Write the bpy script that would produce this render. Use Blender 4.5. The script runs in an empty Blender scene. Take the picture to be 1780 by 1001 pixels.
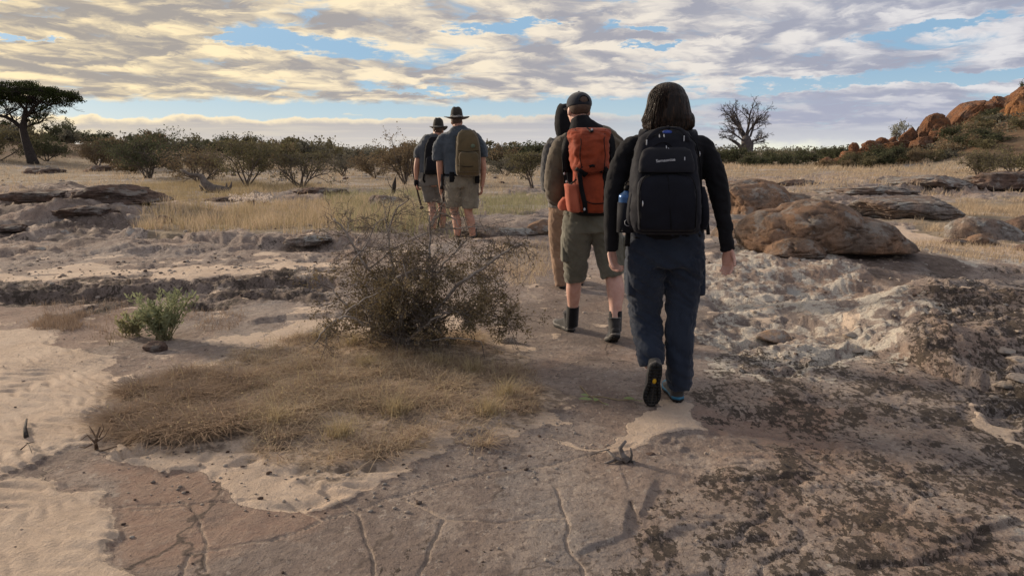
import bpy, bmesh, math, random
import numpy as np
from mathutils import Vector, Matrix, Quaternion

random.seed(7)
scene = bpy.context.scene
COL = scene.collection
R = math.radians

# ------------------------------------------------------------------ camera
CAM_H = 1.33
PITCH = 10.17
FPX = 1330.0
cam_data = bpy.data.cameras.new("camera")
cam_data.sensor_width = 36.0
cam_data.lens = FPX / 1780.0 * 36.0
cam_data.clip_start = 0.05
cam_data.clip_end = 12000.0
cam = bpy.data.objects.new("camera", cam_data)
COL.objects.link(cam)
cam.location = (0, 0, CAM_H)
cam.rotation_euler = (R(90 - PITCH), 0, 0)
scene.camera = cam

# ------------------------------------------------------------------ light
SUN_AZ, SUN_EL = -58.0, 15.0           # degrees from +Y, negative = to the left
scene.view_settings.view_transform = 'Standard'
scene.view_settings.look = 'None'
scene.view_settings.exposure = 0.35
scene.view_settings.gamma = 1.0
scene.view_settings.use_curve_mapping = False
scene.cycles.max_bounces = 5
scene.cycles.diffuse_bounces = 2
scene.cycles.transparent_max_bounces = 6
sun_data = bpy.data.lights.new("sun", 'SUN')
sun_data.energy = 4.2
sun_data.angle = R(7)
sun_data.color = (1.0, 0.83, 0.64)
sun = bpy.data.objects.new("sun", sun_data)
COL.objects.link(sun)
_sd = Vector((math.sin(R(SUN_AZ)) * math.cos(R(SUN_EL)), math.cos(R(SUN_AZ)) * math.cos(R(SUN_EL)), math.sin(R(SUN_EL))))
sun.rotation_euler = _sd.to_track_quat('Z', 'Y').to_euler()
sun.location = (-20, 20, 30)


class N:
    """tiny expression wrapper over shader nodes"""
    def __init__(s, nt, sock): s.nt, s.s = nt, sock
    def _m(s, op, *a, clamp=False):
        n = s.nt.nodes.new('ShaderNodeMath'); n.operation = op; n.use_clamp = clamp
        for i, v in enumerate((s,) + a):
            if isinstance(v, N): s.nt.links.new(v.s, n.inputs[i])
            else: n.inputs[i].default_value = v
        return N(s.nt, n.outputs[0])
    def __add__(s, o): return s._m('ADD', o)
    __radd__ = __add__
    def __mul__(s, o): return s._m('MULTIPLY', o)
    __rmul__ = __mul__
    def __sub__(s, o): return s._m('SUBTRACT', o)
    def __rsub__(s, o): return (s * -1.0) + o
    def __truediv__(s, o): return s._m('DIVIDE', o)
    def __rtruediv__(s, o): return const(s.nt, o)._m('DIVIDE', s)
    def pow(s, o): return s._m('POWER', o)
    def max(s, o): return s._m('MAXIMUM', o)
    def min(s, o): return s._m('MINIMUM', o)
    def abs(s): return s._m('ABSOLUTE')
    def sat(s): return s._m('ADD', 0.0, clamp=True)
    def exp(s): return s._m('EXPONENT')
    def atan2(s, o): return s._m('ARCTAN2', o)
    def smooth(s, a, b, lo=0.0, hi=1.0):
        n = s.nt.nodes.new('ShaderNodeMapRange'); n.interpolation_type = 'SMOOTHSTEP'
        s.nt.links.new(s.s, n.inputs[0])
        for i, v in enumerate((a, b, lo, hi)):
            if isinstance(v, N): s.nt.links.new(v.s, n.inputs[1 + i])
            else: n.inputs[1 + i].default_value = v
        return N(s.nt, n.outputs[0])


def const(nt, v):
    n = nt.nodes.new('ShaderNodeValue'); n.outputs[0].default_value = v
    return N(nt, n.outputs[0])


def setin(nt, sock, v):
    if isinstance(v, N): nt.links.new(v.s, sock)
    elif hasattr(v, 'is_output'): nt.links.new(v, sock)
    elif isinstance(v, (tuple, list)) and len(v) == 3 and sock.type == 'RGBA': sock.default_value = (*v, 1)
    else: sock.default_value = v


def mixc(nt, f, a, b, mode='MIX'):
    n = nt.nodes.new('ShaderNodeMix'); n.data_type = 'RGBA'; n.blend_type = mode
    setin(nt, n.inputs[0], f); setin(nt, n.inputs[6], a); setin(nt, n.inputs[7], b)
    return N(nt, n.outputs[2])


def noise(nt, vec, scale, detail=4, rough=0.55, dist=0.0, lac=2.0):
    n = nt.nodes.new('ShaderNodeTexNoise')
    setin(nt, n.inputs['Vector'], vec)
    n.inputs['Scale'].default_value = scale; n.inputs['Detail'].default_value = detail
    n.inputs['Roughness'].default_value = rough; n.inputs['Distortion'].default_value = dist
    n.inputs['Lacunarity'].default_value = lac
    return N(nt, n.outputs[0])


def comb(nt, x, y, z):
    n = nt.nodes.new('ShaderNodeCombineXYZ')
    for i, v in enumerate((x, y, z)): setin(nt, n.inputs[i], v)
    return N(nt, n.outputs[0])


def sep(nt, v):
    n = nt.nodes.new('ShaderNodeSeparateXYZ'); setin(nt, n.inputs[0], v)
    return [N(nt, o) for o in n.outputs]


def vscale(nt, v, sx, sy, sz, loc=(0, 0, 0), rot=(0, 0, 0)):
    n = nt.nodes.new('ShaderNodeMapping'); setin(nt, n.inputs[0], v)
    n.inputs['Scale'].default_value = (sx, sy, sz); n.inputs['Location'].default_value = loc
    n.inputs['Rotation'].default_value = rot
    return N(nt, n.outputs[0])


def px_dir(px, py):
    """unit direction of a photograph pixel (1780 x 1001)"""
    c, s = math.cos(R(PITCH)), math.sin(R(PITCH))
    x, u = (px - 890) / FPX, (500.5 - py) / FPX
    v = Vector((x, c + u * s, -s + u * c))
    return v.normalized()


# ------------------------------------------------------------------ sky
world = bpy.data.worlds.new("World")
scene.world = world
world.use_nodes = True
wt = world.node_tree
for n in list(wt.nodes): wt.nodes.remove(n)
SKY_STRENGTH = 0.1
tc = wt.nodes.new('ShaderNodeTexCoord')
dx, dy, dz = sep(wt, tc.outputs['Generated'])
zc = dz.max(0.0)
w = 1.0 / (zc + 0.115)
cp = comb(wt, dx * w, dy * w, 0.0)
az = dx.atan2(dy)                          # 0 straight ahead, + right
sky = wt.nodes.new('ShaderNodeTexSky')
sky.sky_type = 'NISHITA'; sky.sun_disc = False
sky.sun_elevation = R(SUN_EL); sky.sun_rotation = R(SUN_AZ)
sky.altitude = 500; sky.air_density = 1.0; sky.dust_density = 1.5; sky.ozone_density = 1.0
clear = mixc(wt, 1.0, N(wt, sky.outputs[0]), (1.05, 1.12, 1.25), 'MULTIPLY')
# warm side of the sky: towards the hidden sun
_s = px_dir(40, 200)
warm = (az - math.atan2(_s.x, _s.y)).abs().smooth(1.15, 0.0)


_bw = noise(wt, comb(wt, az * 22.0, dz * 60.0, 4.0), 1.0, 5, 0.65)
_bw2 = noise(wt, comb(wt, az * 18.0, dz * 50.0, 14.0), 1.0, 5, 0.65)
azw = az + (_bw - 0.5) * 0.20
dzw = dz + (_bw2 - 0.5) * 0.040


def blob(px, py, rx, ry, tilt=0.0):
    d = px_dir(px, py); a0 = math.atan2(d.x, d.y)
    ua = (azw - a0) * (FPX / rx)
    ue = ((dzw - d.z) + (azw - a0) * tilt) * (FPX / ry)
    return ((ua * ua + ue * ue) * -1.0).exp()


warp = noise(wt, cp, 1.4, 3, 0.5)
angf = comb(wt, az * 14.0, dz * 62.0, 9.0)
fine = noise(wt, angf, 1.0, 7, 0.62, 0.6)
ux = dx * w + warp * 0.55 + (fine - 0.5) * 0.22
uy = dy * w + warp * 0.30 + (fine - 0.5) * 0.50
cpw = comb(wt, ux * 1.0, uy * 0.92, 3.7)
n0 = noise(wt, cpw, 3.1, 8, 0.56)
cps = comb(wt, ux * 1.0 - 0.09, uy * 0.92 + 0.16, 3.7)      # sampled towards the light, for bright rims
n1 = noise(wt, cps, 3.1, 5, 0.5)
big = noise(wt, cp, 0.75, 2, 0.5)
holes = None
for b in [(555, 78, 125, 17, .05), (440, 66, 50, 10, .0), (850, 52, 60, 8, 0), (1110, 48, 40, 7, 0), (720, 158, 80, 6, 0), (1370, 150, 40, 7, 0),
          (1640, 42, 90, 7, -.1), (1560, 137, 210, 8, 0), (1720, 132, 90, 10, 0), (1130, 78, 40, 6, 0), (920, 40, 30, 7, 0), (1130, -20, 60, 10, 0), (40, 68, 50, 3, 0)]:
    h = blob(*b)
    holes = h if holes is None else holes + h
dens = (n0 - 0.5) * 2.1 + (big - 0.5) * 0.5 + (fine - 0.5) * 0.9 + 0.40 - holes * 0.85
cover = dens.smooth(-0.14, 0.30)
rim = dens.smooth(0.46, 0.06)                       # thin parts glow
lit = ((n0 - n1) * 4.2 + 0.30 + rim * 0.42 + (fine - 0.5) * 1.2 + (big - 0.5) * -1.2 + 0.04).smooth(-0.15, 1.15)
shade_c = mixc(wt, warm, (0.33, 0.345, 0.43), (0.36, 0.32, 0.285))
light_c = mixc(wt, warm, (0.68, 0.665, 0.68), (0.98, 0.79, 0.48))
cloud = mixc(wt, lit, shade_c, light_c)
# long low bank along the horizon with a bright lumpy top
bn = noise(wt, comb(wt, az * 7.0, 0.0, 1.0), 1.0, 4, 0.55)
bn2 = noise(wt, comb(wt, az * 40.0, dz * 70.0, 5.0), 1.0, 4, 0.6)
bn3 = noise(wt, comb(wt, az * 16.0, dz * 30.0, 7.0), 1.0, 5, 0.65)
_b = px_dir(600, 196)
edge = (bn - 0.5) * 0.030 + (bn2 - 0.5) * 0.012 + (bn3 - 0.5) * 0.016 + _b.z - 0.003
edge = edge + az * 0.012
under = edge - dz
bank = under.smooth(-0.0008, 0.0022)
brim = under.smooth(0.010, 0.0005) * (0.30 + warm * 0.7)
bank_fog = dz.smooth(0.048, -0.012)
bank_c = mixc(wt, warm, (0.38, 0.40, 0.48), (0.46, 0.42, 0.39))
bank_low = mixc(wt, warm, (0.60, 0.61, 0.64), (0.64, 0.585, 0.52))
bank_c = mixc(wt, bank_fog, bank_c, bank_low)
streak = noise(wt, comb(wt, az * 5.0, dz * 90.0, 2.0), 1.0, 4, 0.6)
bank_c = mixc(wt, streak.smooth(0.45, 0.75) * 0.55, bank_c, mixc(wt, warm, (0.62, 0.62, 0.66), (0.78, 0.68, 0.50)))
bank_c = mixc(wt, brim, bank_c, mixc(wt, warm, (0.66, 0.63, 0.60), (0.97, 0.80, 0.52)))
# blue gap right above the bank, wide on the left
gap_el = (dz - edge)
gap = gap_el.smooth(0.024, 0.008) * (az * -1.0).smooth(-0.30, 0.02)
gap = gap + blob(1130, 182, 150, 8) * 0.7
cover = (cover - gap * 1.9 * noise(wt, comb(wt, az * 12.0, dz * 60.0, 8.0), 1.0, 4, 0.5).smooth(0.25, 0.5)).sat()
lilac = (blob(1330, 205, 330, 42) * 1.5 * (fine * 1.2 + 0.4)).smooth(0.25, 0.9) * 0.85
right = az.smooth(0.02, 0.35)
bank_r = (dz * -1.0 + 0.030 + (fine - 0.5) * 0.03).smooth(-0.004, 0.010)
bank_all = (bank * (1.0 - right)).max(bank_r * right)
cloud = mixc(wt, lilac * (1.0 - lit * 0.35), cloud, (0.36, 0.375, 0.475))
K = 0.90 / SKY_STRENGTH


def k3(c): return mixc(wt, 1.0, c, (K, K, K), 'MULTIPLY')


clear_low = mixc(wt, dz.smooth(0.12, 0.0) * 0.6, k3((0.25, 0.41, 0.58)), k3((0.60, 0.71, 0.72)))
clear_v = mixc(wt, dz.smooth(0.35, 0.12) * 0.85, clear, clear_low)
skyc = mixc(wt, cover * 0.97, clear_v, k3(cloud))
glow = blob(1420, 262, 170, 13) * 0.9
bank_k = mixc(wt, glow.sat(), k3(bank_c), k3((0.84, 0.84, 0.66)))
skyc = mixc(wt, bank_all, skyc, bank_k)
skyc = mixc(wt, (blob(40, 232, 90, 12) * 0.75).sat(), skyc, k3((1.0, 0.82, 0.48)))
bg = wt.nodes.new('ShaderNodeBackground')
bg.inputs['Strength'].default_value = SKY_STRENGTH
wt.links.new(skyc.s, bg.inputs['Color'])
wo = wt.nodes.new('ShaderNodeOutputWorld')
wt.links.new(bg.outputs[0], wo.inputs[0])
world.cycles.sampling_method = 'MANUAL'
world.cycles.sample_map_resolution = 512

# ------------------------------------------------------------------ numpy noise
_rs = np.random.RandomState(11)
_PERM = _rs.permutation(1024).astype(np.int64)
_GA = _rs.uniform(0, 2 * np.pi, 1024)
_GX, _GY = np.cos(_GA), np.sin(_GA)
_G3 = _rs.normal(size=(1024, 3)); _G3 /= np.linalg.norm(_G3, axis=1)[:, None]
_U = _rs.uniform(0, 1, (1024, 3))


def _h2(i, j, s=0):
    return _PERM[(i + _PERM[(j + s * 57) & 1023]) & 1023]


def pn2(x, y, s=0):
    xi, yi = np.floor(x).astype(np.int64), np.floor(y).astype(np.int64)
    fx, fy = x - xi, y - yi
    u, v = fx * fx * fx * (fx * (fx * 6 - 15) + 10), fy * fy * fy * (fy * (fy * 6 - 15) + 10)
    def g(a, b):
        h = _h2(xi + a, yi + b, s)
        return _GX[h] * (fx - a) + _GY[h] * (fy - b)
    a = g(0, 0) * (1 - u) + g(1, 0) * u
    b = g(0, 1) * (1 - u) + g(1, 1) * u
    return (a * (1 - v) + b * v) * 1.5


def fbm2(x, y, o=4, s=0, gain=0.5, lac=2.03):
    t = 0; a = 1.0; m = 0
    for k in range(o):
        t = t + a * pn2(x, y, s + k); m += a
        x = x * lac + 3.1; y = y * lac + 7.7; a *= gain
    return t / m


def ridge2(x, y, o=4, s=0):
    t = 0; a = 1.0; m = 0
    for k in range(o):
        t = t + a * (1 - np.abs(pn2(x, y, s + k)) * 2); m += a
        x = x * 2.07 + 5.1; y = y * 2.07 + 1.7; a *= 0.5
    return t / m


def pn3(p, s=0):
    i = np.floor(p).astype(np.int64); f = p - i
    u = f * f * f * (f * (f * 6 - 15) + 10)
    def g(a, b, c):
        h = _PERM[(i[:, 0] + a + _PERM[(i[:, 1] + b + _PERM[(i[:, 2] + c + s * 31) & 1023]) & 1023]) & 1023]
        d = _G3[h]
        return d[:, 0] * (f[:, 0] - a) + d[:, 1] * (f[:, 1] - b) + d[:, 2] * (f[:, 2] - c)
    x0, x1 = 1 - u[:, 0], u[:, 0]; y0, y1 = 1 - u[:, 1], u[:, 1]
    return ((g(0, 0, 0) * x0 + g(1, 0, 0) * x1) * y0 + (g(0, 1, 0) * x0 + g(1, 1, 0) * x1) * y1) * (1 - u[:, 2]) + \
           ((g(0, 0, 1) * x0 + g(1, 0, 1) * x1) * y0 + (g(0, 1, 1) * x0 + g(1, 1, 1) * x1) * y1) * u[:, 2]


def fbm3(p, o=4, s=0, gain=0.5):
    t = 0; a = 1.0; m = 0
    for k in range(o):
        t = t + a * pn3(p, s + k); m += a
        p = p * 2.03 + 4.3; a *= gain
    return t / m * 1.5


def vor3(p, s=0):
    """F1, F2 in 3-D"""
    i = np.floor(p).astype(np.int64); f = p - i
    f1 = np.full(len(p), 9.0); f2 = np.full(len(p), 9.0)
    for a in (-1, 0, 1):
        for b in (-1, 0, 1):
            for c in (-1, 0, 1):
                h = _PERM[(i[:, 0] + a + _PERM[(i[:, 1] + b + _PERM[(i[:, 2] + c + s * 31) & 1023]) & 1023]) & 1023]
                q = _U[h] + (a, b, c) - f
                d = np.sqrt((q * q).sum(1))
                f2 = np.minimum(f2, np.maximum(f1, d)); f1 = np.minimum(f1, d)
    return f1, f2


def vor2(x, y, s=0):
    xi, yi = np.floor(x).astype(np.int64), np.floor(y).astype(np.int64)
    fx, fy = x - xi, y - yi
    f1 = np.full(x.shape, 9.0); f2 = np.full(x.shape, 9.0); cid = np.zeros(x.shape, np.int64)
    for a in (-1, 0, 1):
        for b in (-1, 0, 1):
            h = _h2(xi + a, yi + b, s)
            d = np.hypot(_U[h, 0] + a - fx, _U[h, 1] + b - fy)
            cid = np.where(d < f1, h, cid)
            f2 = np.minimum(f2, np.maximum(f1, d)); f1 = np.minimum(f1, d)
    return f1, f2, cid


def ss(x, a, b):
    t = np.clip((x - a) / (b - a), 0, 1)
    return t * t * (3 - 2 * t)


# ------------------------------------------------------------------ pixel <-> ground
_c, _s_ = math.cos(R(PITCH)), math.sin(R(PITCH))


def to_px(x, y, z):
    """photograph pixel of world points"""
    x, y, z = np.asarray(x, float), np.asarray(y, float), np.asarray(z, float) - CAM_H
    f = y * _c - z * _s_
    u = y * _s_ + z * _c
    f = np.where(f > 1e-3, f, 1e-3)
    return 890 + FPX * x / f, 500.5 - FPX * u / f


def gp(px, py, z=0.0):
    d = px_dir(px, py)
    t = (z - CAM_H) / d.z
    return d.x * t, d.y * t


def polyd(x, y, pts):
    """distance to polyline in world xy"""
    best = np.full(np.shape(x), 1e9)
    for (ax, ay), (bx, by) in zip(pts[:-1], pts[1:]):
        vx, vy = bx - ax, by - ay
        t = np.clip(((x - ax) * vx + (y - ay) * vy) / (vx * vx + vy * vy + 1e-12), 0, 1)
        best = np.minimum(best, np.hypot(x - ax - t * vx, y - ay - t * vy))
    return best


def ledge(x, y, pts, h, w=0.03, back=2.5, wob=0.06, s=0, fade=0.5):
    """step of height h rising beyond the line through pts (pixels, left to right), sinking back over `back` metres"""
    P = np.array([gp(*p) for p in pts])
    o = np.argsort(P[:, 0]); P = P[o]
    yl = np.interp(x, P[:, 0], P[:, 1])
    q = y - yl + fbm2(x * 2.3, y * 2.3, 4, s) * wob * 3 + fbm2(x * 9, y * 9, 3, s + 3) * wob
    e = ss(x, P[0, 0] - fade, P[0, 0] + fade) * (1 - ss(x, P[-1, 0] - fade, P[-1, 0] + fade))
    return h * ss(q, -w, w) * (1 - ss(q, back * 0.15, back)) * e


def hump(x, y, px, py, wx, wy, h, flat=1.0, s=0, rot=0.0):
    """a mound at a pixel, half-widths in metres"""
    cx, cy = gp(px, py)
    X, Y = x - cx, y - cy
    if rot:
        X, Y = X * math.cos(rot) + Y * math.sin(rot), -X * math.sin(rot) + Y * math.cos(rot)
    r = np.sqrt((X / wx) ** 2 + (Y / wy) ** 2) + fbm2(x * 1.4 / max(wx, .3) , y * 1.4 / max(wx, .3), 4, s) * 0.35
    return h * (1 - ss(r, 1 - flat, 1.0))


def hump_b(px, py, wx, wy):      # fast reject box
    cx, cy = gp(px, py)
    return cx, cy, wx * 1.6, wy * 1.6


SKY_PROF = np.array([(1340, 283), (1440, 276), (1500, 266), (1560, 254), (1600, 244), (1650, 222), (1700, 203), (1780, 183), (1900, 160), (2300, 120)], float)
LEFT_PROF = np.array([(-900, 180), (-300, 212), (0, 232), (150, 243), (300, 254), (480, 264), (700, 271)], float)
CRACKS = [[(230, 885), (330, 872), (480, 868), (560, 905), (620, 888), (740, 845), (860, 820), (1010, 795), (1110, 770)],
          [(620, 890), (628, 925), (640, 960), (646, 1010)], [(700, 868), (770, 898), (752, 950), (735, 1010)],
          [(560, 905), (470, 940), (330, 960), (300, 1010)], [(580, 865), (620, 892)], [(965, 845), (985, 890), (985, 950), (1020, 1010)],
          [(770, 900), (860, 905), (985, 900)], [(20, 790), (150, 780), (260, 762)], [(210, 880), (320, 868), (350, 905), (360, 990)]]
CRACKS_W = [[gp(*p) for p in c] for c in CRACKS]


def H0(x, y):
    """broad form of the land"""
    d = np.hypot(x, y)
    px = 890 + FPX * x / np.maximum(y * _c, 0.5)
    front = ss(y, 1, 6)
    h = fbm2(x * 0.35, y * 0.35, 3, 1) * 0.05 * ss(d, 3, 9) + fbm2(x * 0.05, y * 0.05, 4, 2) * 0.55 * ss(d, 22, 70)
    # left hillside
    q = np.interp(px, LEFT_PROF[:, 0], LEFT_PROF[:, 1])
    top = 1.33 + (262 - q) / FPX * 95 - 0.5
    h = h + np.maximum(top, 0) * ss(d, 55, 100) * (1 - 0.6 * ss(d, 140, 400)) * front * (1 - ss(px, 500, 720)) * 0.92
    # right hill
    q = np.interp(px, SKY_PROF[:, 0], SKY_PROF[:, 1])
    top = 1.33 + (262 - q) / FPX * 84
    h = h + np.maximum(top, 0) * ss(d, 62, 88) ** 0.9 * (1 - 0.5 * ss(d, 130, 400)) * front * ss(px, 1380, 1500) * 0.86
    # gently sinking middle distance so the scrub stands on the horizon
    h = h - 0.004 * np.clip(d - 60, 0, 400) * (1 - ss(d, 500, 2000)) * ss(px, 620, 800) * (1 - ss(px, 1330, 1450)) * front * 0.0
    h = h + 0.10 * ss(y, 8.5, 11) * (1 - ss(y, 25, 45)) * (1 - ss(np.abs(x + 0.7), 1.5, 4.5))
    return h


def py_band(x, y):
    px, py = to_px(x, y, 0.0)
    return ss(py, 470, 490) * (1 - ss(py, 525, 550)) * (1 - ss(px, 620, 700)) * (y > 3) * 2


def H(x, y, fine=True):
    x = np.asarray(x, float); y = np.asarray(y, float)
    d = np.hypot(x, y)
    h = H0(x, y)
    h = h + shapes(x, y)
    if fine:
        m = masks(x, y)
        near = 1 - ss(d, 40, 90)
        rock = (1 - m['sand']) * (1 - m['grass'] * 0.8) * near
        rough = m['rough']
        sc = 1.0
        # flaking sandstone: stepped layers
        t = fbm2(x * 0.9 + 3, y * 1.5, 5, 21) * 4.2 + fbm2(x * 5, y * 7, 3, 25) * 0.35
        st = np.floor(t) + ss(t - np.floor(t), 0.84, 0.99)
        h = h + rock * (0.0025 + 0.027 * rough) * st
        wx = x + fbm2(x * 1.1, y * 1.1, 4, 31) * .35; wy = y + fbm2(x * 1.1, y * 1.1, 4, 35) * .35
        f1, f2, c1 = vor2(wx * 1.35, wy * 2.0, 6); pl = _U[c1, 0] - .5
        tilt = (_U[c1, 1] - .5) * (wx % 1 - .5) + (_U[c1, 2] - .5) * (wy % 1 - .5)
        g1, g2, c2 = vor2(wx * 4.3 + 9, wy * 6.5, 7); pl2 = _U[c2, 0] - .5
        h = h + rock * (.06 + .94 * rough) * (pl * .050 + pl2 * .022)
        h = h - rock * (.15 + .85 * rough) * (1 - ss(f2 - f1, 0, .05)) * .012
        h = h + rock * rough * (ridge2(x * 2.1, y * 3.4, 5, 31) - 0.6) * 0.022
        h = h + rock * (0.08 + 0.92 * rough) * fbm2(x * 11, y * 15, 4, 41) * 0.014
        band = ss(m['lich'] * (py_band(x, y)), .2, .6)
        h = h + rock * band * (ridge2(x * 3.2, y * 4, 5, 43) - .6) * 0.045
        # far broken ground
        far = ss(d, 9, 16) * near
        h = h + far * rock * (ridge2(x * 0.55, y * 0.8, 4, 51) - 0.62) * 0.22
        h = h + ss(d, 9, 16) * m['grass'] * fbm2(x * 2.0, y * 2.0, 3, 53) * 0.05
        # ripples and dimples in the sand
        a = x * 9 + y * 21 + fbm2(x * 1.7, y * 1.7, 3, 61) * 5
        rip = np.abs(np.sin(a * 1.75)) ** 1.2
        h = h + m['sand'] * m['ripple'] * rip * 0.017 * (.35 + .65 * ss(fbm2(x * 1.5, y * 1.5, 2, 63), -.25, .15))
        pits = vor2(x * 5.2 + fbm2(x * 3, y * 3, 2, 9) , y * 5.2, 5)[0]
        h = h - m['sand'] * m['pits'] * (1 - ss(pits, 0.05, 0.42)) * 0.030 * (0.4 + 0.6 * ss(fbm2(x * 2, y * 2, 2, 77), -.1, .3))
        h = h + m['sand'] * (0.004 + fbm2(x * 5, y * 6, 4, 71) * 0.007)
        cr = np.full(x.shape, 9.0)
        nearm = (d < 5.5) & (y > 0)
        if nearm.any():
            xx = x[nearm]; yy = y[nearm]
            wx, wy = xx + fbm2(xx * 5, yy * 5, 4, 81) * 0.03, yy + fbm2(xx * 5, yy * 5, 4, 85) * 0.03
            c = np.full(xx.shape, 9.0)
            for L in CRACKS_W: c = np.minimum(c, polyd(wx, wy, L))
            cr[nearm] = c
        h = h - (1 - ss(cr, 0.002, 0.009)) * 0.006
    return h


def shapes(x, y):
    d = np.hypot(x, y)
    h = np.zeros(x.shape)
    # left terraces
    h += ledge(x, y, [(-260, 535), (0, 522), (110, 512), (220, 508), (330, 503), (450, 500), (560, 492), (612, 498)], 0.085, 0.035, 1.8, 0.05, 1)
    h += ledge(x, y, [(-260, 420), (0, 412), (120, 402), (230, 410), (330, 425), (430, 432), (560, 436), (640, 440)], 0.10, 0.12, 4.0, 0.12, 5)
    h += ledge(x, y, [(-100, 405), (60, 398), (200, 396), (300, 392)], 0.12, 0.2, 4.0, 0.2, 6)
    h += hump(x, y, 300, 430, 1.4, 0.9, 0.07, 0.8, 3) + hump(x, y, 500, 432, 1.0, 0.5, 0.06, 0.8, 4)
    h += hump(x, y, 780, 296 + 190, .6, .25, 0.05, 0.7, 14)
    # mounds on the left
    h += hump(x, y, 60, 385, 3.0, 1.3, 0.30, 0.8, 8) + hump(x, y, 150, 352, 1.5, 1.6, 0.36, 0.45, 9)
    h += hump(x, y, 20, 352, 2.2, 1.5, 0.22, 0.6, 10) + hump(x, y, 250, 378, 2.2, 1.0, 0.16, 0.8, 11)
    h += hump(x, y, 690, 505, .5, .2, 0.0, 0.8, 12)
    h += hump(x, y, 590, 335, 2.4, 1.5, 0.14, 0.7, 13)
    h += hump(x, y, 520, 345, 2.6, 1.3, 0.16, 0.6, 15)
    # middle, near the walkers
    h += hump(x, y, 880, 405, 1.6, 1.0, 0.16, 0.6, 16)
    # right: domed slab and its flank
    h += hump(x, y, 1400, 455, 3.2, 3.0, 0.24, 0.95, 17, 0.1)
    h += hump(x, y, 1290, 470, 1.2, 0.8, 0.08, 0.6, 18) + hump(x, y, 1450, 540, 1.0, 0.35, 0.05, 0.7, 19)
    # right edge: broken mound with an overhanging rim
    h += hump(x, y, 1740, 585, 1.35, 1.25, 0.22, 0.65, 20)
    h += ledge(x, y, [(1560, 618), (1610, 640), (1680, 655), (1740, 668), (1850, 690), (2100, 720)], 0.105, 0.014, 1.6, 0.03, 22, 0.15)
    h += ledge(x, y, [(1590, 560), (1680, 575), (1780, 585), (1950, 600)], 0.06, 0.02, 1.2, 0.05, 23, 0.2)
    h += hump(x, y, 1705, 520, .8, .5, 0.10, 0.5, 24)
    # far right: layered outcrop
    h += ledge(x, y, [(1440, 338), (1520, 334), (1620, 334), (1800, 332), (2000, 330)], 0.22, 0.3, 8, 0.5, 26, 1.2)
    h += ledge(x, y, [(1500, 325), (1600, 324), (1700, 322), (2000, 320)], 0.25, 0.3, 9, 0.5, 27, 1.2)
    h += ledge(x, y, [(1330, 352), (1420, 349), (1560, 346)], 0.10, 0.2, 5, 0.4, 28, 1)
    # foreground steps
    h += ledge(x, y, [(1085, 935), (1110, 900), (1095, 870), (1140, 835)][::1], 0.009, 0.010, 0.5, 0.02, 29, 0.05)
    h += ledge(x, y, [(1000, 965), (1050, 948), (1100, 925)], 0.008, 0.008, 0.4, 0.015, 30, 0.03)
    h += ledge(x, y, [(1260, 840), (1330, 832), (1420, 822)], 0.015, 0.01, 0.5, 0.02, 33, 0.04)
    h -= hump(x, y, 1380, 735, 0.65, 0.28, 0.020, 0.6, 34)
    h += ledge(x, y, [(190, 672), (300, 655), (400, 650)], 0.018, 0.01, 0.5, 0.02, 35, 0.06)
    h += ledge(x, y, [(430, 560), (520, 552), (600, 548)], 0.03, 0.01, 0.5, 0.02, 36, 0.1)
    h += ledge(x, y, [(700, 790), (800, 765), (960, 700)], 0.012, 0.012, 0.8, 0.03, 37, 0.05)
    # soil under the dry mat
    h += hump(x, y, 590, 700, 1.45, 1.1, 0.035, 0.95, 38)
    h += hump(x, y, 720, 612, .8, .5, 0.06, 0.9, 39)
    return h


MAT_POLY = [(180, 735), (195, 700), (330, 645), (470, 610), (560, 585), (640, 575), (780, 575), (850, 610), (900, 640), (945, 690), (930, 730), (850, 755),
            (760, 770), (680, 800), (590, 815), (480, 800), (400, 775), (300, 790), (215, 770)]


def inpoly(px, py, poly):
    m = np.zeros(px.shape, bool)
    n = len(poly); j = n - 1
    for i in range(n):
        xi, yi = poly[i]; xj, yj = poly[j]
        if yi != yj:
            c = ((yi > py) != (yj > py)) & (px < (xj - xi) * (py - yi) / (yj - yi) + xi)
            m ^= c
        j = i
    return m


def soft(px, py, poly, r):
    """polygon mask softened by averaging jittered tests"""
    t = 0.0
    for k in range(5):
        a = k * 1.2566
        t = t + inpoly(px + math.cos(a) * r, py + math.sin(a) * r * 0.5, poly)
    return t / 5.0


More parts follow.
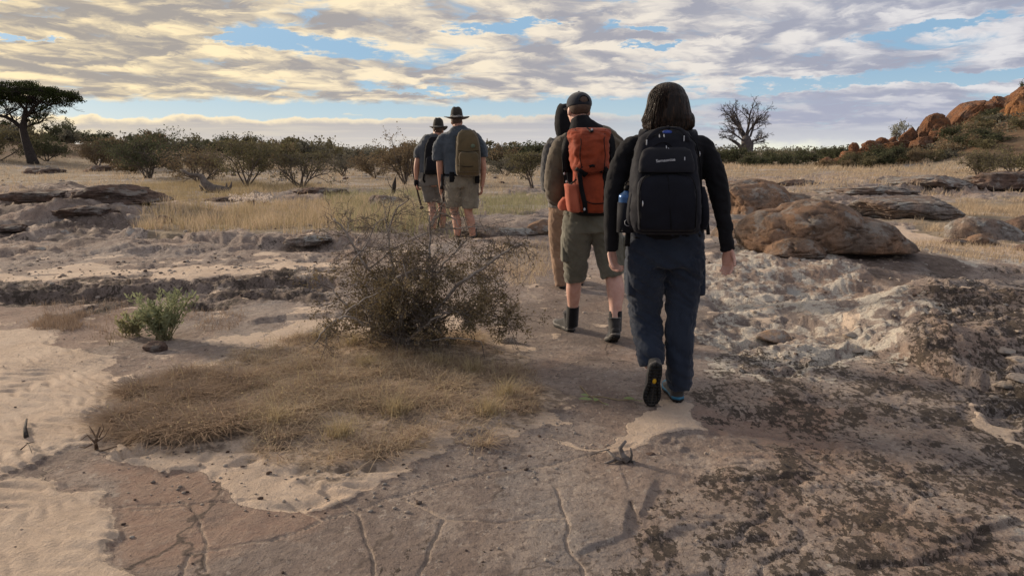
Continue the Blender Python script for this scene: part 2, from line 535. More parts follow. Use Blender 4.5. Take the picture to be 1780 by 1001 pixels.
def masks(x, y):
    d = np.hypot(x, y)
    px, py = to_px(x, y, 0.0)
    behind = (y < 0.8)
    px = np.where(behind, -5000, px); py = np.where(behind, 3000, py)
    k = np.clip((py - 262) / 300, 0.03, 1.6)              # pixel scale grows towards the viewer
    wx = fbm2(x * 1.5, y * 1.5, 5, 101) * 90 * k + fbm2(x * 0.3, y * 0.3, 2, 105) * 60 * k
    wy = fbm2(x * 1.5, y * 1.5, 5, 107) * 55 * k
    qx, qy = px + wx, py + wy
    sand = soft(qx, qy, [(-600, 560), (60, 575), (150, 600), (200, 650), (120, 720), (160, 760), (60, 830), (210, 880), (260, 960), (330, 1100), (-600, 1300)], 14)
    sand = np.maximum(sand, soft(qx, qy, [(230, 770), (420, 760), (640, 790), (860, 740), (960, 690), (985, 705), (900, 750), (700, 830), (560, 890), (430, 860), (300, 830), (240, 800)], 10))
    sand = np.maximum(sand, soft(qx, qy, [(960, 755), (1100, 715), (1190, 705), (1250, 740), (1180, 770), (1050, 765)], 8) * 0.85)
    sand = np.maximum(sand, soft(qx, qy, [(0, 470), (200, 462), (600, 458), (620, 478), (400, 492), (150, 492), (-200, 500), (-200, 470)], 6) * 0.8)
    sand = np.maximum(sand, soft(qx, qy, [(360, 590), (540, 560), (700, 540), (860, 560), (880, 600), (560, 590), (400, 625)], 8) * 0.6)
    sand = np.maximum(sand, soft(qx, qy, [(1560, 430), (1700, 440), (1800, 455), (1800, 420), (1600, 405), (1450, 360), (1400, 385)], 6) * 0.8)
    sand = np.maximum(sand, soft(qx, qy, [(1630, 690), (1800, 720), (1800, 790), (1700, 740)], 8) * 0.7)
    sand = np.maximum(sand, soft(qx, qy, [(-200, 350), (250, 345), (560, 350), (520, 362), (-200, 372)], 3) * 0.4)
    sand = np.maximum(sand, soft(qx, qy, MAT_POLY, 10) * 0.8)
    spots = ss(fbm2(x * 2.6, y * 3.2, 4, 111), 0.20, 0.33) * ss(d, 3, 6) * (1 - ss(d, 12, 25))
    sand = np.maximum(sand, spots * 0.5)
    grass = soft(qx, qy, [(-500, 262), (2300, 262), (2300, 300), (1800, 302), (1200, 306), (900, 330), (860, 352), (560, 330), (380, 348), (220, 335), (215, 322), (-500, 312)], 2)
    grass = np.maximum(grass, soft(qx, qy, [(240, 395), (300, 375), (460, 352), (640, 345), (800, 380), (700, 415), (560, 425), (380, 412), (250, 412)], 4))
    grass = np.maximum(grass, soft(qx, qy, [(840, 350), (950, 345), (950, 372), (850, 385)], 3))
    grass = np.maximum(grass, soft(qx, qy, [(1440, 360), (1640, 345), (2200, 340), (2200, 415), (1640, 420), (1560, 385)], 4) * 0.8)
    grass = np.maximum(grass, soft(qx, qy, [(1240, 425), (1280, 340), (1700, 300), (2200, 298), (2200, 318), (1500, 330)], 3) * 0.5)
    grass = np.maximum(grass, ss(d, 55, 70))
    grass = np.where(y < 0, 0.3, grass)
    hole = soft(qx, qy, [(1300, 300), (1640, 296), (1700, 305), (1500, 318), (1300, 330)], 2)
    grass = grass * (1 - 0.6 * hole * ss(fbm2(x * .3, y * .6, 3, 113), -.1, .1))
    sand = sand * (1 - grass)
    rough = soft(qx, qy, [(-400, 545), (600, 515), (620, 480), (-400, 480)], 5)
    rough = np.maximum(rough, soft(qx, qy, [(-400, 455), (640, 450), (640, 400), (-400, 300)], 5) * 0.8)
    rough = np.maximum(rough, soft(qx, qy, [(1180, 600), (1240, 450), (1400, 430), (1560, 520), (1800, 480), (2200, 500), (2200, 760), (1650, 690), (1560, 610), (1300, 640)], 12))
    rough = np.maximum(rough, 0.26 * soft(qx, qy, [(1100, 1100), (1150, 800), (1400, 640), (2200, 640), (2200, 1100)], 20))
    rough = np.maximum(rough, ss(d, 14, 20) * 0.6)
    lich = soft(qx, qy, [(1060, 1050), (1130, 860), (1300, 830), (1340, 760), (1150, 680), (1250, 600), (1500, 620), (2300, 640), (2300, 1050)], 25)
    lich = np.maximum(lich, soft(qx, qy, [(1560, 640), (1560, 520), (1660, 480), (2300, 480), (2300, 680), (1800, 690)], 12) * 1.0)
    lich = np.maximum(lich, soft(qx, qy, [(700, 1050), (730, 900), (1000, 880), (1100, 1050)], 18) * 0.45)
    lich = np.maximum(lich, soft(qx, qy, [(-300, 545), (620, 525), (620, 484), (-300, 486)], 6) * 0.9)
    lich = np.maximum(lich, soft(qx, qy, [(-300, 452), (640, 440), (600, 400), (-300, 385)], 6) * 0.5)
    white = soft(qx, qy, [(1190, 640), (1210, 470), (1300, 430), (1420, 440), (1500, 500), (1640, 560), (1560, 640), (1300, 650)], 14)
    white = np.maximum(white, soft(qx, qy, [(1640, 470), (1560, 425), (1800, 455), (1800, 480)], 6))
    white = np.maximum(white, .35 * soft(qx, qy, [(-400, 450), (640, 445), (600, 395), (-400, 340)], 5))
    white = np.maximum(white, 0.45 * soft(qx, qy, [(1200, 1050), (1250, 820), (1500, 770), (2200, 780), (2200, 1050)], 20))
    dark = soft(qx, qy, [(1440, 445), (1560, 425), (1680, 470), (1660, 500), (1520, 500)], 8)
    dark = np.maximum(dark, .9 * soft(qx, qy, [(-400, 425), (240, 420), (250, 345), (120, 340), (-400, 345)], 5) * ss(fbm2(x * .8, y * 1.4, 4, 131), -.12, .12))
    dark = np.maximum(dark, .95 * soft(qx, qy, [(-400, 545), (250, 535), (620, 520), (620, 486), (300, 492), (-400, 490)], 4) * ss(fbm2(x * 1.2, y * 2, 3, 133), -.35, .0))
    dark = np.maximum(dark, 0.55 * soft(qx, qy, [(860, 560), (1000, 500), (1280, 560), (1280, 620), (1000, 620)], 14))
    pink = soft(qx, qy, [(200, 800), (420, 860), (600, 880), (560, 960), (300, 960), (230, 900)], 20) * 0.9
    pink = np.maximum(pink, 0.8 * soft(qx, qy, [(1200, 710), (1460, 700), (1500, 760), (1300, 790)], 14))
    pink = np.maximum(pink, 0.6 * soft(qx, qy, [(-300, 530), (250, 535), (220, 590), (-300, 590)], 10))
    ripple = ss(-px, -420, -150) * ss(py, 540, 640) + 0.35
    pits = soft(qx, qy, [(230, 770), (420, 760), (640, 790), (860, 740), (900, 760), (700, 850), (500, 880), (300, 850)], 10)
    mat = soft(qx, qy, MAT_POLY, 10)
    return dict(sand=sand, grass=grass, rough=rough, lich=lich, white=white, dark=dark, pink=pink, ripple=np.clip(ripple, 0, 1), pits=pits, mat=mat)


def hit(px, py, tmax=900.0):
    """where the ray through a pixel meets the land"""
    d = px_dir(px, py)
    t = np.geomspace(1.5, tmax, 2500)
    X, Y, Z = d.x * t, d.y * t, CAM_H + d.z * t
    hh = H(X, Y)
    i = np.argmax(Z < hh)
    if i == 0: i = len(t) - 1
    return Vector((X[i], Y[i], float(hh[i])))


def at_dist(px, dist):
    """ground point below a pixel column at a distance"""
    x = (px - 890) / FPX * dist / 1.0
    y = dist
    return Vector((x, y, float(H(np.array([x]), np.array([y]))[0])))


def zat(x, y):
    return float(H(np.array([x]), np.array([y]))[0])


# ------------------------------------------------------------------ object helpers
def tag(o, label=None, cat=None, group=None, kind=None):
    if label: o['label'] = label
    if cat: o['category'] = cat
    if group: o['group'] = group
    if kind: o['kind'] = kind
    return o


def mesh_np(name, V, F, mats=(), smooth=True, mi=None):
    """V (n,3), F list of arrays (m,3)/(m,4)"""
    me = bpy.data.meshes.new(name)
    V = np.asarray(V, np.float32)
    if not isinstance(F, list): F = [F]
    F = [np.asarray(f, np.int32) for f in F if len(f)]
    loops = np.concatenate([f.ravel() for f in F]) if F else np.zeros(0, np.int32)
    tot = np.concatenate([np.full(len(f), f.shape[1], np.int32) for f in F]) if F else np.zeros(0, np.int32)
    st = np.concatenate([[0], np.cumsum(tot)[:-1]]).astype(np.int32) if len(tot) else tot
    me.vertices.add(len(V)); me.vertices.foreach_set('co', V.ravel())
    me.loops.add(len(loops)); me.loops.foreach_set('vertex_index', loops)
    me.polygons.add(len(tot)); me.polygons.foreach_set('loop_start', st)
    me.update(calc_edges=True)
    me.validate()
    if smooth: me.polygons.foreach_set('use_smooth', np.ones(len(me.polygons), bool))
    for m in mats: me.materials.append(m)
    if mi is not None and len(me.polygons) == len(mi): me.polygons.foreach_set('material_index', np.asarray(mi, np.int32))
    return me


def link(name, me, parent=None, loc=None):
    o = bpy.data.objects.new(name, me)
    COL.objects.link(o)
    if parent is not None: o.parent = parent
    if loc is not None: o.location = loc
    return o


def empty(name, loc=(0, 0, 0), rz=0.0):
    o = bpy.data.objects.new(name, None)
    COL.objects.link(o); o.location = loc; o.rotation_euler = (0, 0, rz)
    o.empty_display_size = 0.1
    return o


def attr(me, name, data):
    a = me.attributes.new(name, 'FLOAT_COLOR', 'POINT')
    a.data.foreach_set('color', np.asarray(data, np.float32).ravel())


def copy_tree(o, parent=None):
    c = o.copy(); COL.objects.link(c)
    if parent is not None: c.parent = parent
    for ch in list(o.children):
        copy_tree(ch, c)
    return c


# ------------------------------------------------------------------ materials
def new_mat(name):
    m = bpy.data.materials.new(name); m.use_nodes = True
    nt = m.node_tree
    for n in list(nt.nodes): nt.nodes.remove(n)
    b = nt.nodes.new('ShaderNodeBsdfPrincipled'); o = nt.nodes.new('ShaderNodeOutputMaterial')
    nt.links.new(b.outputs[0], o.inputs[0])
    t = nt.nodes.new('ShaderNodeTexCoord')
    return m, nt, b, N(nt, t.outputs['Object'])


def bump(nt, b, h, strength=0.5, dist=0.02):
    n = nt.nodes.new('ShaderNodeBump'); n.inputs['Strength'].default_value = strength; n.inputs['Distance'].default_value = dist
    setin(nt, n.inputs['Height'], h); nt.links.new(n.outputs[0], b.inputs['Normal'])


def simple(name, c1, c2=None, scale=8.0, rough=0.8, bscale=None, bstr=0.3, bdist=0.01, metal=0.0, detail=5, spec=0.3):
    m, nt, b, oc = new_mat(name)
    c2 = c2 or tuple(v * 0.7 for v in c1)
    n = noise(nt, oc, scale, detail, 0.6)
    setin(nt, b.inputs['Base Color'], mixc(nt, n.smooth(0.3, 0.7), c2, c1))
    b.inputs['Roughness'].default_value = rough
    b.inputs['Metallic'].default_value = metal
    b.inputs['Specular IOR Level'].default_value = spec
    if bscale: bump(nt, b, noise(nt, oc, bscale, 4, 0.6), bstr, bdist)
    return m


def leafmat(name, c1, c2, trans=0.25, scale=3.0):
    """thin foliage: diffuse with some light through it, shade varying leaf by leaf"""
    m = bpy.data.materials.new(name); m.use_nodes = True
    nt = m.node_tree
    for n in list(nt.nodes): nt.nodes.remove(n)
    out = nt.nodes.new('ShaderNodeOutputMaterial')
    g = nt.nodes.new('ShaderNodeNewGeometry'); t = nt.nodes.new('ShaderNodeTexCoord')
    rnd = N(nt, g.outputs['Random Per Island'])
    n = noise(nt, N(nt, t.outputs['Object']), scale, 3, 0.5)
    f = (rnd * 0.6 + n.smooth(0.35, 0.65) * 0.4)
    c = mixc(nt, f, c1, c2)
    d = nt.nodes.new('ShaderNodeBsdfDiffuse'); tr = nt.nodes.new('ShaderNodeBsdfTranslucent'); mx = nt.nodes.new('ShaderNodeMixShader')
    nt.links.new(c.s, d.inputs[0]); nt.links.new(c.s, tr.inputs[0])
    mx.inputs[0].default_value = trans
    nt.links.new(d.outputs[0], mx.inputs[1]); nt.links.new(tr.outputs[0], mx.inputs[2]); nt.links.new(mx.outputs[0], out.inputs[0])
    return m


# ------------------------------------------------------------------ ground
def ground_material():
    m, nt, b, oc = new_mat('ground_sandstone')
    at = nt.nodes.new('ShaderNodeAttribute'); at.attribute_name = 'zone_a'
    sa, gr, li = sep(nt, at.outputs['Color']); cr = N(nt, at.outputs['Alpha'])
    at2 = nt.nodes.new('ShaderNodeAttribute'); at2.attribute_name = 'zone_b'
    wh, dk, pk = sep(nt, at2.outputs['Color']); mt = N(nt, at2.outputs['Alpha'])
    flat = vscale(nt, oc, 1, 0.62, 1)
    nA = noise(nt, flat, 0.8, 6, 0.6, 0.3)
    nB = noise(nt, flat, 3.2, 8, 0.65, 0.4)
    nC = noise(nt, oc, 14.0, 8, 0.68)
    nD = noise(nt, oc, 70.0, 5, 0.7)
    nE = noise(nt, oc, 260.0, 3, 0.7)
    # slab pieces of slightly different stone, parted by fine joints
    wv = comb(nt, *[c_ + (noise(nt, vscale(nt, oc, 1, 1, 1, (k_, k_, 0)), 2.5, 4, 0.6) - 0.5) * 0.35 for k_, c_ in enumerate(sep(nt, flat))])
    vc = nt.nodes.new('ShaderNodeTexVoronoi'); vc.inputs['Scale'].default_value = 1.25; nt.links.new(wv.s, vc.inputs['Vector'])
    ve = nt.nodes.new('ShaderNodeTexVoronoi'); ve.feature = 'DISTANCE_TO_EDGE'; ve.inputs['Scale'].default_value = 1.25; nt.links.new(wv.s, ve.inputs['Vector'])
    piece = sep(nt, N(nt, vc.outputs['Color']))
    joint = N(nt, ve.outputs['Distance']).smooth(0.012, 0.003) * noise(nt, oc, 1.1, 3, 0.6).smooth(0.45, 0.55)
    rock = mixc(nt, nA.smooth(0.38, 0.62), (0.335, 0.245, 0.192), (0.300, 0.262, 0.238))
    rock = mixc(nt, piece[0].smooth(0.2, 0.9) * 0.7, rock, (0.245, 0.190, 0.160))
    rock = mixc(nt, nB.smooth(0.44, 0.60) * 0.65, rock, (0.420, 0.345, 0.290))
    rock = mixc(nt, nC.smooth(0.51, 0.62) * 0.60, rock, (0.180, 0.142, 0.122))
    rock = mixc(nt, noise(nt, flat, 42.0, 6, 0.75).smooth(0.55, 0.62) * 0.70, rock, (0.135, 0.105, 0.090))
    rock = mixc(nt, noise(nt, flat, 26.0, 7, 0.72).smooth(0.56, 0.64) * 0.55, rock, (0.52, 0.45, 0.385))
    rock = mixc(nt, pk * (nB.smooth(0.25, 0.6) * 0.6 + 0.4) * 0.75, rock, mixc(nt, nC.smooth(0.4, 0.6), (0.33, 0.205, 0.150), (0.40, 0.275, 0.205)))
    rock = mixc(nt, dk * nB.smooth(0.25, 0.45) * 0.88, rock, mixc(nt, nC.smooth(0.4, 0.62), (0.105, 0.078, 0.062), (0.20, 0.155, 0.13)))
    rock = mixc(nt, joint * 0.8, rock, mixc(nt, piece[1].smooth(0.4, 0.6), (0.10, 0.078, 0.065), (0.46, 0.37, 0.29)))
    # pale crusts and dark lichen
    wn = (nB * 0.55 + nC * 0.45)
    wmask = (wn + (wh - 1.0) * 0.22).smooth(0.475, 0.535)
    rock = mixc(nt, wmask * wh.smooth(0.0, 0.3) * 0.9, rock, mixc(nt, nD.smooth(0.35, 0.65), (0.50, 0.45, 0.385), (0.66, 0.60, 0.50)))
    ln = (noise(nt, vscale(nt, flat, 1, 1, 1, (7, 3, 0)), 3.6, 8, 0.68, 0.3) * 0.5 + noise(nt, flat, 36.0, 5, 0.7) * 0.5)
    lmask = (ln + (li - 1.0) * 0.13).smooth(0.500, 0.530)
    rock = mixc(nt, lmask * li.smooth(0.0, 0.25) * 0.88, rock, mixc(nt, nD, (0.045, 0.036, 0.030), (0.095, 0.075, 0.058)))
    # spots of crust
    vo = nt.nodes.new('ShaderNodeTexVoronoi'); vo.inputs['Scale'].default_value = 2.6; vo.inputs['Randomness'].default_value = 1.0
    nt.links.new((comb(nt, *[a + (nC - 0.5) * 0.22 for a in sep(nt, flat)])).s, vo.inputs['Vector'])
    spot = N(nt, vo.outputs['Distance']).smooth(0.20, 0.15) * wh.smooth(0.1, 0.4) * noise(nt, oc, 0.9, 2, 0.5).smooth(0.5, 0.58)
    rock = mixc(nt, spot * 0.8, rock, (0.42, 0.41, 0.38))
    sandc = mixc(nt, nB.smooth(0.3, 0.7), (0.55, 0.42, 0.315), (0.64, 0.51, 0.395))
    sandc = mixc(nt, nD.smooth(0.55, 0.8) * 0.5, sandc, (0.38, 0.28, 0.21))
    soil = mixc(nt, nC.smooth(0.3, 0.7), (0.33, 0.255, 0.18), (0.21, 0.168, 0.12))
    soil = mixc(nt, nA.smooth(0.35, 0.6) * 0.7, soil, (0.34, 0.275, 0.195))
    far_rock = noise(nt, vscale(nt, oc, 0.5, 0.9, 1), 0.5, 6, 0.62).smooth(0.53, 0.60)
    soil = mixc(nt, far_rock * 0.8, soil, (0.40, 0.35, 0.31))
    sm = (sa + (nB - 0.5) * 1.2 + (nC - 0.5) * 0.9 + (nD - 0.5) * 0.4).smooth(0.40, 0.56) * sa.smooth(0.02, 0.12)
    col = mixc(nt, sm, rock, sandc)
    gm = (gr + (nB - 0.5) * 0.5).smooth(0.35, 0.65) * gr.smooth(0.02, 0.12)
    zz = sep(nt, oc)[2]
    soil = mixc(nt, zz.smooth(0.45, 1.0) * nC.smooth(0.1, 0.3), soil, mixc(nt, noise(nt, oc, 0.6, 6, 0.65).smooth(0.4, 0.6), (0.135, 0.095, 0.06), (0.17, 0.105, 0.065)))
    col = mixc(nt, gm, col, soil)
    col = mixc(nt, mt * nC.smooth(0.40, 0.56) * 0.75, col, (0.15, 0.115, 0.085))
    col = mixc(nt, (cr * (1 - sm)).sat() * 0.75, col, mixc(nt, nB.smooth(0.36, 0.46), (0.18, 0.14, 0.12), (0.58, 0.46, 0.36)))
    grain = nE * 0.7 + nD * 0.6 + 0.35
    col = mixc(nt, 1.0, col, comb(nt, grain, grain, grain), 'MULTIPLY')
    setin(nt, b.inputs['Base Color'], col)
    b.inputs['Roughness'].default_value = 0.92
    b.inputs['Specular IOR Level'].default_value = 0.15
    hgt = nC * 0.55 * (1.0 - sm * 0.55) + nD * 0.26 + nE * 0.06 + nB * 0.6 - wmask * wh * 0.1 + lmask * li * 0.10
    bump(nt, b, hgt, 1.0, 0.075)
    return m


def build_ground():
    ang = np.concatenate([np.linspace(-180, -42, 36)[:-1], np.linspace(-42, -36, 20)[:-1], np.linspace(-36, 36, 570), np.linspace(36, 42, 20)[1:], np.linspace(42, 180, 36)[1:-1]])
    rad = np.concatenate([[0.3, 0.7, 1.1, 1.4], np.geomspace(1.6, 5.5, 330), np.geomspace(5.5, 60, 370)[1:], np.geomspace(60, 6000, 100)[1:]])
    A, D = np.meshgrid(np.radians(ang), rad)
    X, Y = np.sin(A) * D, np.cos(A) * D
    x, y = X.ravel(), Y.ravel()
    z = H(x, y)
    m = masks(x, y)
    cr = np.zeros(x.shape); sel = (y > 0) & (np.hypot(x, y) < 5.5)
    xx, yy = x[sel], y[sel]
    wx, wy = xx + fbm2(xx * 5, yy * 5, 4, 81) * 0.03, yy + fbm2(xx * 5, yy * 5, 4, 85) * 0.03
    c = np.full(xx.shape, 9.0)
    for L in CRACKS_W: c = np.minimum(c, polyd(wx, wy, L))
    cr[sel] = 1 - ss(c, 0.0015, 0.0085)
    nr, na = D.shape
    i = np.arange(nr * na).reshape(nr, na)
    j = np.roll(i, -1, axis=1)
    f = np.stack([i[:-1], i[1:], j[1:], j[:-1]], -1).reshape(-1, 4)[:, ::-1]
    V = np.stack([x, y, z], 1)
    V = np.vstack([V, [[0, 0, float(z[:na].mean())]]])
    cap = np.stack([i[0], j[0], np.full(na, nr * na)], -1)
    me = mesh_np('ground', V, [f, cap[:, ::-1]], [ground_material()])
    z1 = np.stack([m['sand'], m['grass'], m['lich'], cr], 1); z2 = np.stack([m['white'], m['dark'], m['pink'], m['mat']], 1)
    attr(me, 'zone_a', np.vstack([z1, [[0.3, 0, 0, 0]]])); attr(me, 'zone_b', np.vstack([z2, [[0, 0, 0, 0]]]))
    o = link('ground', me)
    tag(o, 'pale flaking sandstone and sand floor of the open bushveld', kind='structure')
    return o


ground = build_ground()
# ------------------------------------------------------------------ generic builders
def pw(px, py, dist):
    """world point seen at a photograph pixel, `dist` metres ahead"""
    d = px_dir(px, py)
    t = dist / d.y
    return Vector((d.x * t, dist, CAM_H + d.z * t))


def seg_geo(P0, P1, R0, R1, sides=4):
    P0, P1 = np.asarray(P0, float), np.asarray(P1, float)
    R0, R1 = np.asarray(R0, float), np.asarray(R1, float)
    D = P1 - P0; L = np.linalg.norm(D, axis=1)[:, None] + 1e-9; D = D / L
    ref = np.where(np.abs(D[:, 2:3]) < 0.9, np.array([[0, 0, 1.0]]), np.array([[1.0, 0, 0]]))
    A = np.cross(D, ref); A /= np.linalg.norm(A, axis=1)[:, None]
    B = np.cross(D, A)
    a = np.arange(sides) * 2 * np.pi / sides
    ring = A[:, None, :] * np.cos(a)[None, :, None] + B[:, None, :] * np.sin(a)[None, :, None]
    V = np.concatenate([P0[:, None] + ring * R0[:, None, None], P1[:, None] + ring * R1[:, None, None]], 1)   # n,2s,3
    n = len(P0); base = (np.arange(n) * 2 * sides)[:, None]
    k = np.arange(sides); k2 = (k + 1) % sides
    F = np.stack([base + k, base + k2, base + sides + k2, base + sides + k], -1).reshape(-1, 4)
    return V.reshape(-1, 3), F


def tube_geo(pts, rad, sides=8, cap=True):
    """continuous tube along points"""
    P = np.asarray(pts, float); n = len(P); rad = np.broadcast_to(np.asarray(rad, float), (n,))
    T = np.gradient(P, axis=0); T /= np.linalg.norm(T, axis=1)[:, None] + 1e-9
    a0 = np.cross(T[0], [0, 0, 1.0] if abs(T[0][2]) < .9 else [1.0, 0, 0]); a0 /= np.linalg.norm(a0)
    V = []; a = np.arange(sides) * 2 * np.pi / sides
    for i in range(n):
        a0 = a0 - T[i] * a0.dot(T[i]); a0 /= np.linalg.norm(a0) + 1e-9
        b0 = np.cross(T[i], a0)
        V.append(P[i] + (np.cos(a)[:, None] * a0 + np.sin(a)[:, None] * b0) * rad[i])
    V = np.vstack(V)
    k = np.arange(sides); k2 = (k + 1) % sides
    F = np.concatenate([np.stack([i * sides + k, i * sides + k2, (i + 1) * sides + k2, (i + 1) * sides + k], -1) for i in range(n - 1)])
    tri = []
    if cap:
        V = np.vstack([V, P[:1], P[-1:]])
        tri = np.concatenate([np.stack([k2, k, np.full(sides, n * sides)], -1), np.stack([(n - 1) * sides + k, (n - 1) * sides + k2, np.full(sides, n * sides + 1)], -1)])
    return V, [F, tri] if cap else [F]


class Geo:
    """collects geometry with material slots"""
    def __init__(s): s.V = []; s.F = []; s.M = []; s.n = 0
    def add(s, V, F, mi=0):
        if not isinstance(F, list): F = [F]
        for f in F:
            if len(f):
                s.F.append(np.asarray(f) + s.n); s.M.append(np.full(len(f), mi))
        s.V.append(np.asarray(V)); s.n += len(V)
        return s
    def mesh(s, name, mats, smooth=False):
        return mesh_np(name, np.vstack(s.V), s.F, mats, smooth, np.concatenate(s.M))


def leaf_geo(P, size, rng, aspect=0.5, up=0.3, dirs=None, jit=0.35):
    """one small folded quad per point"""
    P = np.asarray(P); n = len(P)
    D = rng.normal(size=(n, 3)) if dirs is None else np.asarray(dirs) + rng.normal(size=(n, 3)) * 0.6
    D[:, 2] += up
    D /= np.linalg.norm(D, axis=1)[:, None] + 1e-9
    Q = np.cross(D, rng.normal(size=(n, 3))); Q /= np.linalg.norm(Q, axis=1)[:, None] + 1e-9
    s = size * (1 + rng.uniform(-jit, jit, n))[:, None]
    w = s * aspect * 0.5
    V = np.stack([P, P + D * s * 0.5 + Q * w, P + D * s, P + D * s * 0.5 - Q * w], 1)
    F = (np.arange(n) * 4)[:, None] + np.arange(4)[None]
    return V.reshape(-1, 3), F


def ribbons(P, h, w, rng, lean=0.5, curl=0.5, segs=2, droop=0.0):
    """grass blades: tapered bent strips"""
    n = len(P)
    a = rng.uniform(0, 2 * np.pi, n); L = np.stack([np.cos(a), np.sin(a), np.zeros(n)], 1)
    S = np.stack([-np.sin(a + rng.normal(0, .5, n)), np.cos(a), np.zeros(n)], 1)
    h = np.broadcast_to(h, (n,)); ln = np.abs(rng.normal(0, lean, n)); cu = rng.uniform(0, curl, n)
    rows = []
    for k in range(segs + 1):
        t = k / segs
        lat = (ln * t + cu * t * t)
        z = t * (1 - droop * t)
        q = P + L * (lat * h)[:, None] + np.array([0, 0, 1.0]) * (z * h / np.sqrt(1 + ln ** 2))[:, None]
        ww = (np.broadcast_to(w, (n,)) * (1 - t) * 0.5)[:, None]
        if k < segs: rows += [q - S * ww, q + S * ww]
        else: rows += [q]
    V = np.stack(rows, 1); m = 2 * segs + 1
    base = (np.arange(n) * m)[:, None]
    quads = np.concatenate([base + np.array([[2 * k, 2 * k + 1, 2 * k + 3, 2 * k + 2]]) for k in range(segs - 1)]) if segs > 1 else np.zeros((0, 4), int)
    tri = base + np.array([[2 * segs - 2, 2 * segs - 1, 2 * segs]])
    return V.reshape(-1, 3), [quads, tri]


def grow(rng, p, d, length, r, lvl, o, segs, tips):
    """recursive wandering branch; o: dict of knobs"""
    n = max(2, int(o['n'][min(lvl, len(o['n']) - 1)]))
    st = length / n
    p = np.array(p, float); d = np.array(d, float) / np.linalg.norm(d)
    for k in range(n):
        d = d + rng.normal(0, o['wob'], 3) + np.array([0, 0, o['up'][min(lvl, len(o['up']) - 1)]])
        d /= np.linalg.norm(d)
        q = p + d * st
        if 'ceil' in o and q[2] > o['ceil']:
            d[2] *= 0.15; d /= np.linalg.norm(d); q = p + d * st
        r2 = r * (1 - o['taper'] / n)
        segs.append((p, q, r, r2, lvl))
        if lvl >= o['leaf_lvl']: tips.append((q, d.copy()))
        if lvl < o['levels']:
            nb = o['br'][min(lvl, len(o['br']) - 1)]
            start = o.get('bare', 0.3) if lvl == 0 else 0.15
            if (k + 1) / n > start:
                cnt = int(nb) + (rng.rand() < nb % 1)
                for _ in range(cnt):
                    side = np.cross(d, rng.normal(size=3)); side /= np.linalg.norm(side) + 1e-9
                    a = o['ang'] * rng.uniform(0.6, 1.3)
                    nd = d * math.cos(a) + side * math.sin(a)
                    grow(rng, q, nd, length * o['len'] * rng.uniform(0.65, 1.15), r2 * o['rr'], lvl + 1, o, segs, tips)
        p, r = q, r2


def seg_split(segs):
    A = [np.array([s[k] for s in segs]) for k in range(4)]
    return A


# ------------------------------------------------------------------ plant materials
M_bark = simple('bark_grey_brown', (0.16, 0.13, 0.108), (0.085, 0.07, 0.058), 9, 0.9, 40, 0.5, 0.01)
M_barkpale = simple('bark_weathered', (0.34, 0.30, 0.26), (0.20, 0.17, 0.145), 22, 0.9)
M_barkdark = simple('bark_dark', (0.050, 0.040, 0.034), (0.028, 0.023, 0.02), 9, 0.9)
M_baobab = simple('bark_baobab', (0.105, 0.092, 0.09), (0.060, 0.052, 0.052), 3, 0.85, 1.5, 0.5, 0.3)
M_olive = leafmat('leaves_olive', (0.112, 0.103, 0.055), (0.195, 0.172, 0.1))
M_grn = leafmat('leaves_dark_green', (0.066, 0.074, 0.042), (0.118, 0.122, 0.07))
M_grey = leafmat('leaves_grey_green', (0.12, 0.115, 0.088), (0.2, 0.188, 0.14))
M_brown = leafmat('leaves_dry_brown', (0.170, 0.121, 0.074), (0.244, 0.193, 0.119))
M_thorn = leafmat('leaves_thorn_shrub', (0.109, 0.090, 0.051), (0.271, 0.206, 0.121), 0.2, 6)
M_fresh = leafmat('leaves_fresh_green', (.20,.225,.125), (.30,.315,.185), 0.35, 8)
M_acacia = leafmat('leaves_acacia', (0.029, 0.039, 0.016), (0.055, 0.068, 0.026), 0.2)
M_pale = leafmat('leaves_silver', (0.22, 0.23, 0.18), (0.32, 0.32, 0.25))
M_straw = leafmat('straw', (0.62, 0.49, 0.34), (0.42, 0.32, 0.215), 0.3, 1.5)
M_strawdark = leafmat('dry_herb', (0.46, 0.34, 0.24), (0.22, 0.16, 0.115), 0.2, 1.5)
M_strawgold = leafmat('straw_gold', (0.46, 0.37, 0.225), (0.34, 0.27, 0.16), 0.3, 1.5)
M_grassgreen = leafmat('grass_green', (0.25, 0.245, 0.13), (0.38, 0.345, 0.215), 0.35, 0.8)
M_seed = leafmat('seed_heads', (0.60, 0.50, 0.42), (0.75, 0.65, 0.55), 0.3, 2)


